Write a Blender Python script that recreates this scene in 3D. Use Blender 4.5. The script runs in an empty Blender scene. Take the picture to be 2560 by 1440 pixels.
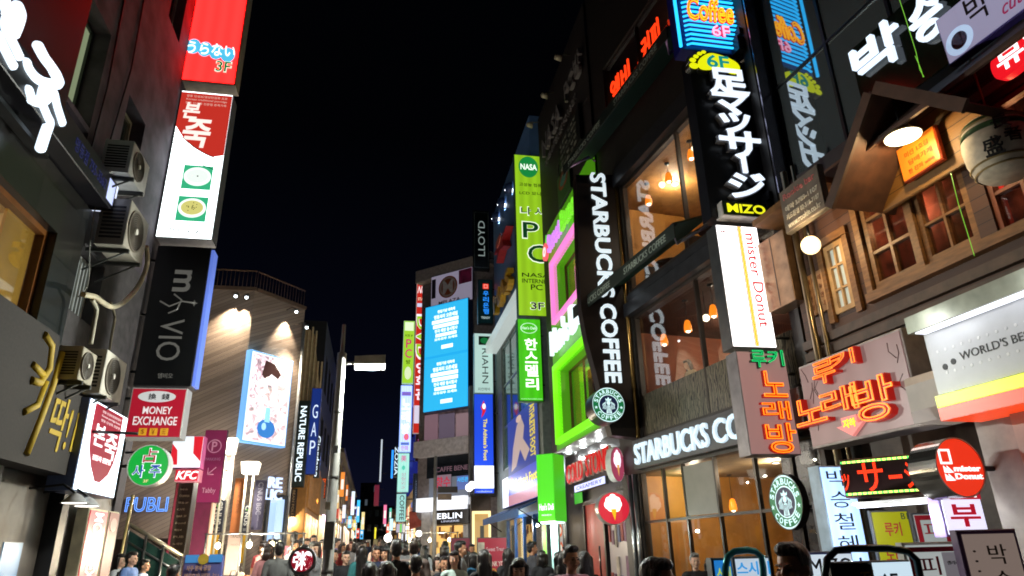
import bpy, bmesh, math, random
from mathutils import Vector, Matrix, noise
SC = bpy.context.scene
COL = SC.collection
R = math.radians
# ------------------------------------------------------------------ camera, sky, exposure
F, CX, CY = 1707.0, 1280.0, 720.0            # focal length and centre in photograph pixels (24 mm lens)
PITCH, ROLL, YAW = R(21.11), R(1.43), R(11.33)
EYE = Vector((0, 0, 1.62))
_f = Vector((math.sin(YAW)*math.cos(PITCH), math.cos(YAW)*math.cos(PITCH), math.sin(PITCH)))
_r = Vector((math.cos(YAW), -math.sin(YAW), 0)); _u = _r.cross(_f)
RT, UP = math.cos(ROLL)*_r - math.sin(ROLL)*_u, math.cos(ROLL)*_u + math.sin(ROLL)*_r
cam = bpy.data.cameras.new('camera'); camo = bpy.data.objects.new('camera', cam); COL.objects.link(camo)
cam.sensor_width, cam.lens, cam.clip_start, cam.clip_end = 36, 36*F/2560, .05, 2000
M = Matrix.Identity(4)
for i in range(3):
    M[i][0], M[i][1], M[i][2], M[i][3] = RT[i], UP[i], -_f[i], EYE[i]
camo.matrix_world = M
SC.camera = camo
SC.view_settings.view_transform = 'Standard'; SC.view_settings.look = 'None'
SC.view_settings.exposure = 0; SC.view_settings.gamma = 1
SC.cycles.use_denoising = True; SC.cycles.filter_width = 1.8
SC.cycles.max_bounces = 6; SC.cycles.diffuse_bounces = 3; SC.cycles.glossy_bounces = 3
SC.cycles.transparent_max_bounces = 8; SC.cycles.transmission_bounces = 4
SC.cycles.sample_clamp_indirect = 4; SC.cycles.caustics_reflective = False; SC.cycles.caustics_refractive = False
W = bpy.data.worlds.new('World'); SC.world = W; W.use_nodes = True
nt = W.node_tree; bg = nt.nodes['Background']
sky = nt.nodes.new('ShaderNodeTexSky'); sky.sky_type = 'NISHITA'; sky.sun_disc = False
sky.sun_elevation = R(-5); sky.sun_rotation = R(-11)
# the night sky: the sky's last light, deep navy low over the street and black overhead
tc = nt.nodes.new('ShaderNodeTexCoord'); sp = nt.nodes.new('ShaderNodeSeparateXYZ'); cr = nt.nodes.new('ShaderNodeValToRGB'); mx = nt.nodes.new('ShaderNodeMix'); mx.data_type = 'RGBA'; mx.blend_type = 'ADD'; mx.inputs['Factor'].default_value = .12
nt.links.new(tc.outputs['Generated'], sp.inputs[0]); nt.links.new(sp.outputs['Z'], cr.inputs[0]); e = cr.color_ramp.elements
e[0].position = 0; e[0].color = (.035, .05, .2, 1); e[1].position = .55; e[1].color = (.004, .005, .01, 1); k = e.new(.22); k.color = (.012, .016, .055, 1)
nt.links.new(cr.outputs[0], mx.inputs['A']); nt.links.new(sky.outputs[0], mx.inputs['B']); nt.links.new(mx.outputs['Result'], bg.inputs[0]); bg.inputs[1].default_value = 0.08

# ------------------------------------------------------------------ helpers: rays, planes
def ray(px, py): return _f + RT*((px-CX)/F) - UP*((py-CY)/F)
class Plane:
    """a vertical plane; a = heading of its rightward direction as the viewer sees it"""
    def __init__(s, p, a):
        s.p = Vector((p[0], p[1], 0)); s.u = Vector((math.cos(R(a)), math.sin(R(a)), 0)); s.n = s.u.cross(Vector((0, 0, 1)))
    def hit(s, px, py):
        d = ray(px, py); return EYE + d*((s.p-EYE).dot(s.n)/d.dot(s.n))
    def off(s, k):
        q = Plane((0, 0), 0); q.p = s.p+s.n*k; q.u = s.u; q.n = s.n; return q
    def frame(s, o):
        m = Matrix.Identity(4)
        for i in range(3): m[i][0], m[i][1], m[i][2], m[i][3] = s.u[i], (0, 0, 1)[i], s.n[i], o[i]
        return m
    def loc(s, o, px, py):
        h = s.hit(px, py)-o; return (h.dot(s.u), h.z)
def PY(d): return Plane((0, d), 0)
def gz(y): return .02*max(-5., min(y, 80.))
def at(px, py, d):
    v = ray(px, py); return EYE+v*(d/v.y)
# ------------------------------------------------------------------ materials
_M = {}
def lin(h):
    h = h.lstrip('#'); out = []
    for i in (0, 2, 4):
        c = int(h[i:i+2], 16)/255; out.append(c/12.92 if c <= .04045 else ((c+.055)/1.055)**2.4)
    return out+[1]
def newmat(k):
    m = bpy.data.materials.new(k); m.use_nodes = True; return m, m.node_tree, m.node_tree.nodes['Principled BSDF']
def P(h, rough=.6, metal=0, var=.25, scale=6, spec=.5, bump=0, vscale=(1, 1, 1)):
    """painted / plain surface with uneven dirt"""
    k = ('P', h, rough, metal, var, scale, spec, bump, vscale)
    if k in _M: return _M[k]
    m, t, b = newmat('surface_'+h.strip('#')); c = lin(h)
    b.inputs['Roughness'].default_value = rough; b.inputs['Metallic'].default_value = metal
    b.inputs['Specular IOR Level'].default_value = spec
    tc = t.nodes.new('ShaderNodeTexCoord'); mp = t.nodes.new('ShaderNodeMapping'); mp.inputs['Scale'].default_value = vscale
    n = t.nodes.new('ShaderNodeTexNoise'); n.inputs['Scale'].default_value = scale; n.inputs['Detail'].default_value = 6
    r = t.nodes.new('ShaderNodeValToRGB'); L = t.links.new
    r.color_ramp.elements[0].position = .3; r.color_ramp.elements[1].position = .7
    r.color_ramp.elements[0].color = [x*(1-var) for x in c[:3]]+[1]
    r.color_ramp.elements[1].color = [min(1, x*(1+var*.6)) for x in c[:3]]+[1]
    L(tc.outputs['Object'], mp.inputs[0]); L(mp.outputs[0], n.inputs['Vector']); L(n.outputs['Fac'], r.inputs[0]); L(r.outputs[0], b.inputs['Base Color'])
    if bump:
        bp = t.nodes.new('ShaderNodeBump'); bp.inputs['Strength'].default_value = bump; bp.inputs['Distance'].default_value = .02
        L(n.outputs['Fac'], bp.inputs['Height']); L(bp.outputs[0], b.inputs['Normal'])
    _M[k] = m; return m
def E(h, s=1.0, base=None, tubes=0, sample=True, lift=None):
    """something that gives off light, or a surface glowing in place of light on it; tubes > 0 = lamp tubes behind an opal panel, unevenly bright"""
    lift = (1.3 if tubes else 0) if lift is None else lift; k = ('E', h, s, base, tubes, sample, lift)
    if k in _M: return _M[k]
    m, t, b = newmat('lit_'+h.strip('#')); c = lin(h); c0 = c; v = [x*s for x in c[:3]]
    if lift:                     # light boxes outshine the camera's range: lift what already clips
        v = [x*(1+lift*max(0, min(1, (x-.6)/.4))**2) for x in v]
    s = max(v) or 1; c = [x/s for x in v]+[1]
    b.inputs['Base Color'].default_value = lin(base) if base else [x*.45 for x in c0[:3]]+[1]
    b.inputs['Roughness'].default_value = .35
    b.inputs['Emission Color'].default_value = c; b.inputs['Emission Strength'].default_value = s
    if tubes:
        tc = t.nodes.new('ShaderNodeTexCoord'); w = t.nodes.new('ShaderNodeTexWave'); w.bands_direction = 'X'
        w.inputs['Scale'].default_value = tubes; w.inputs['Distortion'].default_value = 1.2; w.inputs['Detail'].default_value = 1; w.inputs['Detail Scale'].default_value = .6
        mr = t.nodes.new('ShaderNodeMapRange'); mr.inputs[3].default_value = s*.88; mr.inputs[4].default_value = s*1.08
        t.links.new(tc.outputs['Object'], w.inputs['Vector']); t.links.new(w.outputs['Fac'], mr.inputs[0]); t.links.new(mr.outputs[0], b.inputs['Emission Strength'])
    if not sample: m.cycles.emission_sampling = 'NONE'
    _M[k] = m; return m
def glass(k='glass', tint='#ffffff', refl=1.0, rough=.01):
    if k in _M: return _M[k]
    m, t, b = newmat(k); t.nodes.remove(b); L = t.links.new
    tr = t.nodes.new('ShaderNodeBsdfTransparent'); tr.inputs[0].default_value = lin(tint)
    gl = t.nodes.new('ShaderNodeBsdfGlossy'); gl.inputs['Roughness'].default_value = rough
    lw = t.nodes.new('ShaderNodeLayerWeight'); pw = t.nodes.new('ShaderNodeMath'); pw.operation = 'POWER'; pw.inputs[1].default_value = 3
    fr = t.nodes.new('ShaderNodeMath'); fr.operation = 'MULTIPLY_ADD'; fr.inputs[1].default_value = .85; fr.inputs[2].default_value = .13
    mu = t.nodes.new('ShaderNodeMath'); mu.operation = 'MULTIPLY'; mu.inputs[1].default_value = refl*.5
    L(lw.outputs['Facing'], pw.inputs[0]); L(pw.outputs[0], fr.inputs[0])
    mx = t.nodes.new('ShaderNodeMixShader'); L(fr.outputs[0], mu.inputs[0]); L(mu.outputs[0], mx.inputs[0])
    L(tr.outputs[0], mx.inputs[1]); L(gl.outputs[0], mx.inputs[2]); L(mx.outputs[0], t.nodes['Material Output'].inputs[0])
    _M[k] = m; return m
def planks(h1, h2, step, k, rough=.5, axis='Y', bump=.6, rot=0, spec=.4):
    """boards: a saw-tooth across the boards for the joints, streaked grain along them"""
    if k in _M: return _M[k]
    m, t, b = newmat(k); L = t.links.new; N = t.nodes.new
    b.inputs['Roughness'].default_value = rough; b.inputs['Specular IOR Level'].default_value = spec
    tc = N('ShaderNodeTexCoord'); mp = N('ShaderNodeMapping'); mp.inputs['Rotation'].default_value = (0, 0, rot)
    L(tc.outputs['Object'], mp.inputs[0]); sx = N('ShaderNodeSeparateXYZ'); L(mp.outputs[0], sx.inputs[0])
    dv = N('ShaderNodeMath'); dv.operation = 'DIVIDE'; dv.inputs[1].default_value = step; L(sx.outputs[axis], dv.inputs[0])
    fl = N('ShaderNodeMath'); fl.operation = 'FLOOR'; L(dv.outputs[0], fl.inputs[0])
    fr = N('ShaderNodeMath'); fr.operation = 'FRACT'; L(dv.outputs[0], fr.inputs[0])
    wn = N('ShaderNodeTexWhiteNoise'); wn.noise_dimensions = '1D'; L(fl.outputs[0], wn.inputs['W'])
    n = N('ShaderNodeTexNoise'); n.inputs['Scale'].default_value = 5; n.inputs['Detail'].default_value = 8
    m2 = N('ShaderNodeMapping'); m2.inputs['Scale'].default_value = (.4, 8, 1) if axis == 'Y' else (8, .4, 1); L(mp.outputs[0], m2.inputs[0]); L(m2.outputs[0], n.inputs['Vector'])
    ad = N('ShaderNodeMath'); ad.operation = 'MULTIPLY_ADD'; ad.inputs[1].default_value = .55; L(wn.outputs['Value'], ad.inputs[0])
    h = N('ShaderNodeMath'); h.operation = 'MULTIPLY'; h.inputs[1].default_value = .5; L(n.outputs['Fac'], h.inputs[0]); L(h.outputs[0], ad.inputs[2])
    r = N('ShaderNodeValToRGB'); r.color_ramp.elements[0].color = lin(h1); r.color_ramp.elements[1].color = lin(h2); L(ad.outputs[0], r.inputs[0])
    gp = N('ShaderNodeMath'); gp.operation = 'LESS_THAN'; gp.inputs[1].default_value = .07; L(fr.outputs[0], gp.inputs[0])
    mx = N('ShaderNodeMix'); mx.data_type = 'RGBA'; mx.inputs['B'].default_value = [x*.15 for x in lin(h1)[:3]]+[1]; L(gp.outputs[0], mx.inputs['Factor']); L(r.outputs[0], mx.inputs['A'])
    L(mx.outputs['Result'], b.inputs['Base Color'])
    bp = N('ShaderNodeBump'); bp.inputs['Strength'].default_value = bump; bp.inputs['Distance'].default_value = .02; L(fr.outputs[0], bp.inputs['Height']); L(bp.outputs[0], b.inputs['Normal'])
    _M[k] = m; return m
def tiles(h1, h2, sx_, sy_, k, mortar=.02, rough=.35, mort='#0c0c0c'):
    if k in _M: return _M[k]
    m, t, b = newmat(k); L = t.links.new; N = t.nodes.new
    b.inputs['Roughness'].default_value = rough
    tc = N('ShaderNodeTexCoord'); br = N('ShaderNodeTexBrick'); br.inputs['Scale'].default_value = 1; br.offset = 0
    br.inputs['Brick Width'].default_value = sx_; br.inputs['Row Height'].default_value = sy_; br.inputs['Mortar Size'].default_value = mortar
    br.inputs['Color1'].default_value = lin(h1); br.inputs['Color2'].default_value = lin(h2); br.inputs['Mortar'].default_value = lin(mort)
    L(tc.outputs['Object'], br.inputs['Vector'])
    n = N('ShaderNodeTexNoise'); n.inputs['Scale'].default_value = 9; n.inputs['Detail'].default_value = 8; L(tc.outputs['Object'], n.inputs['Vector'])
    mx = N('ShaderNodeMix'); mx.data_type = 'RGBA'; mx.blend_type = 'MULTIPLY'; mx.inputs['Factor'].default_value = .55; L(br.outputs['Color'], mx.inputs['A']); L(n.outputs['Fac'], mx.inputs['B'])
    L(mx.outputs['Result'], b.inputs['Base Color']); _M[k] = m; return m
# ------------------------------------------------------------------ mesh building
class MB:
    def __init__(s): s.v = []; s.f = []; s.sm = set()
    def add(s, vs, fs, smooth=False):
        k = len(s.v); s.v += [tuple(v) for v in vs]
        for f in fs:
            if smooth: s.sm.add(len(s.f))
            s.f.append([i+k for i in f])
        return s
    def box(s, x0, x1, y0, y1, z0, z1):
        return s.add([(x, y, z) for z in (z0, z1) for y in (y0, y1) for x in (x0, x1)],
                     [(0, 2, 3, 1), (4, 5, 7, 6), (0, 1, 5, 4), (2, 6, 7, 3), (0, 4, 6, 2), (1, 3, 7, 5)])
    def bbox(s, x0, x1, y0, y1, z0, z1, c=.01):
        """box with chamfered vertical-face edges toward the viewer (+z)"""
        a = [(x0, y0, z0), (x1, y0, z0), (x1, y1, z0), (x0, y1, z0), (x0, y0, z1-c), (x1, y0, z1-c), (x1, y1, z1-c), (x0, y1, z1-c),
             (x0+c, y0+c, z1), (x1-c, y0+c, z1), (x1-c, y1-c, z1), (x0+c, y1-c, z1)]
        f = [(3, 2, 1, 0), (8, 9, 10, 11)]
        for k in (0, 4):
            for i in range(4): j = (i+1) % 4; f.append((k+i, k+j, k+4+j, k+4+i))
        return s.add(a, f)
    def prism(s, poly, z0, z1):
        a = sum(poly[i][0]*poly[(i+1) % len(poly)][1]-poly[(i+1) % len(poly)][0]*poly[i][1] for i in range(len(poly)))
        if a < 0: poly = poly[::-1]
        n = len(poly)
        return s.add([(x, y, z0) for x, y in poly]+[(x, y, z1) for x, y in poly],
                     [tuple(range(n-1, -1, -1)), tuple(range(n, 2*n))]+[(i, (i+1) % n, n+(i+1) % n, n+i) for i in range(n)])
    def disc(s, cx, cy, rx, z0, z1, seg=40, ry=None):
        ry = ry or rx
        return s.prism([(cx+rx*math.cos(2*math.pi*i/seg), cy+ry*math.sin(2*math.pi*i/seg)) for i in range(seg)], z0, z1)
    def ring(s, cx, cy, r0, r1, z0, z1, seg=40, ax=1.0):
        vs = []
        for i in range(seg):
            c, d = math.cos(2*math.pi*i/seg), math.sin(2*math.pi*i/seg)
            vs += [(cx+r0*c*ax, cy+r0*d, z0), (cx+r1*c*ax, cy+r1*d, z0), (cx+r1*c*ax, cy+r1*d, z1), (cx+r0*c*ax, cy+r0*d, z1)]
        fs = []
        for i in range(seg):
            a, b = 4*i, 4*((i+1) % seg)
            for k in range(4): fs.append((a+k, b+k, b+(k+1) % 4, a+(k+1) % 4))
        return s.add(vs, [f[::-1] for f in fs])
    def tube(s, pts, r, seg=8, cap=True, r1=None):
        pts = [Vector(p) for p in pts]; n = len(pts); vs = []; fs = []
        for i, p in enumerate(pts):
            d = (pts[min(i+1, n-1)]-pts[max(i-1, 0)]).normalized()
            a = d.cross(Vector((0, 0, 1)) if abs(d.z) < .9 else Vector((1, 0, 0))).normalized(); b = d.cross(a)
            rr = r if r1 is None else r+(r1-r)*i/max(1, n-1)
            for k in range(seg): t = 2*math.pi*k/seg; vs.append(p+a*(rr*math.cos(t))+b*(rr*math.sin(t)))
        for i in range(n-1):
            for k in range(seg): fs.append((i*seg+k, i*seg+(k+1) % seg, (i+1)*seg+(k+1) % seg, (i+1)*seg+k))
        s.add(vs, fs, True)
        if cap: k = len(s.v)-len(vs); s.f.append([k+i for i in range(seg)][::-1]); s.f.append([k+(n-1)*seg+i for i in range(seg)])
        return s
    def ball(s, c, r, seg=20, rings=12, sc=(1, 1, 1)):
        vs = [(c[0], c[1], c[2]-r*sc[2])]; fs = []
        for j in range(1, rings):
            t = math.pi*j/rings
            for i in range(seg): a = 2*math.pi*i/seg; vs.append((c[0]+r*sc[0]*math.sin(t)*math.cos(a), c[1]+r*sc[1]*math.sin(t)*math.sin(a), c[2]-r*sc[2]*math.cos(t)))
        vs.append((c[0], c[1], c[2]+r*sc[2]))
        for i in range(seg): fs.append((0, 1+(i+1) % seg, 1+i)); k = 1+(rings-2)*seg; fs.append((len(vs)-1, k+i, k+(i+1) % seg))
        for j in range(rings-2):
            for i in range(seg): a = 1+j*seg; fs.append((a+i, a+(i+1) % seg, a+seg+(i+1) % seg, a+seg+i))
        return s.add(vs, fs, True)
    def lathe(s, prof, c=(0, 0, 0), seg=24, up=2):
        """prof = (radius, height); revolved about axis number up"""
        vs = []; fs = []
        for r, h in prof:
            for i in range(seg):
                a = 2*math.pi*i/seg; q = [r*math.cos(a), r*math.sin(a)]; q.insert(up, h); vs.append(tuple(q[k]+c[k] for k in range(3)))
        n = len(prof)
        for j in range(n-1):
            for i in range(seg): fs.append((j*seg+i, j*seg+(i+1) % seg, (j+1)*seg+(i+1) % seg, (j+1)*seg+i))
        return s.add(vs, fs, True)
    def hexa(s, a, b):
        """solid between two quads given corner by corner"""
        return s.add(list(a)+list(b), [(0, 1, 2, 3), (7, 6, 5, 4)]+[(i, i+4, (i+1) % 4+4, (i+1) % 4) for i in range(4)])
    def build(s, name, m, par=None):
        me = bpy.data.meshes.new(name); me.from_pydata(s.v, [], s.f)
        if s.sm: me.polygons.foreach_set('use_smooth', [i in s.sm for i in range(len(s.f))])
        me.validate()
        bm = bmesh.new(); bm.from_mesh(me); bmesh.ops.recalc_face_normals(bm, faces=bm.faces); bm.to_mesh(me); bm.free()
        return link(name, me, m, par)
def link(name, me, m, par=None):
    o = bpy.data.objects.new(name, me); COL.objects.link(o)
    if m is not None and not me.materials: me.materials.append(m)
    if par is not None: o.parent = par
    return o
def thing(name, label, cat, m=None, group=None, kind=None):
    o = bpy.data.objects.new(name, None); COL.objects.link(o); o.empty_display_size = .2
    if m is not None: o.matrix_world = m if isinstance(m, Matrix) else Matrix.Translation(m)
    return tag(o, label, cat, group, kind)
def tag(o, label, cat, group=None, kind=None):
    if label: o['label'] = label
    if cat: o['category'] = cat
    if group: o['group'] = group
    if kind: o['kind'] = kind
    return o
# ------------------------------------------------------------------ lettering
_T = {}
def glyphs(s, bold=0, outline=0, res=3):
    k = (s, bold, outline, res)
    if k in _T: return _T[k]
    c = bpy.data.curves.new('t', 'FONT'); c.body = s; c.resolution_u = res; c.align_x = 'CENTER' if '\n' in s else 'LEFT'
    if outline: c.fill_mode = 'NONE'; c.bevel_depth = outline; c.bevel_resolution = 1
    else: c.extrude = .5; c.offset = bold*.42
    o = bpy.data.objects.new('t', c); COL.objects.link(o)
    dg = bpy.context.evaluated_depsgraph_get(); me = bpy.data.meshes.new_from_object(o.evaluated_get(dg))
    v = [tuple(q.co) for q in me.vertices]; f = [tuple(p.vertices) for p in me.polygons]
    bpy.data.objects.remove(o); bpy.data.curves.remove(c); bpy.data.meshes.remove(me)
    xs = [q[0] for q in v]; ys = [q[1] for q in v]
    bb = (min(xs), max(xs), min(ys), max(ys)); _T[k] = (v, f, bb); return _T[k]
def put_text(mb, s, x0, y0, x1, y1, z, d, rot=0, bold=0, outline=0, slant=0, flip=False, res=3):
    """fit the words into the rectangle x0..x1, y0..y1 of the local plane"""
    v, f, (a, b, c, e) = glyphs(s, bold, outline, res); w = (b-a) or 1; h = (e-c) or 1; out = []
    for p in v:
        i, j = (p[0]-a)/w, (p[1]-c)/h
        zz = z+(p[2]+.5)*d if not outline else z+d*.5+p[2]*(y1-y0)/h
        if flip: i = 1-i
        if rot == 0: X, Y = x0+i*(x1-x0)+slant*(j-.5)*(y1-y0), y0+j*(y1-y0)
        elif rot < 0: X, Y = x0+j*(x1-x0), y1-i*(y1-y0)
        else: X, Y = x1-j*(x1-x0), y0+i*(y1-y0)
        out.append((X, Y, zz))
    mb.add(out, f)
    return mb
class Sign:
    """a sign cabinet standing in a vertical plane, its face toward the viewer; corners are tl, tr, br, bl"""
    def __init__(s, name, label, cat, corners, plane, th=.2, face=None, side=None, group=None, rim=.02, proud=.012, shape='box', par=None, cabinet=True):
        h = [plane.hit(*c) for c in corners]; s.pl = plane
        t = [(q-plane.p).dot(plane.u) for q in h]
        xl, xr = (t[0]+t[3])/2, (t[1]+t[2])/2; zt, zb = (h[0].z+h[1].z)/2, (h[2].z+h[3].z)/2
        s.w, s.h = xr-xl, zt-zb
        s.o = plane.p+plane.u*((xl+xr)/2); s.o.z = zb
        s.root = thing(name, label, cat, plane.frame(s.o), group) if par is None else par
        s.z = proud; w, hh = s.w, s.h
        if not cabinet: return
        b = MB(); fb = MB()
        if shape == 'box':
            b.bbox(-w/2, w/2, 0, hh, -th, 0, min(.008, rim*.5)); fb.box(-w/2+rim, w/2-rim, rim, hh-rim, .0, proud)
        elif shape == 'disc':
            b.disc(0, hh/2, w/2, -th, 0, 48, hh/2); b.ring(0, hh/2, hh/2-rim, hh/2, 0, proud+.01, 48, w/hh)
            fb.disc(0, hh/2, w/2-rim-.002, .001, proud, 48, hh/2-rim-.002)
        s.cab = b.build('cabinet', side or P('#1a1a1c', .4), s.root)
        if face: s.face = fb.build('face', face, s.root)
    def X(s, f): return -s.w/2+f*s.w
    def Y(s, f): return f*s.h
    def text(s, t, x0, y0, x1, y1, m, rot=0, bold=.0, d=.006, outline=0, slant=0, name='lettering', z=None, flip=False):
        z = s.z if z is None else z
        b = MB(); put_text(b, t, s.X(x0), s.Y(y0), s.X(x1), s.Y(y1), z+.001, d, rot, bold, outline, slant, flip)
        return b.build(name, m, s.root)
    def vtext(s, t, x0, y0, x1, y1, m, bold=.0, d=.006, outline=0, gap=.12, name='lettering', z=None):
        z = s.z if z is None else z
        b = MB(); n = len(t); ch = (y1-y0)/n
        for i, c in enumerate(t):
            if c == ' ': continue
            put_text(b, c, s.X(x0), s.Y(y1-(i+1)*ch+ch*gap/2), s.X(x1), s.Y(y1-i*ch-ch*gap/2), z+.001, d, 0, bold, outline)
        return b.build(name, m, s.root)
    def patch(s, x0, y0, x1, y1, m, name='panel', d=.004):
        b = MB().box(s.X(x0), s.X(x1), s.Y(y0), s.Y(y1), s.z, s.z+d).build(name, m, s.root); s.z += d; return b
    def poly(s, pts, m, name='panel', d=.004):
        b = MB().prism([(s.X(x), s.Y(y)) for x, y in pts], s.z, s.z+d).build(name, m, s.root); s.z += d; return b
    def oval(s, cx, cy, rx, ry, m, name='panel', d=.004):
        b = MB().disc(s.X(cx), s.Y(cy), rx*s.w, s.z, s.z+d, 40, ry*s.h).build(name, m, s.root); s.z += d; return b
    def frame(s, x0, y0, x1, y1, t, m, name='border', d=.004):
        b = MB(); a, c, e, g = s.X(x0), s.X(x1), s.Y(y0), s.Y(y1)
        b.box(a, c, e, e+t, s.z, s.z+d).box(a, c, g-t, g, s.z, s.z+d).box(a, a+t, e+t, g-t, s.z, s.z+d).box(c-t, c, e+t, g-t, s.z, s.z+d)
        return b.build(name, m, s.root)
    def bracket(s, to, ys=(.15, .85), r=.025, m=None, th=.1):
        """arms from the cabinet's edge to the wall: to = distance beyond the edge, + is toward the right"""
        for f in ys:
            x = s.w/2 if to > 0 else -s.w/2
            MB().tube([(x, s.Y(f), -th), (x+to, s.Y(f), -th)], r, 8).build('bracket', m or P('#3a3a3c', .4, .8), s.root)
def wblock(name, plane, x0, x1, z0, z1, d0, d1, m, par): ...

def plight(par, e, col, loc=(0, 0, 0), r=.1):
    L_ = bpy.data.lights.new('bulb', 'POINT'); L_.energy = e; L_.color = col; L_.shadow_soft_size = min(r, .03); q = bpy.data.objects.new('bulb', L_); COL.objects.link(q); q.parent = par; q.location = loc
# ================================================================== THE SETTING
PLA = Plane((-3.95, 0), 90)          # wall of the near building on the west side
PLS = PY(11.6)                       # sign stack projecting from it
PR1 = Plane((5.85, 11), -83)         # coffee shop front
PR0 = Plane((5.3, 0), -90)           # shop fronts further up the east side
PST = PY(9.0)                        # sign stack on the east side
PWH = Plane((6.1, 8.5), -86)         # timber house
PC = Plane((4.9, 34), -42)           # splayed corner block up the street
PN1 = PY(22.0)                       # timber-clad block, side toward us
PN2 = Plane((-4.15, 22), 50)         # its splayed corner
def asphalt():
    m, t, b = newmat('paving'); L = t.links.new; N = t.nodes.new
    tc = N('ShaderNodeTexCoord'); br = N('ShaderNodeTexBrick'); br.inputs['Scale'].default_value = 1
    br.inputs['Brick Width'].default_value = .4; br.inputs['Row Height'].default_value = .2; br.inputs['Mortar Size'].default_value = .006
    br.inputs['Color1'].default_value = lin('#5b5752'); br.inputs['Color2'].default_value = lin('#484542'); br.inputs['Mortar'].default_value = lin('#201f1e')
    L(tc.outputs['Object'], br.inputs['Vector']); L(br.outputs['Color'], b.inputs['Base Color']); b.inputs['Roughness'].default_value = .45
    return m
g = MB(); ys = [-60, -5, 0, 20, 40, 60, 80, 400]
vs = [(x, y, gz(y)) for y in ys for x in (-300, 300)]
g.add(vs, [(2*i, 2*i+1, 2*i+3, 2*i+2) for i in range(len(ys)-1)])
tag(g.build('ground', asphalt()), 'paved ground of the pedestrian shopping street', 'street', kind='structure')

def facade(mb, x0, x1, y0, y1, holes=(), t=.25, z=0):
    """front skin of a wall in the local plane with openings (a, b, c, d) = x0, x1, y0, y1 and reveals t deep"""
    xs = sorted({x0, x1, *[h[0] for h in holes], *[h[1] for h in holes]}); yy = sorted({y0, y1, *[h[2] for h in holes], *[h[3] for h in holes]})
    ins = lambda x, y: any(h[0] < x < h[1] and h[2] < y < h[3] for h in holes)
    for i in range(len(xs)-1):
        for j in range(len(yy)-1):
            a, b, c, d = xs[i], xs[i+1], yy[j], yy[j+1]
            if not ins((a+b)/2, (c+d)/2): mb.add([(a, c, z), (b, c, z), (b, d, z), (a, d, z)], [(0, 1, 2, 3)])
    for a, b, c, d in holes:
        mb.add([(a, c, z), (b, c, z), (b, d, z), (a, d, z), (a, c, z-t), (b, c, z-t), (b, d, z-t), (a, d, z-t)], [(0, 4, 5, 1), (1, 5, 6, 2), (2, 6, 7, 3), (3, 7, 4, 0)])
    return mb
def shell(mb, x0, x1, y0, y1, depth, z=0):
    """sides, roof and back of a block behind its front skin"""
    return mb.add([(x0, y0, z), (x1, y0, z), (x1, y1, z), (x0, y1, z), (x0, y0, z-depth), (x1, y0, z-depth), (x1, y1, z-depth), (x0, y1, z-depth)],
                  [(1, 5, 6, 2), (3, 2, 6, 7), (4, 0, 3, 7), (5, 4, 7, 6)])
def room(par, x0, x1, y0, y1, z0, z1, wall, ceil=None, floor=None):
    """the room behind an opening: z0 = back, z1 = front"""
    MB().add([(x0, y0, z0), (x1, y0, z0), (x1, y1, z0), (x0, y1, z0), (x0, y0, z1), (x1, y0, z1), (x1, y1, z1), (x0, y1, z1)],
             [(0, 1, 2, 3), (0, 3, 7, 4), (1, 5, 6, 2)]).build('room_wall', wall, par)
    MB().add([(x0, y1, z0), (x1, y1, z0), (x1, y1, z1), (x0, y1, z1)], [(0, 1, 2, 3)]).build('room_ceiling', ceil or wall, par)
    MB().add([(x0, y0, z0), (x1, y0, z0), (x1, y0, z1), (x0, y0, z1)], [(0, 1, 2, 3)]).build('room_floor', floor or P('#4a3526', .5), par)
def window(par, h, frame, pane, t=.05, d=.07, nx=1, ny=1, z=-.12, mt=.03, name='window'):
    a, b, c, e = h; m = MB()
    m.box(a, b, c, c+t, z-d/2, z+d/2).box(a, b, e-t, e, z-d/2, z+d/2).box(a, a+t, c+t, e-t, z-d/2, z+d/2).box(b-t, b, c+t, e-t, z-d/2, z+d/2)
    for i in range(1, nx): x = a+(b-a)*i/nx; m.box(x-mt/2, x+mt/2, c+t, e-t, z-d/2+.004, z+d/2-.004)
    for j in range(1, ny): y = c+(e-c)*j/ny; m.box(a+t, b-t, y-mt/2, y+mt/2, z-d/2+.007, z+d/2-.007)
    f = m.build(name, frame, par)
    MB().box(a+t*.5, b-t*.5, c+t*.5, e-t*.5, z-.004, z+.004).build('pane', pane, f)
    return f
GL = glass('shop_glass', refl=1.7); DGL = P('#0a0d0c', .04, var=.1, spec=.8)
STEEL = P('#8a8d90', .28, .9, var=.15); DKM = P('#1c1d1f', .4, .6); BLK = P('#0e0e10', .45); GREY = P('#55565a', .5)
WHITE = P('#d8d8d4', .5, var=.12); CONC = P('#6a635e', .8, bump=.25, var=.35)

# ------------------------------------------------------------------ west side: near building
o = Vector((-3.95, 0, -.2))
def hole(pl, o, tl, br): a, b = pl.loc(o, *tl), pl.loc(o, *br); return (min(a[0], b[0]), max(a[0], b[0]), min(a[1], b[1]), max(a[1], b[1]))
LA = thing('apartment_building', 'dark stone and rough plaster building with recessed windows behind the air conditioners', 'building', PLA.frame(o))
plaster = P('#544b54', .85, var=.65, scale=2.2, bump=.7)
stone = tiles('#2a2826', '#201f1d', 1.1, .75, 'stone_cladding', .012, .3)
H1 = (3.2, 8.3, 4.33, 5.52); H2 = (7.75, 8.6, 7.2, 8.75); H2b = (7.75, 8.6, 6.6, 7.12); H3 = (9.55, 10.35, 7.4, 8.45); H4 = (10.4, 11.1, 10.75, 13); H5 = (8.95, 9.95, 4.85, 5.75)
b = MB(); facade(b, -4, 12.05, 6.2, 17, [H2, H2b, H3, H4], .32); shell(b, -4, 12.05, 6.2, 17, 9); b.build('wall', plaster, LA)
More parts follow.
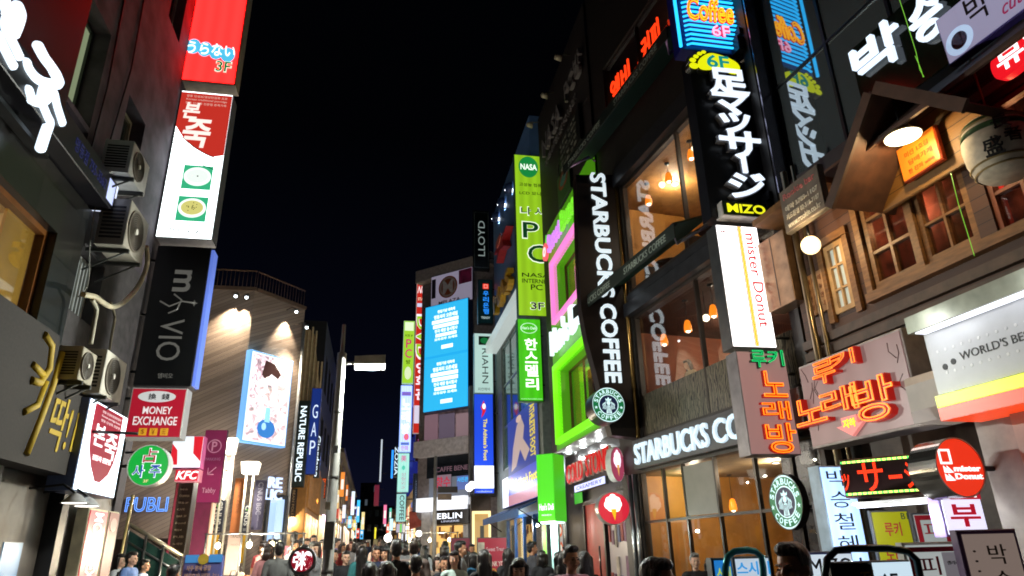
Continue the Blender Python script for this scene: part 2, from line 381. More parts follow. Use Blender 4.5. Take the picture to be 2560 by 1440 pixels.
b = MB(); facade(b, -4, 9.0, 4.1, 6.2, [H1, ], .3, .06); b.add([(9, 4.1, .06), (9, 4.1, 0), (9, 6.2, 0), (9, 6.2, .06)], [(0, 1, 2, 3)]); b.add([(-4, 6.2, .06), (9, 6.2, .06), (9, 6.2, 0), (-4, 6.2, 0)], [(0, 1, 2, 3)]); b.build('stone_cladding', stone, LA)
b = MB(); facade(b, 9.0, 12.05, 3.6, 6.2, [H5], .25); shell(b, -4, 12.05, -.1, 6.2, 9); b.build('wall', P('#3c3839', .8, var=.5, bump=.3), LA)
fw = P('#a87a2c', .35, .3, var=.3)
f = window(LA, H1, P('#6b3f16', .35), GL, .07, .12, 4, 1, -.1, .09)
MB().box(7.55, 8.2, 4.4, 5.45, -.16, -.13).build('panel', P('#c89a3c', .4, .2, scale=2), f)
room(LA, 2.6, 8.32, 4.2, 5.75, -4.5, -.31, P('#e9cfa0', .7), P('#f0dcb4', .7))
window(LA, H2, P('#2c3230', .4), E('#a8b890', .5), .05, .08, 2, 1, -.26)
m = MB()
for i in range(13): y = 6.63+i*.037; m.add([(7.78, y, -.2), (8.57, y, -.2), (8.57, y+.024, -.12), (7.78, y+.024, -.12)], [(0, 1, 2, 3)])
m.build('louvre', DKM, LA)
MB().box(7.75, 8.6, 6.6, 7.12, -.31, -.25).build('backing', BLK, LA)
window(LA, H3, P('#b9b39a', .5), P('#3b4340', .1), .06, .08, 2, 1, -.24); window(LA, H4, P('#8d8d8d', .5), DGL, .06, .08, 1, 2, -.2)
f = window(LA, H5, P('#b7b9b4', .5), E('#cfd8d2', .55), .05, .06, 1, 1, -.2); m = MB()
for i in range(9): m.box(9.02+i*.1, 9.05+i*.1, 4.9, 5.7, -.16, -.14)
m.build('slats', P('#8f918c', .5), f)
# ground floor shop: glass and a grey panel
m = MB(); m.box(3.0, 8.1, .0, .35, -.1, .0).box(9.85, 10.05, 0, 4.0, -.3, .12).box(8.2, 8.35, .3, 2.8, -.2, .06).box(10.05, 12.05, 0, .4, -.2, .0).build('base_strip', BLK, LA)
MB().box(8.36, 9.84, .0, 2.85, -.16, -.05).build('shutter_panel', P('#5c5852', .5, var=.3), LA)
MB().box(8.95, 9.4, 1.55, 2.05, -.05, -.04).build('poster', E('#6f9fc8', .3), LA)
window(LA, (3.0, 8.2, .3, 2.8), P('#3a2a18', .4), GL, .06, .08, 4, 2, -.1, .06)
room(LA, 2.6, 8.34, 0, 2.9, -4, -.31, P('#c9a877', .7), P('#e5d2ab', .7))
MB().box(10.05, 12.05, .4, 3.6, -.12, -.04).build('wall', P('#8a8583', .6, var=.3), LA)

for x, y, z, w_ in ((6.9, 5.5, -1.2, 40), (5.2, 5.5, -1.6, 40)):
    t = thing('ceiling_light', 'round ceiling light in the cafe window of the stone building, %s' % ('by the golden panel' if x > 6 else 'deeper inside'), 'ceiling light', PLA.frame(o) @ Vector((x, y+.2, z)), 'ceiling lights of the stone building'); MB().lathe([(0, -.01), (.11, -.01), (.12, .0), (0, .01)], seg=20).build('lens', E('#fff4dc', 5), t); plight(t, w_, (1, .78, .45), (0, 0, -.2))
m = MB()
for pts in ([(8.7, 9.6, .01), (8.78, 8.0, .02), (8.72, 6.4, .01)], [(9.3, 10.5, .01), (9.38, 8.8, .02), (9.2, 7.3, .02), (9.4, 6.3, .02)]): MB().tube(pts, .012, 6).build('wall_cable', P('#2a2628', .6), LA)
# ------------------------------------------------------------------ west side: dark block behind the stack
d1 = thing('apartment_building', 'dark narrow block behind the tall sign stack with shut windows', 'building', PLA.frame(Vector((-5.4, 12.3, -.2))))
hs = [(1.0, 2.2, 3.4+3*k, 5.0+3*k) for k in range(4)]
m = MB(); facade(m, 0, 4.6, 0, 14, hs, .2); shell(m, 0, 4.6, 0, 14, 8); m.build('wall', P('#2d2b33', .85, var=.4, bump=.3), d1)
for h in hs: window(d1, h, DKM, DGL, .06, .08, 2, 1, -.12)

# ------------------------------------------------------------------ west side: timber-clad block
NB = thing('clad_building', 'shop building clad in slanting brown boards with a railed roof', 'building', Vector((-4.15, 22, 0)))
wood1 = planks('#a08f83', '#6c5c53', .11, 'slanting_boards', .55, 'Y', .5, R(-27))
zt = 9.75
f1 = PN1.frame(Vector((-4.15, 22, 0))); f2 = PN2.frame(Vector((-4.15, 22, 0)))
def wpart(name, mb, fr, m, par):
    o_ = mb.build(name, m); o_.parent = par; o_.matrix_parent_inverse = Matrix.Identity(4); o_.matrix_basis = par.matrix_world.inverted() @ fr; return o_
m = MB(); facade(m, -9, 0, 0, zt, [], .3); shell(m, -9, 0, 0, zt, 9); wpart('wall', m, f1, wood1, NB)
D2 = (1.45, 2.1, .3, 3.35)
m = MB(); facade(m, 0.002, 2.22, 0, zt, [D2], .6); m.add([(2.22, 0, 0), (2.22, 0, -4), (2.22, zt, -4), (2.22, zt, 0)], [(0, 1, 2, 3)]); wpart('wall', m, f2, wood1, NB)
m = MB().add([(0, zt, 0), (2.22, zt, 0), (2.22, zt, -4), (0, zt, -6)], [(0, 1, 2, 3)]); wpart('roof', m, f2, GREY, NB)
m = MB(); m.box(-9, .05, zt, zt+.12, -.15, .06); wpart('coping', m, f1, P('#5e4a3c', .6), NB)
m = MB(); m.box(.06, 2.22, zt, zt+.12, -.15, .06); wpart('coping', m, f2, P('#5e4a3c', .6), NB)
for fr, x0, x1 in ((f1, -9, 0), (f2, .1, 2.2)):
    m = MB()
    for i in range(int((x1-x0)/.13)+1): m.tube([(x0+i*.13, zt+.12, -.05), (x0+i*.13, zt+.72, -.05)], .012, 5)
    m.tube([(x0, zt+.72, -.05), (x1, zt+.72, -.05)], .03, 6); wpart('railing', m, fr, P('#5a4030', .5), NB)
m = MB(); t_ = .09; a, b_, c, e = D2
m.box(a-t_, a, c, e, -.05, .08).box(b_, b_+t_, c, e, -.05, .08).box(a-t_, b_+t_, e, e+t_, -.05, .08); wpart('door_frame', m, f2, P('#23262b', .4), NB)
m = MB().box(a+.02, b_-.02, c, e-.02, -.59, -.56); wpart('door', m, f2, E('#b4a678', .7), NB)
m = MB().box(a+.02, a+.2, c, e-.02, -.55, -.5); wpart('lit_panel', m, f2, E('#d8ecff', .95), NB)
m = MB().box(b_-.34, b_-.02, c, e-.02, -.55, .02); wpart('lit_panel', m, f2, E('#bcdcff', .95), NB)
m = MB().box(a+.02, b_-.35, e-.12, e-.03, -.5, .02); wpart('lit_panel', m, f2, E('#d0e4ff', .8), NB)
m = MB().tube([(2.2, 1.2, .06), (2.2, zt-.5, .06)], .05, 10); wpart('pipe', m, f2, P('#b0b2b4', .3, .6), NB)
m = MB().box(-4.3, -1.2, .0, 2.2, -.02, .05); wpart('shop_window', m, f1, P('#2d2420', .3), NB)

# gabled beige block behind it
gb = thing('gabled_building', 'beige building with a slatted gable catching lamp light behind the clad block', 'building', Vector((-2.3, 27, 0)))
fr = Plane((0, 27), 25).frame(Vector((-2.75, 27, 0))); m = MB(); m.prism([(-3, 0), (.15, 0), (.42, 4.2), (.62, 7.0), (.1, 9.9), (-.5, 10.4), (-3, 9.2)], -6, 0); wpart('wall', m, fr, P('#a98f6a', .7, var=.2), gb)
m = MB()
for i in range(7): x = -.5+i*.16; m.box(x, x+.06, 5.8, 10.2-abs(x-.0)*1.2 if x < .2 else 8.8, 0, .06)
wpart('slat', m, fr, P('#c9b087', .6), gb)
# dark tall block and a lit long block further up
db = thing('office_building', 'dark tall block with faint lit window lines beyond the beige gable', 'building', PLA.frame(Vector((-2.7, 33, 0))))
hs = [(1.2+2.4*i, 2.6+2.4*i, 3.2+3.0*k, 5.0+3.0*k) for i in range(6) for k in range(3)]
m = MB(); facade(m, 0, 16, 0, 12.4, hs, .15); shell(m, 0, 16, 0, 12.4, 9); m.build('wall', P('#211f22', .7, var=.3), db)
for h in hs: MB().box(h[0], h[1], h[2], h[3], -.14, -.1).build('window', P('#0d1116', .08), db)
lb = thing('department_store', 'long pale shop block with tall lit windows and columns up the street', 'building', PLA.frame(Vector((-2.6, 49.5, 0))))
hs = [(1+3.5*i, 3.4+3.5*i, 1.2+3.6*k, 4+3.6*k) for i in range(11) for k in range(2)]
m = MB(); facade(m, 0, 40, 0, 8.3, hs, .5); shell(m, 0, 40, 0, 8.3, 9); m.build('wall', P('#7d7266', .7, var=.2), lb)
for j, h in enumerate(hs): MB().box(h[0], h[1], h[2], h[3], -.48, -.44).build('window', E(('#e8c88a', '#c8a868', '#fff0c8')[j % 3], (.9, .6, 1.1)[j % 3]), lb)
m = MB()
for i in range(12): m.box(.2+3.5*i, .8+3.5*i, .5, 7.8, 0, .25)
m.build('column', P('#9a8e7c', .7), lb); MB().box(0, 40, 8.302, 8.6, -.3, .4).build('cornice', P('#6a6258', .7), lb)
# shops at the end of the street
def block(name, label, x0, x1, y0, y1, h, col, wcol, ws, nx=4, nz=4, litf=.4, seed=1):
    rnd = random.Random(seed); t = thing(name, label, 'building', Vector(((x0+x1)/2, y0, 0))); w = (x1-x0)/2
    fr = PY(y0).frame(Vector(((x0+x1)/2, y0, 0))); cw, chh = 2*w/nx, h/nz; hs = [(-w+cw*(i+.2), -w+cw*(i+.8), chh*(k+.3), chh*(k+.75)) for i in range(nx) for k in range(nz)]
    m = MB(); facade(m, -w, w, 0, h, hs, .2); shell(m, -w, w, 0, h, y1-y0); wpart('wall', m, fr, P(col, .7), t)
    for hh in hs: wpart('window', MB().box(hh[0], hh[1], hh[2], hh[3], -.19, -.15), fr, E(wcol, ws*rnd.uniform(.5, 1)) if rnd.random() < litf else P('#0c1016', .1), t)
    return t
block('office_building', 'dark distant block closing the view with few lit windows', -4.5, 3.2, 118, 130, 9, '#17171d', '#d9c48c', .35, 7, 4, .3, 3)
block('office_building', 'unlit distant tower standing above the dark distant block', -2.6, .4, 132, 142, 14, '#1c2036', '#8fa0b0', .25, 4, 6, .12, 5)
block('office_building', 'brown lit low shop at the far end by the navy tower', 2.0, 4.6, 76, 84, 6.0, '#5d4327', '#e6b860', .5, 3, 3, .7, 7)
tw = block('office_building', 'navy blue tower rising behind the green and white signs', 2.35, 8, 64, 74, 19, '#1c2a7a', '#2a3f9c', .25, 5, 7, .25, 9)
for q in ((-2.6, -3, 9), (-2.0, -3, 15)): plight(tw, 260, (.2, .3, 1), q)  # unseen blue fill lights added so the tower shows navy
# ================================================================== EAST SIDE BUILDINGS
# ------------------------------------------------------------------ coffee shop block
o1 = Vector((5.85, 11, 0))
CS = thing('coffee_shop', 'dark four storey coffee shop block with green folding awnings and big lit windows', 'building', PR1.frame(o1))
XL, XR = -3.95, 2.3
G0, G2, G3, G4 = (-3.2, 2.2, .25, 3.1), (-2.85, 2.1, 3.8, 6.5), (-2.85, 2.1, 7.1, 9.85), (-3.2, 2.0, 11.8, 13.6)
m = MB(); facade(m, XL, XR, -.1, 17, [G0, G2, G3, G4], .2); shell(m, XL, XR, -.1, 17, 12); m.build('wall', P('#26211f', .5, var=.3), CS)
for a, b_, y0, y1 in (G2, G3):
    for q0, q1, q2 in ((.002, .3, .14), (.36, .5, .07)): MB().box(a-.1, b_+.1, y1+q0, y1+q1, .002, q2).build('beam', P('#3b3b40', .35, .5), CS)
m = MB(); m.tube([(-2.92, 3.8, .06), (-2.92, 10, .06)], .045, 8); m.build('steel_post', P('#b08a50', .25, .9), CS)
for h, col, nx in ((G2, '#2a211c', 2), (G3, '#2a211c', 2), (G4, '#151010', 3)): window(CS, h, P(col, .4), GL, .06, .1, nx, 1, -.1, .05)
room(CS, XL+.1, XR-.1, 3.85, 6.48, -4.2, -.21, P('#82401f', .7, scale=2), P('#4a2a1c', .7), P('#3a2418', .5))
room(CS, XL+.1, XR-.1, 7.0, 9.83, -4.2, -.21, P('#a87430', .7, scale=2), P('#b88448', .7), P('#4a2e1a', .5))
room(CS, XL+.1, XR-.1, .1, 3.12, -4.6, -.21, P('#a06c26', .6, scale=2), P('#8a7250', .7), P('#54391f', .5))
room(CS, XL+.6, XR-.2, 11.6, 13.7, -3.5, -.21, P('#3a1a12', .7), P('#2a120c', .7))
# streaked frosted band low on the first-floor glass
def streaks():
    m, t, b = newmat('streaked_film'); L = t.links.new; N = t.nodes.new
    tc = N('ShaderNodeTexCoord'); mp = N('ShaderNodeMapping'); mp.inputs['Scale'].default_value = (1, .22, 1); mp.inputs['Rotation'].default_value = (0, 0, .12)
    w = N('ShaderNodeTexWave'); w.inputs['Scale'].default_value = 7; w.inputs['Distortion'].default_value = 9; w.inputs['Detail'].default_value = 3; w.inputs['Detail Scale'].default_value = 2
    r = N('ShaderNodeValToRGB'); r.color_ramp.elements[0].position = .35; r.color_ramp.elements[1].position = .5
    r.color_ramp.elements[0].color = lin('#0c0b09'); r.color_ramp.elements[1].color = lin('#6f6858')
    L(tc.outputs['Object'], mp.inputs[0]); L(mp.outputs[0], w.inputs['Vector']); L(w.outputs['Fac'], r.inputs[0]); L(r.outputs[0], b.inputs['Base Color']); b.inputs['Roughness'].default_value = .3
    return m
MB().box(G2[0]+.06, G2[1]-.06, 3.86, 4.7, -.075, -.06).build('streaked_film', streaks(), CS)
MB().box(XL+.3, XR-.4, 4.72, 4.78, -1.0, -.5).build('bar_counter', P('#5a3c1e', .35), CS)
m = MB()
for i in range(5): x = -3.2+i*.55; m.tube([(x, 3.9, -.9), (x, 4.5, -.9)], .015, 6); m.disc(x, 4.5, .01, -.91, -.9, 8)
m.build('stool_leg', BLK, CS)
# street level: door leaves, frosted board, posts
m = MB()
for x in (-3.2, -2.3, -1.55, -.5, .62, 1.5): m.box(x, x+.05, .25, 3.1, -.12, -.05)
m.box(-3.15, 2.2, 2.1, 2.15, -.115, -.055); m.build('door_frame', P('#2b2118', .3, .4), CS)
MB().box(-3.15, 2.15, .3, 3.05, -.09, -.08).build('pane', glass('door_glass', refl=.45), CS)
MB().box(-1.5, -.52, 2.16, 3.05, -.07, -.06).build('frosted_board', P('#77736a', .4, var=.08), CS)
m = MB(); m.box(1.0, 2.2, .25, 3.1, -.6, -.3); m.build('pillar', P('#2d2422', .25, var=.3), CS)
for x in (-3.5, -3.28): MB().tube([(x, .1, .05), (x, 3.1, .05)], .05, 10).build('steel_post', STEEL, CS)
MB().box(-2.35, -1.75, 1.1, 2.25, -4.58, -4.5).build('picture', P('#d8c8a0', .6, var=.5, scale=14), CS)
MB().box(.1, .7, 1.3, 1.95, -3.0, -2.95).build('picture', P('#9a7a4a', .6, var=.6, scale=18), CS)
for i, c in enumerate(('#ffd9a0', '#e8a860', '#ffe8c8')): MB().box(-3.2+i*1.1, -2.3+i*1.1, 2.0, 2.6, -4.55, -4.5).build('menu_board', E(c, .7), CS)
m = MB(); m.box(-3.6, 1.2, .1, 1.05, -3.2, -2.6).build('bar_counter', P('#6a4522', .4), CS)
for x, y, w_, h_, c in ((-3.0, 8.0, .9, .6, '#8a3020'), (-.9, 8.1, .7, .8, '#4a2a20'), (.8, 8.0, 1.0, .7, '#a8502c'), (-2.4, 5.0, .8, .9, '#5a2a1c'), (.2, 5.1, .9, .7, '#c8a070')): MB().box(x, x+w_, y, y+h_, -4.18, -4.13).build('picture', P(c, .5, var=.5, scale=6), CS)
for x, y0 in ((-3.2, 7.0), (-1.4, 7.0), (.3, 7.0)):
    m = MB(); m.box(x, x+.45, y0+.42, y0+.47, -1.1, -.65).box(x, x+.05, y0+.47, y0+.95, -1.1, -.65).tube([(x+.05, y0, -.7), (x+.05, y0+.42, -.7)], .015, 6).tube([(x+.4, y0, -1.0), (x+.4, y0+.42, -1.0)], .015, 6); m.build('chair', P('#2a1a12', .4), CS)
    m = MB(); m.lathe([(0, y0+.74), (.32, y0+.74), (.32, y0+.71), (.03, y0+.7), (.03, y0+.02), (.2, y0)], (x+.8, 0, -.85), 18, 1); m.build('table', P('#3a2214', .35), CS)
# lamps in the rooms
PEND_S = E('#ff8a1e', 1.5); BULB = E('#fff0cf', 5.0); SPOTW = E('#fff6e6', 6.0)
pend0 = None
def pendant(px, py, depth, top, label, group):
    p = PR1.off(-depth).hit(px, py); t = thing('pendant_lamp', label, 'pendant lamp', p, group)
    m = MB(); m.lathe([(.02, .13), (.05, .11), (.075, .02), (.085, -.06), (.075, -.12)], seg=18); m.build('lamp_shade', PEND_S, t)
    MB().ball((0, 0, -.1), .05, 12, 8).build('bulb', BULB, t)
    MB().tube([(0, 0, .13), (0, 0, top-p.z)], .006, 5).build('cord', BLK, t)
    MB().lathe([(.0, top-p.z-.001), (.06, top-p.z-.005), (.06, top-p.z-.03), (0, top-p.z-.035)], seg=12).build('ceiling_rose', BLK, t)
gp = 'amber pendant lamps in the coffee shop'
for x, y, dp, tp, l in ((1621, 500, .55, 9.83, 'amber pendant lamp on the second floor nearest the steel post'), (1671, 444, .55, 9.83, 'amber pendant lamp on the second floor in the middle of the window'),
                        (1727, 386, .55, 9.83, 'amber pendant lamp on the second floor nearest the black sign column'), (1660, 849, .55, 6.47, 'amber pendant lamp hanging lowest on the first floor beside the mirrored letters'),
                        (1719, 815, .55, 6.47, 'amber pendant lamp on the first floor halfway along the window'), (1783, 777, .55, 6.47, 'amber pendant lamp on the first floor beside the white sign'),
                        (1704, 1316, 1.5, 3.1, 'orange pendant lamp glowing low behind the street level glass'), (1756, 1290, 2.2, 3.1, 'small orange pendant lamp deeper inside at street level'), (1832, 1262, 2.2, 3.1, 'small orange pendant lamp deep inside near the dark pillar')): pendant(x, y, dp, tp, l, gp)
for x, y, l in ((1655, 462, 'white globe bulb beside the amber lamp in the middle of the second floor window'), (1737, 371, 'white globe bulb beside the amber lamp nearest the black sign column'), (1765, 795, 'white globe bulb between the first floor amber lamps')):
    p = PR1.off(-.6).hit(x, y); t = thing('globe_bulb', l, 'lamp', p, 'white globe bulbs in the coffee shop'); MB().ball((0, 0, 0), .075, 14, 10).build('globe', E('#fff2d0', 3.5), t); MB().tube([(0, 0, .07), (0, 0, (9.83 if p.z > 7 else 6.47)-p.z)], .006, 5).build('cord', BLK, t)
def downlight(p, label, group, r=.07, mat=None, power=0, col=(1, .85, .62), name='ceiling_light'):
    t = thing(name, label, 'ceiling light', p, group)
    MB().lathe([(0, -.004), (r, -.004), (r, .01), (0, .012)], seg=20).build('lens', mat or SPOTW, t)
    MB().lathe([(r+.001, .012), (r+.001, -.012), (r+.02, -.008), (r+.022, .012)], seg=20).build('rim', STEEL, t)
    if power:
        L_ = bpy.data.lights.new('bulb', 'POINT'); L_.energy = power; L_.color = col; L_.shadow_soft_size = .03
        q = bpy.data.objects.new('bulb', L_); COL.objects.link(q); q.parent = t; q.location = (0, 0, -.15)
def inroom(x, y, z): return PR1.frame(o1) @ Vector((x, y, z))
gd = 'ceiling lights of the coffee shop'
for x, z, y, pw, l in ((-2.3, -1.2, 9.8, 95, 'round ceiling light of the second floor room nearer the steel post'), (.6, -1.2, 9.8, 95, 'round ceiling light of the second floor room nearer the sign column'),
                       (-2.2, -2.4, 6.45, 95, 'round ceiling light of the first floor room nearer the mirrored letters'), (.4, -2.2, 6.45, 100, 'round ceiling light of the first floor room nearer the white sign'),
                       (-2.9, -1.2, 3.09, 70, 'bright ceiling light behind the street level glass near the red door'), (-1.0, -1.8, 3.09, 75, 'bright ceiling light behind the frosted board at street level'), (.85, -1.2, 3.09, 70, 'bright ceiling light behind the glass near the round green emblem'),
                       (1.25, -.9, 3.09, 0, 'small ceiling spot behind the street level glass by the dark pillar'), (.6, -2.0, 3.09, 0, 'small ceiling spot deep behind the street level glass')):
    downlight(inroom(x, y, z), l, gd, .07, None, pw)
downlight(inroom(-1.2, 13.6, -1.5), 'dim ceiling light behind the red lettered window', gd, .09, E('#ff8a4a', 3), 12, (1, .4, .2))
# awnings with folding arms
def awning(z_out, z_in, out, x0, x1, label, col='#0b3a2c', arm='#b8b2c8'):
    t = thing('awning', label, 'awning', PR1.frame(o1), 'green folding awnings of the coffee shop'); th = .03
    MB().hexa([(x0, z_in, .1), (x1, z_in, .1), (x1, z_out, out), (x0, z_out, out)], [(x0, z_in+th, .1), (x1, z_in+th, .1), (x1, z_out+th, out), (x0, z_out+th, out)]).build('canopy', P(col, .6, var=.2), t)
    v = MB().box(x0, x1, z_out-.26, z_out+.02, out+.002, out+.02).build('valance', P('#0a1a15', .6, var=.2), t)
    for i in range(2):
        a = x0+.35+i*(x1-x0)*.5; b = MB(); put_text(b, 'STARBUCKS COFFEE', a, z_out-.2, a+(x1-x0)*.36, z_out-.06, out+.021, .004, 0, .02); b.build('lettering', P('#8f9a90', .5), v)
    MB().tube([(x0-.02, z_out, out-.02), (x1+.02, z_out, out-.02)], .03, 8).build('front_bar', P('#22302b', .4, .4), t)
    for a, s in ((x0+.15, 1), (x1-.15, -1)):
        MB().tube([(a, z_in-.15, .12), (a+s*.5, (z_in+z_out)/2-.2, out*.55), (a+s*.02, z_out-.1, out-.05)], .035, 8).build('folding_arm', P(arm, .35, .3), t)
awning(6.98, 7.3, .95, -3.9, .75, 'green folding awning over the first floor window')
awning(10.9, 11.3, .95, -4.0, 1.3, 'green folding awning under the red lettered window', '#0a2f2a', '#c49ad8')

# ------------------------------------------------------------------ dark upper block with the lime green shop front
o2 = Vector((5.3, 0, 0)); SH = lambda a, b: (-b, -a)      # streets distances a..b become local x
GB = thing('green_fronted_building', 'dark block whose lower floors are lime green with glowing pink and green window frames', 'building', PR0.frame(o2))
W1 = (-19.58, -15.6, 8.32, 10.16); W2 = (-19.75, -15.3, 4.7, 6.74)
m = MB(); facade(m, -20.2, -14.9, 4.35, 11.6, [W1, W2], .5); m.build('green_cladding', E('#4f9a16', .42, base='#57a512'), GB)  # weak glow added to the green cladding so it looks lit
DH = [(-18.4, -16.6, 12.2, 13.2), (-16.3, -15.1, 12.2, 13.4)]
m = MB(); facade(m, -20.8, -14.9, 11.6, 16.55, DH, .25); m.add([(-20.8, 4.35, 0), (-20.2, 4.35, 0), (-20.2, 11.6, 0), (-20.8, 11.6, 0)], [(0, 1, 2, 3)])
shell(m, -20.8, -16.2, 4.35, 16.55, 10); m.add([(-16.2, 11.6, -.02), (-14.9, 11.6, -.02), (-14.9, 16.55, -.02), (-14.9, 16.55, -.25), (-16.2, 16.55, -.25)], [(0, 1, 2), (2, 3, 4)]); m.add([(-20.8, 4.35, 0), (-14.9, 4.35, 0), (-14.9, 4.35, -2), (-20.8, 4.35, -2)], [(0, 1, 2, 3)]); m.build('wall', P('#221c1b', .6, var=.35), GB)
for h in DH: window(GB, h, DKM, DGL, .05, .08, 2, 1, -.15)
def glow_frame(h, t, col, s, par):
    a, b, c, e = h; m = MB(); m.box(a-t, b+t, e, e+t, -.1, .12).box(a-t, b+t, c-t, c, -.1, .12).box(a-t, a, c, e, -.1, .12).box(b, b+t, c, e, -.1, .12); return m.build('glowing_frame', E(col, s), par)
glow_frame(W1, .12, '#ff86d8', 1.0, GB); glow_frame(W2, .16, '#7ff01c', 1.0, GB)
for h, cols in ((W1, ('#c9607a', '#e0b040', '#7a4ae0')), (W2, ('#a87838', '#9cc020', '#3a8ae8'))):
    a, b, c, e = h; room(GB, a, b, c, e, -2.6, -.5, P('#b58a50', .6), P('#8a6ab0', .6))
    MB().box(a+.02, a+.6, c, e, -.9, -.5).build('curtain', P('#b9a024', .7), GB)
    MB().box(a+.9, b-.6, e-.35, e-.3, -1.6, -1.0).build('ceiling_panel', E(cols[2], 1.3), GB)
    MB().box(a+1.1, a+1.5, c, e, -2.3, -2.2).build('curtain', P(cols[1], .7), GB)
    window(GB, h, P('#5a4a20', .4), GL, .05, .08, 3, 1, -.4)
for h, pw, c in ((W1, 90, (1, .55, .5)), (W2, 90, (1, .75, .4))):
    downlight(PR0.frame(o2) @ Vector((-17.3, h[3]-.05, -1.3)), 'ceiling light behind the %s framed window' % ('pink' if h is W1 else 'green'), 'ceiling lights of the green fronted building', .08, None, pw, c)
# ice cream shop front recessed below
IC = thing('ice_cream_shop', 'recessed ice cream shop front with a red door beside tall steel posts', 'building', PR0.frame(o2))
m = MB(); m.add([(-21, 0, -.45), (-14.85, 0, -.45), (-14.85, 4.35, -.45), (-21, 4.35, -.45)], [(0, 1, 2, 3)]); m.build('wall', P('#1b1718', .35, var=.2), IC)
MB().box(-21, -14.85, 4.3, 4.345, -.45, .1).build('soffit', P('#9a9a98', .35, var=.1), IC)
MB().box(-18.9, -17.3, .1, 2.75, -.44, -.38).build('door', P('#c0281e', .35, var=.35, scale=1.6), IC)
m = MB(); m.box(-19.0, -18.9, .0, 2.85, -.44, -.33).box(-17.3, -17.2, 0, 2.85, -.44, -.33).box(-18.9, -17.3, 2.75, 2.85, -.44, -.33); m.build('door_frame', P('#151212', .3), IC)
MB().tube([(-17.6, 1.0, -.3), (-17.6, 1.7, -.3)], .025, 8).build('handle', STEEL, IC)
MB().box(-17.1, -15.1, .5, 2.6, -.43, -.4).build('lit_window', E('#a89a98', .32), IC)
rnd = random.Random(4)
for i in range(16):
    x = -17.0+(i % 8)*.22; y = .62+(i//8)*.9+rnd.random()*.3; MB().box(x, x+.1+rnd.random()*.1, y, y+.25+rnd.random()*.4, -.39, -.36).build('window_picture', P(('#b04038', '#7a4a6a', '#c8b8a8', '#5a6a9a')[i % 4], .6, var=.6, scale=3), IC)
MB().box(-15.0, -14.86, .1, 3.2, -.44, -.2).build('pillar', P('#7c1420', .3), IC)
for y in (20.2, 19.95): MB().tube([(-y, .1, -.1), (-y, 4.3, -.1)], .07, 12).build('steel_post', STEEL, IC)
# ------------------------------------------------------------------ sports shop block with the blue wall
SB = thing('sports_shop', 'sports shop block with a high blue sign wall and a blue awning over shoe windows', 'building', PR0.frame(o2))
S2 = (-29.3, -22.6, 4.8, 10.2); S0 = (-29.0, -22.5, .7, 2.9)
m = MB(); facade(m, -31, -21.9, 0, 10.75, [S2, S0], .3); shell(m, -31, -21.9, 0, 10.75, 10); m.build('wall', P('#6f7a78', .6, var=.25), SB)
m = MB(); m.bbox(-30.6, -22.0, 10.76, 17.6, -.6, .05, .02); m.build('sign_wall', P('#5d83b4', .45, var=.12, scale=1.5), SB)
MB().box(-30.6, -22.0, 10.3, 10.75, .0, .5).build('canopy', E('#d8e6e2', .55), SB)
window(SB, S2, P('#8fa09c', .3, .5), P('#3f5f5c', .08, var=.4, scale=.7), .08, .1, 4, 3, -.1, .06)
m = MB(); m.box(S0[0], S0[1], .7, 2.9, -2.2, -2.15).build('room_wall', E('#d8c99a', .5), SB)
m = MB(); rnd = random.Random(8)
for i in range(7):
    for k in range(5): x = S0[0]+.3+i*.9; y = .85+k*.4; m.box(x, x+.6, y, y+.02, -1.9, -1.4)
m.build('shelf', P('#c9cfd0', .4), SB)
m = MB()
for i in range(7):
    for k in range(5):
        for q in range(2): x = S0[0]+.36+i*.9+q*.28; y = .88+k*.4; m.add([(x, y, -1.8), (x+.2, y, -1.8), (x+.2, y+.05, -1.8), (x+.08, y+.13, -1.8), (x, y+.12, -1.8), (x, y, -1.7), (x+.2, y, -1.7), (x+.2, y+.05, -1.7), (x+.08, y+.13, -1.7), (x, y+.12, -1.7)], [(0, 1, 2, 3, 4), (9, 8, 7, 6, 5), (0, 5, 6, 1), (1, 6, 7, 2), (2, 7, 8, 3), (3, 8, 9, 4), (4, 9, 5, 0)])
m.build('shoes', P('#e8e4dc', .5, var=.7, scale=1.3), SB)
window(SB, S0, P('#1c4f8a', .4), GL, .1, .12, 4, 1, -.1, .12)
downlight(PR0.frame(o2) @ Vector((-25.5, 2.85, -.9)), 'ceiling light over the shoe shelves', 'ceiling lights of the sports shop', .1, None, 60, (1, .93, .8))
a_ = thing('awning', 'blue canvas awning over the shoe shop window', 'awning', PR0.frame(o2))
plight(SB, 130, (1, .95, .85), (-26, 2.5, .45), .2)  # unseen light under the awning, added to brighten the crowd
MB().hexa([(-29.8, 3.15, .02), (-22.3, 3.15, .02), (-22.3, 2.85, .8), (-29.8, 2.85, .8)], [(-29.8, 3.2, .02), (-22.3, 3.2, .02), (-22.3, 2.9, .8), (-29.8, 2.9, .8)]).build('canopy', P('#14508c', .7), a_)
MB().box(-29.8, -22.3, 2.66, 2.9, .802, .82).build('valance', P('#124a84', .7), a_)
for x in (-29.7, -22.4): MB().tube([(x, 2.9, .8), (x, 2.4, .05)], .02, 6).build('arm', DKM, a_)
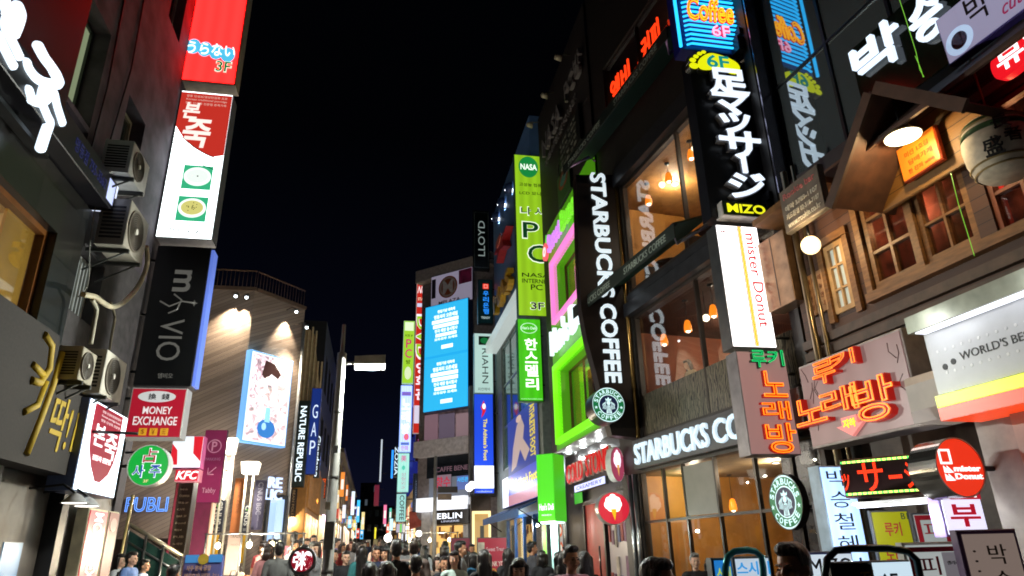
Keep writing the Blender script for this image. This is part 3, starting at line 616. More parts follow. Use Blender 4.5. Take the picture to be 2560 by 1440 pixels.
# ------------------------------------------------------------------ splayed corner block
o3 = Vector((4.9, 34, 0)); fc = PC.frame(o3)
CB = thing('corner_building', 'splayed corner block carrying the big blue screen and a lingerie shop below', 'building', fc)
m = MB(); facade(m, -3.75, 1.2, 0, 16.1, [], .3); shell(m, -3.75, 1.2, 0, 16.1, 9); m.build('wall', P('#8d8688', .7, var=.3), CB)
m = MB(); m.box(-3.85, 1.2, 15.9, 16.6, .01, .5); m.build('parapet', P('#b3a7a0', .6), CB)
def pch(tl, br): return hole(PC, o3, tl, br)
h = pch((1065, 1032), (1180, 1106)); MB().box(h[0], h[1], h[2], h[3], .0, .12).build('poster_band', P('#b09aa4', .5, var=.9, scale=2.2), CB)
h = pch((1056, 1108), (1180, 1133)); MB().box(h[0]-.1, 1.2, h[2], h[3], .0, .6).build('cornice', P('#d8d4d6', .5), CB)
h = pch((1070, 1138), (1172, 1188)); MB().box(h[0], h[1], h[2], h[3], .0, .08).build('window_band', P('#2a3038', .08, var=.5, scale=1), CB)
h = pch((1075, 1188), (1170, 1245)); MB().box(h[0], h[1], h[2], h[3], .0, .06).build('window_band', E('#9098a8', .35), CB)
h = pch((1085, 1316), (1172, 1386)); MB().box(h[0], h[1], .9, h[3], .0, .05).build('lit_window', E('#ffcf78', .9), CB)
rnd = random.Random(2)
for i in range(14): x = h[0]+.1+(h[1]-h[0]-.35)*i/13; y = h[2]+.3+rnd.random()*.7; MB().box(x, x+.1, y, y+.25+rnd.random()*.2, .052, .1).build('hanging_garment', P(('#b5762c', '#e8c890', '#8a5030')[i % 3], .6, var=.3), CB)
for a, b in (((1062, 1262), (1082, 1386)), ((1165, 1262), (1178, 1386))): h = pch(a, b); MB().box(h[0], h[1], .8, h[3], .0, .25).build('white_column', P('#cfcfd2', .4), CB)
for a_, b_, c_ in (((1066, 1040), (1098, 1100), '#b08a98'), ((1102, 1038), (1140, 1098), '#8a7a90'), ((1144, 1036), (1178, 1096), '#c0a0a8')): q = pch(a_, b_); MB().box(q[0], q[1], q[2], q[3], .121, .15).build('poster', E(c_, .38), CB)  # weak glow on the posters stands in for light on the print
h = pch((1056, 1248), (1176, 1274)); MB().box(h[0], h[1], h[2], h[3], .0, .5).build('lit_canopy', E('#f4f8ff', 1.1), CB)
plight(CB, 90, (1, .97, .92), (-1.2, 3.3, 3.2), .3)  # unseen fill light over the street, added to brighten the crowd
# shop beside it with a gold lit frame
sp = thing('shop_front', 'narrow shop front outlined in warm gold light under the blue and white blade', 'building', PY(31.5).frame(Vector((4.75, 31.5, 0))))
wf = lambda tl, br: hole(PY(31.5), Vector((4.75, 31.5, 0)), tl, br)
h = wf((1178, 1240), (1229, 1390)); MB().box(h[0], h[1], .5, h[3], -.4, -.05).build('wall', P('#4a3c30', .6), sp)
MB().box(h[0]-.05, h[1]+1.0, h[3], 9, -.6, -.1).build('upper_wall', P('#5a5c60', .6), sp)
q = wf((1186, 1285), (1222, 1390)); MB().box(q[0], q[1], .5, q[3], -.045, -.02).build('lit_window', E('#caa05a', .75), sp)
m = MB(); m.box(q[0]-.1, q[0], .5, q[3], -.04, .03).box(q[1], q[1]+.1, .5, q[3], -.04, .03).box(q[0]-.1, q[1]+.1, q[3], q[3]+.12, -.04, .03); m.build('glowing_frame', E('#ffe6a8', 1.3), sp)
MB().box(q[0]+.25, q[1]-.2, .6, q[3]-.5, -.019, .0).build('door', P('#3a3a30', .3), sp)
# ------------------------------------------------------------------ glass-fronted block on the near east side
GF = thing('glass_building', 'dark mirror glass block behind the neon sign column reflecting the signs', 'building', PR1.off(-.32).frame(o1-PR1.n*.32))
MIR = newmat('mirror_glass')[0]; b_ = MIR.node_tree.nodes['Principled BSDF']; b_.inputs['Base Color'].default_value = lin('#a4aeb0'); b_.inputs['Metallic'].default_value = .85; b_.inputs['Roughness'].default_value = .03
zlo, zhi = 7.1, 17
m = MB(); m.add([(2.35, zlo, 0), (8.5, zlo, 0), (8.5, zhi, 0), (2.35, zhi, 0)], [(0, 1, 2, 3)]); shell(m, 2.35, 8.5, -.1, zhi, 10, -.02); m.build('glass_wall', MIR, GF)
m = MB()
for x in (2.35, 3.55, 4.7, 5.9, 7.1): m.box(x, x+.05, zlo, zhi, .001, .03)
for y in (8.9, 10.9, 12.9): m.box(2.4, 8.5, y, y+.04, .003, .028)
m.build('glazing_bar', P('#2a2c30', .3, .6), GF)
m = MB(); m.box(2.3, 8.6, zlo-.25, zlo, -.1, .12); m.build('ledge', P('#2c2826', .5), GF)
m = MB(); m.box(2.2, 2.34, 6.9, 17, .03, .3).box(1.9, 2.0, 8, 17, .33, .4); m.build('steel_fin', P('#9a96a8', .2, .9), GF)
m = MB(); facade(m, 2.32, 8.5, -.1, 6.9, [], .1, -.3); m.build('lower_wall', P('#625852', .7, var=.3), GF)
# ------------------------------------------------------------------ timber house over the karaoke entrance
oh = Vector((6.1, 8.5, 0)); fh = PWH.frame(oh); HH = lambda tl, br: hole(PWH, oh, tl, br)
WHs = thing('timber_house', 'rustic upper storey in weathered brown boards with multi-paned windows and a small gable', 'building', fh)
sid = planks('#5e3a22', '#301c14', .15, 'weathered_siding', .6, 'Y', .8)
w1 = HH((2088, 595), (2150, 805)); w2 = HH((2178, 440), (2352, 735)); w3 = HH((2300, 385), (2478, 700))
zs = 4.5
K1 = (.62, 1.0, 4.55, 5.55); K2 = (1.38, 2.12, 4.65, 6.05); K3 = (2.2, 2.9, 4.65, 6.05); K4 = (3.1, 4.2, 4.6, 6.0)
m = MB(); facade(m, -.1, 5.5, 3.7, 6.65, [K1, K2, K3, K4], .15); shell(m, -.1, 5.5, 3.7, 6.65, 3); m.build('siding', sid, WHs)
wd = P('#7c5630', .45, var=.4, scale=5, vscale=(1, 6, 1)); wd2 = P('#6a4622', .5, var=.4)
window(WHs, K1, P('#b08a58', .5, var=.3), E('#cfd6c8', .55), .07, .1, 2, 3, -.02, .03)
dim = glass('dim_glass', '#c4b4a8', 1.2)
window(WHs, K2, wd, dim, .07, .1, 2, 3, -.04, .04); window(WHs, K3, wd, dim, .07, .1, 2, 3, -.05, .03); window(WHs, K4, P('#7a3c20', .5), dim, .06, .1, 3, 3, -.08, .04)
room(WHs, 1.2, 4.4, 4.5, 6.3, -.62, -.16, P('#8a5048', .8, var=.8, scale=6), P('#4a3424', .8))
for x, l in ((1.75, 'small lamp inside the multi-paned window nearer the globe lamp'), (3.4, 'small lamp inside the multi-paned window nearer the barrel')): t = thing('pendant_lamp', l, 'pendant lamp', fh @ Vector((x, 5.75, -.4)), 'lamps inside the timber house'); MB().ball((0, 0, 0), .05, 12, 8).build('bulb', E('#ffd890', 4), t); MB().tube([(0, 0, .04), (0, 0, .5)], .006, 5).build('cord', DKM, t); plight(t, 26, (1, .7, .4), (0, 0, -.12))
m = MB()
for k in (K1, K2): m.box(k[0]-.12, k[0]-.02, k[2]-.1, k[3]+.12, .002, .06)
m.box(1.28, 4.4, 6.06, 6.18, .002, .1).box(1.28, 5.4, 4.48, 4.6, .003, .12).box(.5, 1.12, 5.57, 5.68, .002, .06).box(1.02, 1.12, 4.45, 5.56, .002, .06).box(2.13, 2.19, 4.62, 6.05, .001, .05); m.build('trim', wd, WHs)
m = MB()
for i in range(4): m.box(-.1, 5.5, 3.72+i*.17, 3.84+i*.17, .0, .05+.012*i)
m.build('lower_board', P('#4a382c', .6, var=.4), WHs)
MB().box(-.15, 1.3, 6.2, 6.3, .0, .55).build('soffit', wd2, WHs)
# small gable roof above the windows
GR = WHs
ap = PWH.off(.9).loc(oh, 2185, 232); lf = PWH.off(.9).loc(oh, 2085, 520); rt = PWH.off(.9).loc(oh, 2410, 280)
def slab(mb, a, b, t, z0, z1):
    d = Vector((b[0]-a[0], b[1]-a[1])); n = Vector((-d.y, d.x)).normalized()*t; n = n if n.y > 0 else -n
    return mb.prism([a, b, (b[0]+n.x, b[1]+n.y), (a[0]+n.x, a[1]+n.y)], z0, z1)
m = MB(); slab(m, ap, lf, .09, .0, .9); slab(m, ap, rt, .088, .001, .9); m.build('gable_roof', P('#4a2e1e', .6, var=.35), GR)
m = MB(); slab(m, (ap[0], ap[1]-.02), (lf[0], lf[1]-.02), .14, .9, .94); slab(m, (ap[0], ap[1]-.02), (rt[0], rt[1]-.02), .141, .901, .945); m.build('bargeboard', P('#4e3a2e', .6, var=.3), GR)
m = MB(); m.prism([ap, lf, (rt[0], lf[1]), rt], .16, .2); m.build('gable_board', planks('#94682f', '#5c3c1c', .16, 'gable_boards', .55, 'Y', .8), GR)
# ================================================================== SIGNS, WEST SIDE
WT = E('#f2ffff', 1.5, tubes=1.6); TXW = E('#ffffff', 1.6)
ink = lambda h, s=.0: P(h, .5, var=.05)
s = Sign('blade_sign', 'red lit blade sign with a cyan bubble of white letters, topmost of the tall stack', 'sign', [(503, -150), (645, -140), (583, 217), (441, 195)], PLS, .35, E('#ff2422', 3.2, tubes=1.2), P('#8f8474', .5), rim=.03)
for i in range(4): s.oval(.2+.2*i, .225-.012*i, .125, .05, E('#55c8f0', 1.0), 'bubble', .003)
s.text('うらない', .1, .175, .92, .255, TXW, bold=.02); s.text('3F', .62, .07, .9, .145, E('#d8ffe8', 1), bold=.09, name='lettering'); s.z += .008; s.text('3F', .64, .076, .88, .139, E('#1c9a50', .6), bold=.03)
s.bracket(-.45, (.1, .5, .9))
s = Sign('blade_sign', 'lit porridge shop blade, red above and white below with two bowl pictures', 'sign', [(456, 225), (586, 240), (527, 600), (387, 592)], PLS, .35, WT, P('#6a6a70', .4), rim=.012)
s.poly([(.012, .988), (.988, .988), (.988, .56), (.8, .545), (.6, .565), (.4, .6), (.2, .655), (.012, .74)], E('#d8382c', .8), 'red_panel', .004)
m_ = E('#fff2e8', 1.1)
for i in range(3): s.text(('명동 단성보/영양만점죽 프로', 'Korean traditional porridge', '명동 단성죽 전문점 본죽가족')[i], .12, .955-.026*i, .9, .972-.026*i, E('#f0c8b8', .7), d=.003)
s.text('본', .1, .8, .42, .915, m_, bold=.05, slant=.1); s.text('죽', .16, .6, .68, .8, m_, bold=.05, slant=.1)
s.z += .008
m = MB()
for k in range(3): m.tube([(s.X(.02+.96*i/12), s.Y((.70-.04*k)-.17*math.sin(i/12*1.5)), s.z) for i in range(13)], .008, 5)
m.build('brush_line', ink('#5a4a50'), s.root)
for y0, bowl in ((.315, '#f4fff8'), (.105, '#d8d27a')):
    s.patch(.3, y0, .84, y0+.16, E('#3fc48c', .85), 'picture'); s.oval(.57, y0+.085, .25, .062, E('#f2fff6', 1.25), 'bowl'); s.oval(.57, y0+.087, .2, .046, E(bowl, 1.0), 'porridge')
m = MB(); rnd = random.Random(1)
for i in range(16): a = rnd.random()*6.3; r_ = rnd.random()*.14; m.disc(s.X(.57+r_*math.cos(a)), s.Y(.192+.23*r_*math.sin(a)), .009, s.z, s.z+.003, 6)
m.disc(s.X(.58), s.Y(.4), .014, s.z, s.z+.003, 8); m.build('garnish', ink('#4a5a20'), s.root)
s.text('명동점', .42, .066, .72, .09, ink('#3a6a78'), bold=.01); s.text('755-3562', .2, .022, .88, .052, ink('#2a4a58'), bold=.0)
s.bracket(-.45, (.1, .5, .9))
s = Sign('blade_sign', 'black blade sign with grey turned lettering and a glowing blue edge', 'sign', [(397, 607), (527, 627), (477, 970), (332, 960)], PLS, .35, P('#0b0c0e', .3), P('#101012', .4), rim=.01)
g_ = E('#8f8d86', .28, base='#3a3936', sample=False)  # faint glow stands in for light on the grey letters
s.text('m', .4, .66, .72, .82, g_, -1, .05); s.text('VIO', .3, .17, .72, .46, g_, -1, -.005)
m = MB(); zc = s.z+.004
for pts in ([(.22, .585), (.4, .55), (.62, .59), (.86, .58)], [(.45, .64), (.6, .6), (.55, .53), (.4, .5)]): m.tube([(s.X(x), s.Y(y), zc) for x, y in pts], .014, 6)
m.prism([(s.X(.84)+.06*(1 if k % 2 == 0 else .4)*math.cos(k*math.pi/4), s.Y(.58)+.06*(1 if k % 2 == 0 else .4)*math.sin(k*math.pi/4)) for k in range(8)], s.z, s.z+.006); m.build('emblem', g_, s.root)
s.text('엠비오', .4, .05, .66, .085, g_, bold=.02)
MB().box(s.w/2+.002, s.w/2+.05, .02, s.h-.02, -.3, -.03).build('lit_edge', E('#6a86e8', .75), s.root); s.bracket(-.45, (.1, .5, .9))
s = Sign('blade_sign', 'red money exchange blade with white capitals and three yellow squares', 'sign', [(330, 968), (467, 972), (453, 1098), (311, 1093)], PLS, .3, E('#b81830', .55), E('#b9b6b0', .3), rim=.02)
s.oval(.47, .82, .34, .115, E('#d8d8d8', .6), 'oval'); s.text('換', .32, .76, .46, .88, ink('#101018'), bold=.03); s.text('錢', .56, .76, .7, .88, ink('#101018'), bold=.03)
w_ = E('#e8dede', .75); s.text('MONEY', .26, .47, .78, .62, w_, bold=.03); s.text('EXCHANGE', .12, .25, .9, .42, w_, bold=.03)
for i, c in enumerate('$￥元'): x = .25+.19*i; s.patch(x, .05, x+.14, .19, E('#e0a428', .6), 'square', .003); s.text(c, x+.04, .07, x+.1, .17, ink('#a85a18'), z=s.z)
s.bracket(-.45, (.2, .8))
s = Sign('round_sign', 'green round fortune teller sign with a red and two blue characters', 'sign', [(319, 1112), (423, 1112), (423, 1216), (319, 1216)], PLS, .22, E('#14a83c', .8), P('#c8ccc8', .4), shape='disc', rim=.012)
for t, a, bb in (('占', (.34, .55, .7, .92), '#c8283c'), ('사', (.14, .2, .44, .52), '#2a58c8'), ('주', (.54, .2, .84, .52), '#2a58c8')):
    s.text(t, *a, E('#f4f8ff', 1.1), bold=.07); s.text(t, a[0]+.02, a[1]+.015, a[2]-.02, a[3]-.015, E(bb, .5), bold=.02, z=s.z+.008)
s.text('3F', .44, .09, .56, .16, E('#f0e0a0', .8), bold=.02); s.bracket(-.6, (.5,))
for tl, tr, br, bl, lb_ in (((385, 600), (399, 602), (377, 738), (362, 736), 'pale violet lit strip beside the black blade sign'), ((337, 842), (352, 844), (330, 986), (311, 984), 'pale violet lit strip above the money exchange blade')):
    s = Sign('lit_strip', lb_, 'sign', [tl, tr, br, bl], PY(12.4), .2, E('#8f84b8', .5), DKM, rim=.01, group='lit strips by the tall stack'); s.bracket(-.3, (.5,))

# neon calligraphy on the dark fascia
PLF = PLA.off(.3); fo = PLF.hit(100, 370); fo.z -= .1
NL = thing('neon_lettering', 'huge white glowing brush letters on the dark fascia of the stone building', 'sign', PLF.frame(fo))
def strokes(lst, r, m, par, name):
    b = MB()
    for st in lst:
        q = [PLF.loc(fo, x/3, y/3) for x, y in st]; pts = []
        for i in range(len(q)-1):
            for k in range(4):
                t = k/4; p0_ = q[max(i-1, 0)]; p1_ = q[i]; p2_ = q[i+1]; p3_ = q[min(i+2, len(q)-1)]
                pts.append(tuple(.5*((2*p1_[j])+(-p0_[j]+p2_[j])*t+(2*p0_[j]-5*p1_[j]+4*p2_[j]-p3_[j])*t*t+(-p0_[j]+3*p1_[j]-3*p2_[j]+p3_[j])*t**3) for j in (0, 1))+(0,))
        pts.append((*q[-1], 0)); b.tube(pts, r, 10); b.ball(pts[0], r, 10, 8); b.ball(pts[-1], r, 10, 8)
    return b.build(name, m, par)
NEON = E('#dff0ff', 1.5)
strokes([[(285, 345), (330, 430), (375, 490), (420, 560), (425, 625), (340, 620), (260, 580), (205, 510), (190, 470)], [(405, 540), (440, 610), (425, 635)],
         [(330, 625), (300, 690), (290, 740)], [(205, 675), (235, 745), (300, 765), (350, 735), (375, 690)], [(365, 640), (395, 700), (415, 790), (455, 915)],
         [(300, 765), (340, 860), (365, 920), (340, 1000), (305, 1110)]], .054, NEON, NL, 'neon_letter')
strokes([[(20, -30), (40, 40), (60, 110), (20, 180), (60, 270), (100, 350), (130, 415)], [(130, 45), (150, 110), (130, 190), (105, 250)], [(60, 110), (105, 170)], [(-30, 260), (20, 360), (60, 440), (85, 485)]], .054, NEON, NL, 'neon_letter')
m = MB()
for y in (.2, .8): m.box(-.9, .4, y, y+.05, -.22, -.1)
m.build('rail', DKM, NL)
fa = thing('fascia_sign', 'dark shop fascia with small blue lettering and a lit white end', 'sign', PLA.frame(Vector((-3.95, 6, 6.02))))
MB().bbox(-2, 3.05, 0, .42, .02, .3).build('cabinet', P('#121016', .4), fa); MB().box(3.06, 3.12, .02, .4, .03, .29).build('lit_end', E('#dfe8ff', 1.2), fa)
b = MB(); put_text(b, '명동점 755-3562', 1.7, .12, 2.7, .3, .301, .006, 0, .0); b.build('lettering', E('#2c2f6a', .3), fa)
b = MB(); b.box(2.78, 3.0, .06, .36, .301, .305); b.build('panel', E('#c8d4ff', .9), fa)
MB().bbox(-4, 1.75, .45, 2.75, .02, .08).build('backboard', P('#17161a', .4), fa)
# grey fascia with yellow lettering
gs = thing('fascia_sign', 'grey cloth shop fascia with yellow brush lettering low on the stone building', 'sign', PLA.frame(Vector((-3.95, 9, 2.6))))
m = MB(); m.prism([(-3, 0), (1.2, 0), (1.2, 1.28), (-.55, 1.28), (-.62, 1.46), (-3, 1.46)], .02, .3); m.build('cabinet', P('#35302d', .85, var=.2, scale=30), gs)
YL = P('#b8991c', .6, var=.1); b = MB(); put_text(b, '딱!10일', -.42, .22, 1.1, .84, .301, .01, 0, .02, slant=.12); b.build('lettering', YL, gs); b = MB(); b.tube([(-1.0, 1.36, .3), (-.78, 1.3, .3), (-.72, 1.05, .3), (-.85, .86, .3), (-1.05, .84, .3)], .045, 8).tube([(-.72, .9, .3), (-.8, .62, .3), (-1.05, .5, .3)], .04, 8).tube([(-.5, 1.3, .3), (-.55, .9, .3), (-.66, .5, .3), (-.8, .1, .3)], .045, 8).tube([(-1.1, 1.0, .3), (-.8, .95, .3)], .04, 8); b.build('brush_character', YL, gs)
s = Sign('wall_sign', 'lit white porridge sign with a red shield of brush letters under the air conditioners', 'sign', [(227, 990), (313, 1044), (287, 1252), (182, 1221)], PLA.off(.4), .3, E('#e6f4ff', 1.25, tubes=2), P('#5a6a90', .4), rim=.015)
s.poly([(.12, .97), (.85, .97), (.85, .55), (.8, .38), (.72, .25), (.55, .14), (.42, .14), (.28, .28), (.17, .45), (.12, .65)], E('#b81c34', .75), 'shield')
s.text('본', .2, .52, .46, .76, TXW, bold=.03); s.text('죽', .5, .42, .8, .72, TXW, bold=.03); s.text('전통죽 전문점', .26, .36, .72, .42, TXW, bold=.01)
for i in range(3): s.text(('명동 단성보영양만점죽', 'Korean porridge house', '명동 단성죽 전문점')[i], .3, .9-.05*i, .8, .93-.05*i, E('#f4dede', .9), d=.003)
# lamps under it, banner, rod
for i, (x, y, l) in enumerate(((186, 1256, 'white dish lamp under the lit porridge sign, nearer the grey fascia'), (217, 1264, 'white dish lamp under the lit porridge sign, nearer the red banner'))):
    p = PLA.off(.55).hit(x, y); t = thing('dish_lamp', l, 'lamp', p, 'dish lamps under the porridge sign')
    MB().lathe([(.02, .1), (.06, .08), (.14, .0), (.145, -.01), (.13, -.005)], seg=20).build('lamp_shade', P('#a8a8a8', .4), t); MB().lathe([(0, -.012), (.125, -.008), (.125, .0), (0, .0)], seg=20).build('lens', E('#fff8ea', 5), t)
    MB().tube([(-.5, 0, .16), (-.15, 0, .2), (0, 0, .1)], .015, 6).build('arm', DKM, t)
    L_ = bpy.data.lights.new('bulb', 'SPOT'); L_.energy = 30; L_.color = (1, .95, .85); L_.spot_size = R(120); L_.shadow_soft_size = .08; q = bpy.data.objects.new('bulb', L_); COL.objects.link(q); q.parent = t; q.location = (0, 0, -.05)
s = Sign('banner_sign', 'red money exchange banner reading downward beside a dark red panel', 'sign', [(226, 1270), (264, 1274), (214, 1640), (150, 1650)], PLA.off(.2), .15, E('#d83848', .7), P('#d8cfae', .5), rim=.03)
s.text('MONEY EXCHANGE', .28, .12, .74, .97, E('#fff0ea', 1.0), -1, .03)
s = Sign('door_panel', 'dark red panel with a faint oval emblem next to the money exchange banner', 'panel', [(266, 1275), (288, 1280), (250, 1630), (218, 1640)], PLA.off(.15), .1, P('#7a2c30', .5), P('#b8ae90', .5), rim=.02)
s.oval(.5, .9, .32, .05, P('#a87a78', .5), 'emblem'); s.patch(.3, .3, .7, .42, P('#a8742a', .5), 'sticker')
p0_ = PLA.off(.3).hit(206, 1078); p1_ = at(345, 1084, p0_.y+.02)
r_ = thing('sign_rod', 'thin black rod sticking out from the grey fascia across the porridge sign', 'rod', p0_); MB().tube([(0, 0, 0), p1_-p0_], .018, 8).build('rod', BLK, r_); MB().ball((0, 0, 0), .035, 10, 8).build('mount', BLK, r_)
# air conditioners
def aircon(c, label, col='#b9b5a6', hubc='#d8d4c8'):
    pl = PLA.off(.52); s = Sign('air_conditioner', label, 'air conditioner', c, pl, .36, None, P(col, .5, var=.2), 'air conditioner units on the stone building', rim=.02)
    w, h = s.w, s.h; r_ = min(w, h)*.4; cx = -w*.1
    m = MB(); m.ring(cx, h/2, r_*.97, r_*1.06, -.002, .02, 32)
    MB().disc(cx, h/2, r_*.97, .0, .006, 32).build('fan_hole', P('#2c2420', .5), s.root)
    for i in range(7): m.ring(cx, h/2, r_*(.2+.11*i), r_*(.2+.11*i)+.006, .006, .014, 28)
    m.build('fan_grille', P('#6f675c', .5), s.root); MB().disc(cx, h/2, r_*.16, .006, .03, 16).build('hub', P(hubc, .4), s.root)
    m = MB()
    for i in range(9): y = h*.14+i*h*.082; m.box(-w/2-.006, -w/2-.001, y, y+h*.045, -.32, -.05)
    m.build('side_vent', P('#1a1816', .6), s.root)
    m = MB()
    for x in (-w*.3, w*.3): m.box(x-.02, x+.02, -.05, -.002, -.5, .03); m.tube([(x, -.03, 0), (x, -.32, -.5)], .014, 6)
    m.build('bracket', P('#3a3c3a', .5, .4), s.root)
aircon([(337, 352), (371, 413), (363, 500), (322, 430)], 'topmost air conditioner, its pale front lit by the white sign', '#c4c4c0')
aircon([(333, 497), (371, 564), (354, 672), (307, 608)], 'second air conditioner from the top with a grimy dark fan and pale hub', '#9c968a', '#e8e4d8')
aircon([(211, 866), (245, 890), (226, 968), (194, 946)], 'low air conditioner above the grey fascia, next to the wall window', '#a8a08c')
aircon([(272, 872), (319, 913), (297, 1016), (249, 977)], 'low air conditioner above the lit porridge sign with a blue badge', '#c2bdb0')
def hose(lst, r, col, label, off=.4, nm='hose'):
    pl = PLA.off(off); pts = [pl.hit(x, y) for x, y in lst]; q = []
    for i in range(len(pts)-1):
        for k in range(5):
            t = k/5; a, b_, c, d = pts[max(i-1, 0)], pts[i], pts[i+1], pts[min(i+2, len(pts)-1)]
            q.append(.5*((2*b_)+(c-a)*t+(2*a-5*b_+4*c-d)*t*t+(3*b_-a-3*c+d)*t**3))
    q.append(pts[-1]); o_ = MB().tube([p-pts[-1] for p in q], r, 8).build(nm, P(col, .5), None); o_.location = pts[-1]; tag(o_, label, nm)
hose([(366, 615), (368, 660), (353, 702), (333, 732), (306, 758), (280, 767), (255, 755), (238, 742), (207, 736)], .035, '#b8ae92', 'thick cream hose looping down from the grimy air conditioner')
hose([(230, 748), (241, 775), (236, 806), (227, 860)], .028, '#b0aa94', 'cream hose dropping to the low air conditioner beside the slatted window')
hose([(276, 755), (287, 792), (280, 835), (274, 875)], .018, '#6f654e', 'thin brown hose dropping to the air conditioner with the blue badge')
hose([(196, 742), (215, 720), (222, 690), (226, 600), (238, 520)], .008, '#8a8a84', 'thin grey wire running up the stone wall', .12, 'wire')

# ================================================================== SIGNS ON THE TIMBER-CLAD BLOCK
s = Sign('billboard', 'bright lit billboard of a blue bottle among pale flowers on the clad corner', 'billboard', [(628, 870), (733, 905), (714, 1118), (603, 1105)], PN2.off(.25), .22, E('#f2f6ff', 1.35), E('#78b8f8', .9), rim=.05)
def petals():
    m, t, b = newmat('printed_flowers'); L = t.links.new; N = t.nodes.new
    tc = N('ShaderNodeTexCoord'); n = N('ShaderNodeTexNoise'); n.inputs['Scale'].default_value = 3.2; n.inputs['Detail'].default_value = 5; n.inputs['Distortion'].default_value = 2
    r = N('ShaderNodeValToRGB'); e = r.color_ramp.elements; e[0].position = .34; e[0].color = lin('#4a3a58'); e[1].position = .52; e[1].color = lin('#fbf4ff')
    for p_, c in ((.41, '#a8708c'), (.46, '#d8a8bc'), (.62, '#ffffff'), (.7, '#d8e0f8')): x = e.new(p_); x.color = lin(c)
    L(tc.outputs['Object'], n.inputs['Vector']); L(n.outputs['Fac'], r.inputs[0]); L(r.outputs[0], b.inputs['Emission Color']); b.inputs['Emission Strength'].default_value = 1.2; return m
s.patch(.06, .03, .94, .97, petals(), 'picture')
s.poly([(.28, .75), (.34, .92), (.55, .9), (.72, .8), (.66, .74), (.5, .78), (.38, .7)], E('#5a3a38', .6), 'picture_hair'); s.oval(.5, .7, .14, .05, E('#fff0ec', 1.3), 'picture_face')
s.oval(.5, .17, .2, .1, E('#3c86d8', .9), 'picture_bottle'); s.poly([(.44, .24), (.56, .24), (.55, .4), (.45, .4)], E('#9adcf0', 1.1), 'picture_bottle'); s.oval(.44, .19, .05, .04, E('#a8d8ff', 1.2), 'picture_gleam')
pn = PN1.off(.12); po = pn.hit(368, 1280); t = thing('neon_lettering', 'blue white double outlined neon letters low on the brown clad wall', 'sign', pn.frame(po))
a, c = pn.loc(po, 312, 1280), pn.loc(po, 424, 1243); b = MB(); put_text(b, 'PUBLI', a[0], .0, c[0], c[1], .03, .03, 0, 0, .022); b.build('neon_letter', E('#6aa0ff', 1.5), t)
b = MB(); put_text(b, 'PUBLI', a[0], .0, c[0], c[1], .0, .02, 0, .02); b.build('letter_body', P('#28365a', .4), t)
pn = PN2.off(.1); po = pn.hit(677, 1250); t = thing('neon_lettering', 'white lit capitals in two lines on the brown clad corner by the lit doorway', 'sign', pn.frame(po))
b = MB(); put_text(b, 'RE', -.18, .36, .34, .68, 0, .08, 0, .03); put_text(b, 'LIC', -.3, 0, .38, .32, 0, .08, 0, .03); b.build('letter', E('#c8dcff', 1.4), t)
wl = 'spotlights along the roof of the clad block'
for pl, px, py, l, pw in ((PN1, 590, 737, 'small spotlight on the clad wall nearer the black blade', 70), (PN1, 617, 740, 'small spotlight on the clad wall just before the corner', 70), (PN2, 740, 776, 'small spotlight on the clad corner above the billboard', 60), (Plane((-2.1, 24.4), 60), 766, 815, 'small spotlight past the clad corner lighting the beige gable', 60)):
    p = pl.off(.45).hit(px, py); t = thing('spotlight', l, 'spotlight', pl.frame(p), wl)
    MB().lathe([(0, .06), (.05, .06), (.06, -.05), (0, -.05)], seg=14).build('housing', P('#9a9a9a', .4, .5), t); MB().ball((0, -.055, .02), .05, 12, 8).build('lens', E('#eaf6ff', 8), t); MB().tube([(0, .06, 0), (0, .15, -.2), (0, .1, -.45)], .012, 6).build('arm', DKM, t)
    L_ = bpy.data.lights.new('beam', 'SPOT'); L_.energy = pw*15; L_.color = (1, .84, .6); L_.spot_size = R(74); L_.spot_blend = .7; L_.shadow_soft_size = .04; q = bpy.data.objects.new('beam', L_); COL.objects.link(q); q.parent = t; q.location = (0, -.1, -.24)
    q.rotation_euler = (R(-86), 0, R(-16) if pl is PN1 else 0)
# ================================================================== SIGNS UP THE STREET, WEST
def blade(label, c, d, face, **k):
    br = k.pop('br', -.5); s = Sign('blade_sign', label, 'sign', c, PY(d), k.pop('th', .3), face, k.pop('side', DKM), **k); s.bracket(br, (.2, .8)); return s
GLW = E('#e6f6ff', 1.4)
s = blade('dark green blade with glowing white capitals hung from the clad corner', [(745, 1001), (775, 1001), (760, 1217), (726, 1217)], 26, P('#0f2420', .4), side=P('#0c1c18', .4)); s.text('NATURE REPUBLIC', .28, .06, .78, .93, GLW, -1, .04)
s = blade('blue blade with three thin outlined white capitals beyond the green blade', [(779, 970), (801, 970), (792, 1186), (764, 1186)], 26.5, E('#1c3c9c', .45), side=P('#14286a', .4))
for i, ch in enumerate('GAP'): s.text(ch, .25, .64-.21*i, .78, .8-.21*i, E('#d8e8ff', 1.1), bold=-.012)
s = blade('dark strip of glowing white turned letters beside the blue blade', [(790, 1088), (803, 1088), (798, 1194), (784, 1194)], 26.8, P('#121822', .4)); s.text('Giordano', .15, .02, .85, .98, GLW, -1, .02)
s = blade('brown vertical shop sign with cream capitals under the green blade', [(729, 1222), (743, 1222), (737, 1292), (722, 1292)], 26.5, P('#3a2a20', .5)); s.text('BEAN POLE', .3, .05, .7, .95, P('#b89a70', .5), -1, .02)
s = blade('orange lit vertical sign with capitals behind the lamp post', [(806, 1195), (817, 1195), (813, 1246), (801, 1246)], 36, E('#7a2408', .5)); s.text('DUNKIN', .2, .05, .8, .95, E('#ff6a20', 1.2), -1, .03)
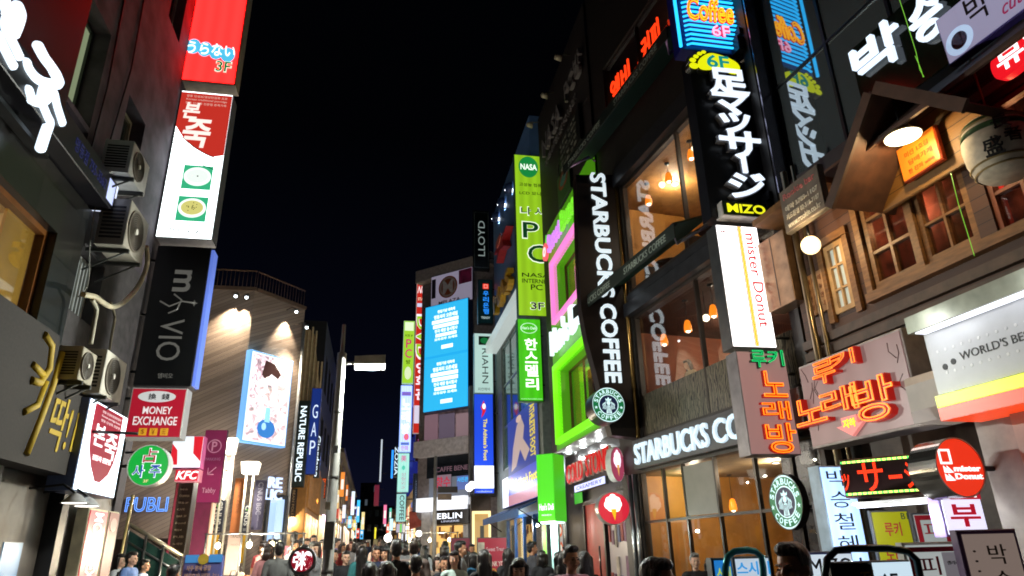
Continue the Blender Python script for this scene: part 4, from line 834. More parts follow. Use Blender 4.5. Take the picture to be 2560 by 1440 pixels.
for i, (c, d, col, st, l) in enumerate((([(801, 1250), (813, 1250), (808, 1300), (796, 1300)], 38, '#b05ad8', .8, 'violet lit blade sign low behind the lamp post'), ([(790, 1255), (799, 1255), (796, 1288), (787, 1288)], 37, '#a8c8c0', .5, 'small grey green blade with round marks left of the violet blade'),
        ([(866, 1248), (873, 1248), (872, 1302), (865, 1302)], 82, '#c8f4ff', 1.0, 'distant white vertical sign beside the yellow one'), ([(875, 1254), (881, 1254), (880, 1304), (873, 1304)], 84, '#d8d420', .8, 'distant yellow vertical sign'), ([(884, 1262), (894, 1262), (892, 1285), (883, 1285)], 90, '#4a3a8a', .6, 'distant dim violet sign right of the yellow one'),
        ([(885, 1292), (893, 1292), (890, 1348), (882, 1348)], 92, '#b8f0ff', 1.1, 'distant tall pale cyan sign at the end of the street'), ([(877, 1312), (882, 1312), (880, 1350), (874, 1350)], 88, '#5ad8f0', 1.0, 'distant small cyan sign low beside the pale one'), ([(902, 1300), (907, 1300), (906, 1322), (901, 1322)], 96, '#7af0e0', 1.0, 'distant turquoise sign above the red and green one'),
        ([(891, 1321), (899, 1321), (898, 1346), (890, 1346)], 98, '#f04a30', .9, 'distant red and green sign at the end of the street'), ([(900, 1323), (909, 1323), (908, 1348), (900, 1348)], 99, '#48b8f8', 1.0, 'distant sky blue sign at the end of the street'), ([(870, 1332), (875, 1332), (874, 1352), (867, 1352)], 86, '#c8e020', .7, 'distant lime green sign lowest in the row'))):
    s = blade(l, c, d, E(col, st), rim=.01, group='signs far up the street'); s.patch(.2, .55, .8, .8, E('#f8fcff', .9), 'panel'); s.patch(.25, .15, .75, .4, P('#20283a', .5), 'panel')
# ================================================================== SIGNS UP THE STREET, EAST
s = blade('thin white light strip on a pole in front of the navy tower', [(951, 1098), (956, 1098), (954, 1205), (949, 1205)], 58, E('#d0dce8', .9), br=.5)
s = blade('dim red vertical sign in the gap beside the navy tower', [(936, 1212), (949, 1212), (947, 1265), (934, 1265)], 66, E('#8a2038', .5), br=.5)
s = blade('small yellow and white standing sign under the navy tower', [(936, 1318), (941, 1318), (941, 1348), (935, 1348)], 60, E('#e0d820', .8), br=.5)
s = blade('glowing blue neon bar beside the white turned letters', [(979, 1125), (984, 1125), (982, 1196), (977, 1196)], 52, E('#2a90ff', 1.6), rim=.005, br=.5)
s = blade('dark strip with white slanted turned letters by the blue neon bar', [(986, 1113), (999, 1113), (995, 1192), (983, 1192)], 46, P('#0d1626', .4), br=.5); s.text('ZOZIA', .15, .05, .9, .95, E('#d8f0ff', 1.2), -1, .03, slant=.0)
s = blade('lime and white blade with pink PC letters, topmost of the far stack', [(1010, 802), (1037, 803), (1033, 959), (1005, 958)], 42, E('#a8e034', .9), side=E('#c8f4d0', .5), br=.5)
s.patch(.1, .84, .9, .98, E('#e8ffd0', 1.0), 'panel'); s.text('PC방 3F', .15, .74, .85, .78, ink('#2a6a30'), bold=.03); s.text('P', .25, .56, .75, .7, E('#e02878', .8), bold=.03); s.text('C', .2, .4, .8, .54, E('#e02878', .8), bold=.03); s.text('방', .3, .3, .7, .37, ink('#3a6a10'), bold=.03); s.oval(.5, .16, .3, .1, E('#e8f8c8', .9), 'picture')
s = blade('pale pink and blue blade of white letters under the lime PC blade', [(1003, 963), (1032, 964), (1026, 1130), (996, 1130)], 41.8, E('#cfdcff', 1.05, tubes=2), side=E('#90c0ff', .6), br=.5)
s.vtext('노래방', .15, .25, .85, .8, E('#fff0ff', 1.5), .05); s.patch(.1, .84, .9, .9, E('#8a70d0', .9), 'panel'); s.oval(.6, .22, .22, .05, E('#f0788a', 1), 'picture'); s.patch(.15, .1, .85, .14, E('#6a88d8', .8), 'panel'); s.text('만화', .2, .02, .8, .09, E('#c04888', .9), bold=.02)
s = blade('pale turquoise blade with small pink marks above the coffee blade', [(996, 1133), (1025, 1133), (1020, 1230), (992, 1230)], 41.6, E('#b8ece6', .9, tubes=2), side=E('#90d0d0', .4), br=.5)
s.text('美', .25, .78, .75, .95, E('#e05aa0', .9), bold=.03); s.vtext('성형외과', .3, .05, .7, .5, E('#c88ab0', .8), .01); s.oval(.5, .62, .15, .06, E('#60d8c0', .9), 'panel')
s = blade('pale turquoise blade reading coffee downward in black capitals', [(991, 1234), (1016, 1234), (1014, 1305), (989, 1305)], 41.4, E('#a8e4e0', .85), br=.5); s.text('COFFEE', .35, .06, .8, .94, ink('#12303a'), -1, .02)
s = blade('small white lit sign under the navy tower beside the coffee blade', [(973, 1296), (983, 1296), (983, 1327), (973, 1327)], 44, E('#d0f4ff', 1.1), br=.5)
s = blade('striped white and green lit box low under the coffee blade', [(990, 1309), (1014, 1309), (1013, 1332), (990, 1332)], 41, E('#c8c0d8', .8), br=.5); s.patch(.4, .05, .62, .95, E('#70d860', .9), 'panel'); s.patch(.8, .05, .9, .95, E('#f8f0d0', 1), 'panel')
s = blade('tall red film club blade with yellow slanted letters', [(1041, 702), (1077, 706), (1067, 1084), (1034, 1082)], 39.5, E('#d82c20', .8), side=E('#e8c8c0', .4), br=.4)
s.text('New', .1, .915, .85, .965, E('#fff0f0', 1.1), slant=.2, bold=.03); s.text('STAR M', .1, .865, .85, .885, E('#fff0d0', .9), bold=.03); s.patch(.05, .82, .95, .845, E('#d8e0ff', .9), 'panel')
s.text('DVD', .02, .46, .98, .77, E('#fdf6ff', 1.1), -1, .1); s.text('DVD', .06, .475, .94, .755, E('#a8d820', .9), -1, .03, z=s.z+.008); s.vtext('영화관', .1, .2, .9, .45, E('#fff0ff', 1.1), .06); s.patch(.05, .06, .95, .17, E('#f0e8ff', .8), 'panel')
s = blade('small maroon blade with pink letters under the red film club blade', [(1040, 1084), (1064, 1086), (1061, 1152), (1037, 1152)], 38.6, P('#5a1830', .5), br=.4); s.vtext('브라운', .25, .4, .8, .95, E('#ff6ad0', 1.2), .04); s.vtext('2층', .3, .05, .7, .3, E('#e8b0c8', .7), .02)
s = blade('navy lingerie blade with white capitals reading downward', [(1034, 1183), (1063, 1184), (1060, 1280), (1031, 1280)], 36.5, P('#16213e', .4), br=.4); s.text('EBLIN', .42, .08, .85, .92, E('#dfe8ff', 1.0), -1, .02); s.text('LINGERIE', .2, .3, .3, .8, E('#8090b0', .5), -1)
t = thing('awning', 'brick red scalloped canopy low beside the navy lingerie blade', 'awning', PY(36.2).frame(at(1043, 1325, 36.2))); MB().hexa([(-.4, .1, 0), (.4, .35, 0), (.4, .9, -.4), (-.4, .9, -.4)], [(-.4, .0, 0), (.4, .25, 0), (.4, .8, -.4), (-.4, .8, -.4)]).build('canopy', P('#b0503c', .6), t); MB().box(-.35, .35, .8, 1.1, -.5, -.41).build('panel', E('#a86058', .4), t)
# blue screen, billboard on the splayed block
s = Sign('lit_screen', 'huge glowing blue double screen of white text on the splayed corner block', 'screen', [(1064, 768), (1171, 744), (1171, 1018), (1057, 1031)], PC.off(.75), .4, E('#26b0f0', 1.0), P('#10305a', .4), rim=.03)
for k in range(2):
    y = .5*(1-k)+.01; s.patch(.015, y, .985, y+.475, E('#32bcf4', 1.0), 'panel')
    for i, (w0, w1, yy, hh) in enumerate(((.3, .7, .4, .03), (.22, .76, .345, .04), (.17, .78, .3, .035), (.2, .78, .255, .035), (.24, .76, .21, .035), (.26, .74, .17, .03), (.24, .76, .135, .025), (.4, .66, .05, .035))):
        if i in (0, 1, 4, 6): s.text(('창립기념 대축제', '명동거리 오픈세일', '', '', '전국 매장 동시행사', '', '모두모두 오세요', '')[i], w0, y+yy, w1, y+yy+hh, E('#f4ffff', 1.6), bold=.06, d=.004)
        else: s.patch(w0, y+yy, w1, y+yy+hh, E('#eefcff', 1.5), 'text_bar', .002)
s = Sign('billboard', 'printed billboard with an orange ringed white M above the blue screen', 'billboard', [(1078, 692), (1181, 668), (1181, 745), (1078, 775)], PC.off(.6), .15, E('#a8a0b8', .5), P('#5a5664', .5), rim=.01)  # printed board, its weak glow stands in for light falling on it
s.patch(.68, .55, .99, .98, P('#a83468', .5, var=.5, scale=3), 'panel'); s.oval(.42, .56, .23, .34, P('#b8602c', .5), 'ring'); s.oval(.42, .56, .2, .3, P('#c8b8b0', .5), 'disc'); s.oval(.42, .56, .16, .25, P('#a05030', .5), 'disc'); s.text('M', .3, .36, .54, .76, P('#e8e4e4', .4), bold=.05); s.text('MPLAZA', .2, .05, .72, .16, P('#8a6a60', .5), bold=.04); s.patch(.02, .3, .12, .9, P('#3a3040', .5), 'panel')
# lingerie shop fascia, upper sign, window posters
pe = PC.off(.62)
s = Sign('fascia_sign', 'black lingerie shop fascia with glowing white capitals under the lit canopy', 'sign', [(1083, 1276), (1172, 1272), (1172, 1308), (1083, 1312)], pe, .3, P('#0d0d12', .4), DKM, rim=.01); s.text('EBLIN', .12, .38, .82, .78, E('#eef4ff', 1.6), bold=.03); s.text('LINGERIE', .24, .14, .74, .27, E('#d0d8f0', .9), bold=.0)
s = Sign('wall_sign', 'row of dim letters with a pink star across the dark windows of the corner block', 'sign', [(1082, 1163), (1172, 1158), (1172, 1180), (1082, 1184)], PC.off(.2), .06, P('#232a33', .2), DKM, rim=.005); s.text('*CAFFE BENE', .02, .2, .98, .8, E('#8a6a78', .5), bold=.02)
s = Sign('window_poster', 'pale poster with red letters in the corner block window', 'poster', [(1088, 1188), (1128, 1186), (1128, 1225), (1088, 1228)], PC.off(.16), .03, E('#a890a0', .45), GREY, rim=.004); s.text('향수', .05, .15, .95, .9, E('#d02848', .7), bold=.03)
s = Sign('window_poster', 'blue lit poster next to the red lettered poster', 'poster', [(1142, 1190), (1172, 1188), (1172, 1222), (1142, 1225)], PC.off(.16), .03, E('#6a80c8', .6), GREY, rim=.004); s.text('사진관', .05, .55, .95, .9, E('#40c0ff', 1), bold=.04)
# blades by the splayed block
s = blade('tall black blade with a fine border and silver letters reading upward', [(1183, 527), (1223, 527), (1223, 674), (1184, 673)], 32, P('#0c1212', .3), br=.5); s.frame(.06, .03, .94, .97, .015, P('#8a9a98', .4)); s.text('LLOYD', .3, .22, .72, .82, E('#a8b8b4', .5, sample=False), 1, -.005)  # letters given a faint glow in place of surrounding light
s = blade('teal blade with a red square seal and blue letters', [(1195, 698), (1233, 700), (1231, 810), (1195, 807)], 31.2, P('#12484e', .4), br=.4); s.patch(.33, .78, .72, .9, E('#f04030', 1.0), 'seal'); s.frame(.4, .8, .65, .88, .02, E('#ffd0c0', .8)); s.vtext('우리은행', .34, .2, .72, .74, E('#2890ff', 1.1), .04); s.text('TRENDY', .2, .1, .8, .15, E('#c8e0e0', .7), bold=.02)
s = blade('pale grey green blade with a dark green crest and letters reading downward', [(1186, 832), (1232, 835), (1233, 983), (1185, 983)], 30.7, E('#c4e8e0', .75), side=E('#88a8a8', .3), br=.4); s.patch(.24, .8, .86, .95, P('#0c2a1c', .4), 'crest'); s.oval(.55, .875, .22, .05, E('#1c8a48', .5), 'crest_disc'); s.text('RIAHN', .42, .16, .74, .74, ink('#1c3838'), -1, -.005); s.text('리안헤어', .2, .04, .8, .09, ink('#3a5050'))
s = blade('bright blue and white blade with yellow letters and a red winged foot', [(1184, 985), (1233, 985), (1235, 1232), (1186, 1236)], 30.4, E('#2450e8', .85), side=P('#1c2a50', .4), br=.4); s.patch(.01, .05, .99, .27, E('#f4f8ff', 1.15), 'panel')
s.poly([(.36, .86), (.5, .93), (.62, .86), (.6, .82), (.5, .78), (.38, .75), (.44, .82)], E('#e02030', .9), 'emblem'); s.oval(.52, .87, .09, .03, E('#ffffff', 1.1), 'emblem'); s.text("The Athlete's Foot", .48, .32, .68, .74, E('#f4e020', 1.0), -1, .05); s.text('www.athletesfoot.co.kr', .1, .012, .9, .03, E('#d0e0ff', .8))
# sports shop: fascia, poster, wall lettering, lamps
s = Sign('fascia_sign', 'blue and red sports shop fascia with yellow letters above the blue awning', 'sign', [(1257, 1205), (1345, 1140), (1345, 1240), (1257, 1275)], PR0.off(.25), .2, E('#4a58c8', .75), P('#2a3a80', .4), rim=.02)
s.patch(.01, .02, .2, .98, E('#f0f8ff', 1.1), 'panel'); s.patch(.21, .02, .99, .34, E('#c06a8a', .6), 'panel'); s.text("Athlete's Foot", .44, .5, .99, .78, E('#f4e020', 1.0), bold=.04); s.poly([(.27, .75), (.33, .9), (.38, .72), (.36, .5), (.31, .6)], E('#e02030', .9), 'emblem')
s = Sign('window_poster', 'blue poster of a runner in the sports shop window with yellow letters', 'poster', [(1270, 1060), (1345, 985), (1345, 1140), (1272, 1200)], PR0.off(.06), .05, E('#3a4ca8', .5), GREY, rim=.01)
s.poly([(.2, .45), (.35, .8), (.5, .9), (.6, .7), (.55, .5), (.75, .25), (.6, .1), (.45, .35), (.3, .1), (.12, .05)], E('#c8b0a0', .7), 'picture_runner'); s.oval(.42, .9, .09, .06, E('#d8b8a0', .8), 'picture_head'); s.text("ATHLETE'S FOOT", .78, .1, .93, .95, E('#e8d020', .9), -1, .04)
bw = PR0.off(.12)
s = Sign('wall_emblem', 'red star shaped relief emblem on the blue sign wall', 'emblem', [(1250, 600), (1284, 560), (1284, 628), (1250, 660)], bw, .05, None, P('#3a4a68', .4), cabinet=False)
s.z = 0; w, h = s.w, s.h; MB().prism([(w*.5*(1 if k % 2 == 0 else .42)*math.sin(k*math.pi/5), h/2+h*.5*(1 if k % 2 == 0 else .42)*math.cos(k*math.pi/5)) for k in range(10)], -.03, .3).build('star', P('#b02a2c', .4), s.root); MB().disc(-.05*w, h*.68, .18*w, .31, .36, 16, .16*h).build('disc', P('#e0705a', .4), s.root)
s = Sign('wall_lettering', 'chunky yellow relief letters on the blue sign wall', 'sign', [(1246, 735), (1286, 672), (1286, 725), (1246, 780)], bw, .05, None, None, cabinet=False); s.z = 0; s.text('MAS', .0, .0, 1, 1, P('#c89a1c', .4), bold=.08, d=.25, name='letter')
for i, (x, y, d, l) in enumerate(((1296, 428, 24.2, 'nearest flood lamp on the blue sign wall'), (1273, 471, 25.6, 'second flood lamp on the blue sign wall'), (1254, 508, 27.3, 'third flood lamp on the blue sign wall'), (1239, 543, 29, 'farthest flood lamp on the blue sign wall'))):
    p = at(x, y, d); t = thing('flood_lamp', l, 'lamp', PR0.frame(p), 'flood lamps on the blue sign wall')
    MB().lathe([(.0, .2), (.2, .18), (.28, -.06), (.27, -.1)], seg=18).build('housing', P('#3a4c78', .4), t); MB().ball((0, -.1, 0), .2, 14, 8, (1, .45, 1)).build('lens', E('#f0f8ff', 6), t); MB().tube([(0, .15, 0), (0, .3, -.4), (0, .3, -(5.3-p.x))], .04, 6).build('arm', P('#3a4c78', .4), t)
    L_ = bpy.data.lights.new('beam', 'SPOT'); L_.energy = 1000; L_.color = (.85, .93, 1); L_.spot_size = R(80); L_.spot_blend = .6; q = bpy.data.objects.new('beam', L_); COL.objects.link(q); q.parent = t; q.location = (0, -.2, 0); q.rotation_euler = (R(-66), 0, 0)
# green blades
gb_ = P('#2c7a34', .5); GN = E('#9ad024', .85, tubes=.9)
s = blade('tall lime internet cafe blade with big green PC letters', [(1285, 389), (1366, 389), (1372, 792), (1296, 789)], 21.9, GN, side=P('#3a5a50', .4), br=.1)
s.oval(.46, .92, .32, .07, E('#1c9a48', .7), 'oval'); s.text('NASA', .2, .9, .74, .94, E('#f0fff0', 1.2), bold=.06, slant=.0)
dk = E('#1c6a34', .25)
for t_, y, hh, m2 in (('고성능 컴퓨터', .79, .022, ink('#1c3a20')), ('LCD 모니터', .735, .022, ink('#1c3a20')), ('NASA', .225, .024, ink('#2c4a20')), ('INTERNET', .19, .024, ink('#2c4a20'))): s.text(t_, .14, y, 1.0, y+hh, m2, bold=.02)
for t_, q in (('나 사', (.14, .6, .98, .66)), ('P', (.18, .455, .74, .565)), ('C', (.32, .31, .98, .425))): s.text(t_, *q, E('#f4ffe8', 1.1), bold=.07); s.text(t_, q[0]+.03, q[1]+.006, q[2]-.03, q[3]-.006, dk, bold=.03, z=s.z+.008)
s.text('PC', .4, .15, .76, .182, ink('#2c4a20'), bold=.02); s.text('3F', .36, .035, .8, .08, E('#f4ffe8', 1.1), bold=.08); s.text('3F', .38, .037, .78, .078, ink('#0c1a10'), bold=.04, z=s.z+.008)
s = blade('bright green restaurant blade with white characters below the lime blade', [(1292, 797), (1350, 797), (1360, 1004), (1300, 1002)], 21.7, E('#48c818', .9, tubes=1), side=P('#2c6a20', .4), br=.1)
m = MB(); m.ring(s.X(.48), s.Y(.88), .2*s.h*.3, .2*s.h*.33, s.z, s.z+.006, 36, 1.55); m.build('ring', E('#d8ffe0', 1), s.root); s.text("Han's Deli", .18, .865, .78, .9, E('#e8fff0', 1), bold=.03); s.vtext('한스델리', .28, .12, .82, .76, E('#f8fff0', 1.5), .05); s.text('www.hansdeli.com', .06, .02, .94, .035, E('#d0ffd0', .8))
# letters on the green front
t = thing('neon_lettering', 'violet and green bakery letters with a berry mark above the pink window frame', 'sign', PR0.frame(Vector((5.2, 18, 10.55)))); 
for t_, a, c, col in (('Sweet', -1.55, .0, '#d88af0'), ('Buns', .1, 1.6, '#78e030')): b = MB(); put_text(b, t_, a, .0, c, .62, 0, .1, 0, .03); b.build('letter', E(col, 1.0), t)
b = MB(); b.disc(-1.95, .25, .3, 0, .08, 24); b.build('berry', E('#f05a6a', 1), t); MB().ring(-1.95, .25, .1, .16, .081, .1, 20).build('berry_swirl', E('#ffe0e0', 1.2), t); MB().prism([(-1.95, .5), (-1.8, .8), (-1.75, .55)], 0, .06).build('leaf', E('#60d040', 1), t)
t = thing('neon_lettering', 'white lit rounded letters above the green window frame', 'sign', PR0.frame(Vector((5.2, 18, 7.18))))
for t_, a, c in (("Han's", -1.7, .15), ('Deli', .5, 2.1)): b = MB(); put_text(b, t_, a, .0, c, .8, 0, .12, 0, .03); b.build('letter', E('#e8f8ff', 1.1), t)
# green cabinet standing out at the corner
gp_ = Plane(tuple(at(1386, 1200, 14.9))[:2], -40)
s = Sign('box_sign', 'bright green box sign with small white lettering on a pale post', 'sign', [(1343, 1144), (1386, 1125), (1386, 1303), (1343, 1304)], gp_, .55, E('#4cd41c', .95), E('#48c81c', .8), rim=.02)
s.text("Han's Deli", .1, .16, .92, .26, E('#f0fff0', 1.4), bold=.05); s.text('www.hansdeli.com', .22, .08, .78, .11, E('#d0ffd0', .9)); MB().box(-s.w/2+.03, s.w/2-.03, -.04, -.002, -.5, -.05).build('lit_base', E('#e0fff8', 1.4), s.root); plight(s.root, 60, (.85, 1, .95), (0, -.25, .1), .2)
MB().box(-.02, .14, -2.4, -.05, -.32, -.2).build('post', P('#a8d0cc', .4), s.root)
s = Sign('standing_sign', 'tall lime and white standing strip beside the pale post', 'sign', [(1359, 1312), (1368, 1312), (1372, 1600), (1362, 1600)], PY(15.4), .1, E('#90e858', .8), GREY, rim=.008); s.patch(.1, .5, .9, .7, E('#e8ffd0', 1), 'panel')
s = Sign('window_poster', 'white poster strip with orange circles beside the red door', 'poster', [(1393, 1300), (1407, 1300), (1412, 1480), (1398, 1480)], PY(15.6), .05, E('#d8d4d0', .55), GREY, rim=.008)
for k in range(3): s.oval(.5, .85-.25*k, .42, .09, E('#e86a30', .7), 'picture'); s.oval(.5, .85-.25*k, .25, .05, E('#fff0e0', .8), 'picture')
# ice cream signs
pi = PR0.off(.02)
t = thing('sign_lettering', 'big red relief letters with white edges over the recessed ice cream shop', 'sign', pi.frame(Vector((5.28, 17, 3.3))))
for t_, a, c, y0, y1 in (('COLD', -1.95, -.35, .0, .52), ('STONE', -.1, 1.75, .02, .56)):
    b = MB(); put_text(b, t_, a, y0, c, y1, 0, .06, 0, .03, slant=.06); b.build('letter_body', P('#e8d0c0', .4), t); b = MB(); put_text(b, t_, a+.02, y0+.02, c-.02, y1-.02, .061, .03, 0, .0, slant=.06); b.build('letter', E('#d01c18', .8), t)
s = Sign('lit_plate', 'white lit plate with spaced capitals under the red relief letters', 'sign', [(1437, 1215), (1513, 1188), (1513, 1210), (1437, 1232)], pi, .08, E('#c8d0ff', 1.2), GREY, rim=.01); s.text('CREAMERY', .08, .25, .92, .75, E('#5a60b0', .4), bold=.0)
def cone(s, cx, cy, k, white, wf):
    for dx, dy, r in ((0, .16, .17), (-.14, .06, .15), (.14, .08, .15), (-.05, -.02, .15), (.1, -.04, .13), (-.12, .2, .12), (.13, .2, .12), (.0, .3, .11)): s.oval(cx+dx*k, cy+dy*k, r*k, r*k*1.0, white, 'ice_cream', .0015)
    s.poly([(cx-.09*k, cy-.08*k), (cx+.1*k, cy-.08*k), (cx+.03*k, cy-.45*k)], wf, 'cone')
s = Sign('oval_sign', 'narrow pink oval sign with a white sundae beside the red relief letters', 'sign', [(1525, 1118), (1560, 1118), (1560, 1204), (1525, 1204)], Plane(tuple(at(1542, 1160, 14.7))[:2], 28), .14, E('#b84a68', .7), P('#e0dcd8', .3), shape='disc', rim=.008); cone(s, .5, .55, .9, E('#ffe8f8', 1.3), E('#e8b060', .9))
s = Sign('round_sign', 'round red lit sign with a big white ice cream cone beside the red door', 'sign', [(1494, 1230), (1574, 1230), (1574, 1312), (1494, 1312)], PY(14.6), .2, E('#d8283c', .9), P('#a8a098', .3, .5), shape='disc', rim=.012); cone(s, .48, .55, .95, E('#fffaf4', 1.6), E('#f0c020', 1)); s.bracket(.3, (.5,))
s = Sign('wall_plate', 'small grey lettered plate on the black wall over the round ice cream sign', 'plate', [(1538, 1216), (1580, 1204), (1580, 1216), (1538, 1227)], pi.off(-.4), .03, P('#1c1a1a', .4), DKM, rim=.004); s.text('WE AR 2000', .05, .2, .95, .8, P('#7a7678', .5))
s = Sign('wall_panel', 'small green lit panel over the red door', 'panel', [(1437, 1232), (1456, 1226), (1456, 1256), (1437, 1262)], pi.off(-.35), .03, E('#40c030', .6), DKM, rim=.004)
gl = 'downlights in the soffit over the ice cream shop'
for i, (x, y) in enumerate(((1422, 1133), (1447, 1133), (1458, 1118), (1484, 1117), (1498, 1102), (1525, 1101), (1543, 1084), (1570, 1082))):
    d = ray(x, y); p = EYE+d*((4.28-EYE.z)/d.z)
    downlight(p, ('%s soffit downlight of the %s row over the ice cream shop' % (('farthest', 'second farthest', 'third farthest', 'nearest')[i//2], 'outer' if i % 2 == 0 else 'inner')), gl, .1, E('#f0fcff', 5), 16, (.95, 1, 1))
# dark upper block lettering and lamps
t = thing('sign_lettering', 'unlit grey letters on the upper wall of the dark block', 'sign', PR0.frame(Vector((5.25, 17.5, 14.2)))); gm = P('#6a6666', .5)
b = MB(); put_text(b, 'NASA', -2.3, .1, .1, .8, 0, .1, 0, .02); put_text(b, 'PC방', .7, .15, 2.4, .95, 0, .1, 0, .03); put_text(b, 'NASA INTERNET PC ROOM', -2.2, -.3, 1.6, -.08, 0, .04); b.build('lettering', gm, t)
s = Sign('wall_sign', 'dim menu board with lines of pale text on the dark block', 'sign', [(1397, 345), (1450, 270), (1450, 370), (1397, 440)], PR0.off(.1), .06, P('#1a1c1a', .4), DKM, rim=.01)
for i in range(5): s.text(('인터넷 게임방', '고성능 컴퓨터', '3F 나사피씨방', '24시간 영업', '명동점 오픈')[i], .1, .8-.17*i, .85, .88-.17*i, P('#7a7a70', .5))
s = Sign('wall_sign', 'dim green and orange emblem sign under the menu board', 'sign', [(1395, 440), (1425, 395), (1425, 480), (1395, 520)], PR0.off(.1), .08, P('#2c4a2c', .4), DKM, rim=.01); s.oval(.5, .65, .38, .26, P('#7a3a20', .5), 'emblem'); s.oval(.5, .65, .25, .17, P('#3a6a60', .5), 'emblem')
for i, (x, y, d, l) in enumerate(((1324, 312, 20.6, 'farthest small unlit wall lamp on the dark block'), (1361, 238, 18.4, 'middle small unlit wall lamp on the dark block'), (1395, 143, 16.4, 'nearest small unlit wall lamp on the dark block'))):
    p = at(x, y, d); t = thing('wall_lamp', l, 'lamp', PR0.frame(p), 'unlit lamps on the dark block'); MB().lathe([(0, .12), (.08, .1), (.13, -.1), (.1, -.1)], seg=14).build('lamp_shade', P('#a8a088', .5), t); MB().tube([(0, .1, 0), (0, .15, -(5.3-p.x))], .02, 6).build('arm', P('#6a6658', .4), t)
# ================================================================== COFFEE SHOP SIGNS
LETW = E('#dceaf0', 1.0); SIREN = None
def arc_text(s, t, cx, cy, r, hgt, a0, a1, m, inward=False, bold=.05, name='lettering'):
    """letters round a circle of the sign, in metres from the sign's own centre"""
    b = MB(); n = len(t)
    for i, ch in enumerate(t):
        if ch == ' ': continue
        a = R(a0+(a1-a0)*i/max(1, n-1)); v, f, bb = glyphs(ch, bold); w = hgt*.78; out = []
        for p in v:
            x = ((p[0]-bb[0])/(bb[1]-bb[0] or 1)-.5)*w*(.5 if ch == 'I' else 1); y = ((p[1]-bb[2])/(bb[3]-bb[2] or 1)-.5)*hgt
            if inward: y = -y; x = -x
            rr = r+y; q = math.pi/2-a if not inward else math.pi/2-a
            ux, uy = math.cos(q), math.sin(q); tx, ty = uy, -ux
            out.append((cx+ux*rr+tx*x, cy+uy*rr+ty*x, s.z+.001+(p[2]+.5)*.006))
        b.add(out, f)
    return b.build(name, m, s.root)
def roundel(s, k=1.0):
    r = s.h/2; ax = s.w/s.h; cy = s.h/2; gr = E('#0c7a44', .62*k); wh = E('#cfeef0', 1.1*k); nv = E('#1c2c58', .3*k)
    s.z = .014; MB().disc(0, cy, r*.9, s.z, s.z+.003, 48).build('green_ring', gr, s.root); s.z += .003
    MB().disc(0, cy, r*.58, s.z, s.z+.003, 40).build('white_ring', wh, s.root); s.z += .003
    MB().disc(0, cy, r*.53, s.z, s.z+.003, 40).build('centre', nv, s.root)
    arc_text(s, 'STARBUCKS', 0, cy, r*.74, r*.23, -72, 72, wh); arc_text(s, 'COFFEE', 0, cy, r*.74, r*.23, 230, 130, wh, True)
    s.z += .004; m = MB()
    for x in (-1, 1): m.prism([(x*r*.73+r*.1*(1 if i % 2 == 0 else .42)*math.sin(i*math.pi/5), cy-r*.16+r*.1*(1 if i % 2 == 0 else .42)*math.cos(i*math.pi/5)) for i in range(10)], s.z, s.z+.004)
    m.build('star', wh, s.root)
    m = MB(); q = r*.53
    m.prism([(-.28*q, cy+.42*q), (-.34*q, cy+.66*q), (-.14*q, cy+.56*q), (0, cy+.82*q), (.14*q, cy+.56*q), (.34*q, cy+.66*q), (.28*q, cy+.42*q)], s.z, s.z+.003)
    m.disc(0, cy+.18*q, .2*q, s.z, s.z+.003, 20, .24*q)
    m.prism([(-.16*q, cy-.1*q), (.16*q, cy-.1*q), (.3*q, cy-.92*q), (-.3*q, cy-.92*q)], s.z, s.z+.003)
    for x in (-1, 1):
        for j in range(3):
            m.tube([(x*q*(.26+.14*j), cy+q*(.34-.1*j), s.z), (x*q*(.38+.14*j), cy+q*(.05-.05*j), s.z), (x*q*(.28+.15*j), cy-q*(.22), s.z), (x*q*(.36+.14*j), cy-q*(.5-.03*j), s.z)], .035*q, 5)
    m.build('crowned_figure', wh, s.root)
    m = MB()
    for i in range(3): m.tube([(q*(-.1+.1*i), cy-.18*q, s.z+.004), (q*(-.14+.14*i), cy-.5*q, s.z+.004), (q*(-.1+.1*i), cy-.88*q, s.z+.004)], .022*q, 5)
    m.build('figure_line', nv, s.root)
bl = PY(13.9)
s = Sign('blade_sign', 'tall dark brown curved blade with white turned coffee shop letters', 'sign', [(1442, 437), (1553, 437), (1590, 1095), (1468, 1085)], bl, .3, None, cabinet=False)
pts = [bl.loc(s.o, x, y) for x, y in ((1440, 437), (1553, 437), (1566, 640), (1580, 830), (1597, 1095), (1530, 1088), (1510, 1010), (1490, 930), (1468, 850), (1453, 770), (1446, 640))]
MB().prism(pts, -.3, 0).build('cabinet', P('#1e1410', .35, var=.4, scale=2), s.root); s.z = .0
def lett(t, px0, py0, px1, py1, m, d=.05, bold=.05):
    a, c = bl.loc(s.o, px0, py1), bl.loc(s.o, px1, py0); xm = (a[0]+c[0])/2; b = MB(); put_text(b, t, xm-.19, a[1], xm+.19, c[1], .0, d, -1, bold); return b.build('letter', m, s.root)
lett('STARBUCKS', 1478, 437, 1528, 742, LETW); lett('COFFEE', 1500, 762, 1550, 957, LETW)
s = Sign('round_sign', 'round green and white crowned figure emblem on a black drum under the brown blade', 'sign', [(1479, 968), (1562, 968), (1562, 1057), (1479, 1057)], PY(13.3), .45, E('#cfeef0', 1.1), P('#141414', .3), shape='disc', rim=.012, par=None); roundel(s)
s = Sign('fascia_sign', 'long dark grey fascia with white lit coffee shop capitals over the street windows', 'sign', [(1583, 1108), (1833, 1035), (1842, 1117), (1587, 1178)], PR1.off(.16), .16, None, cabinet=False)
x0 = PR1.loc(o1, 1584, 1140)[0]; fo_ = PR1.frame(o1); s.root.matrix_world = PR1.frame(o1)
MB().bbox(-3.04, 2.2, 3.16, 3.76, .004, .16).build('cabinet', P('#3c3c40', .4, var=.1), s.root)
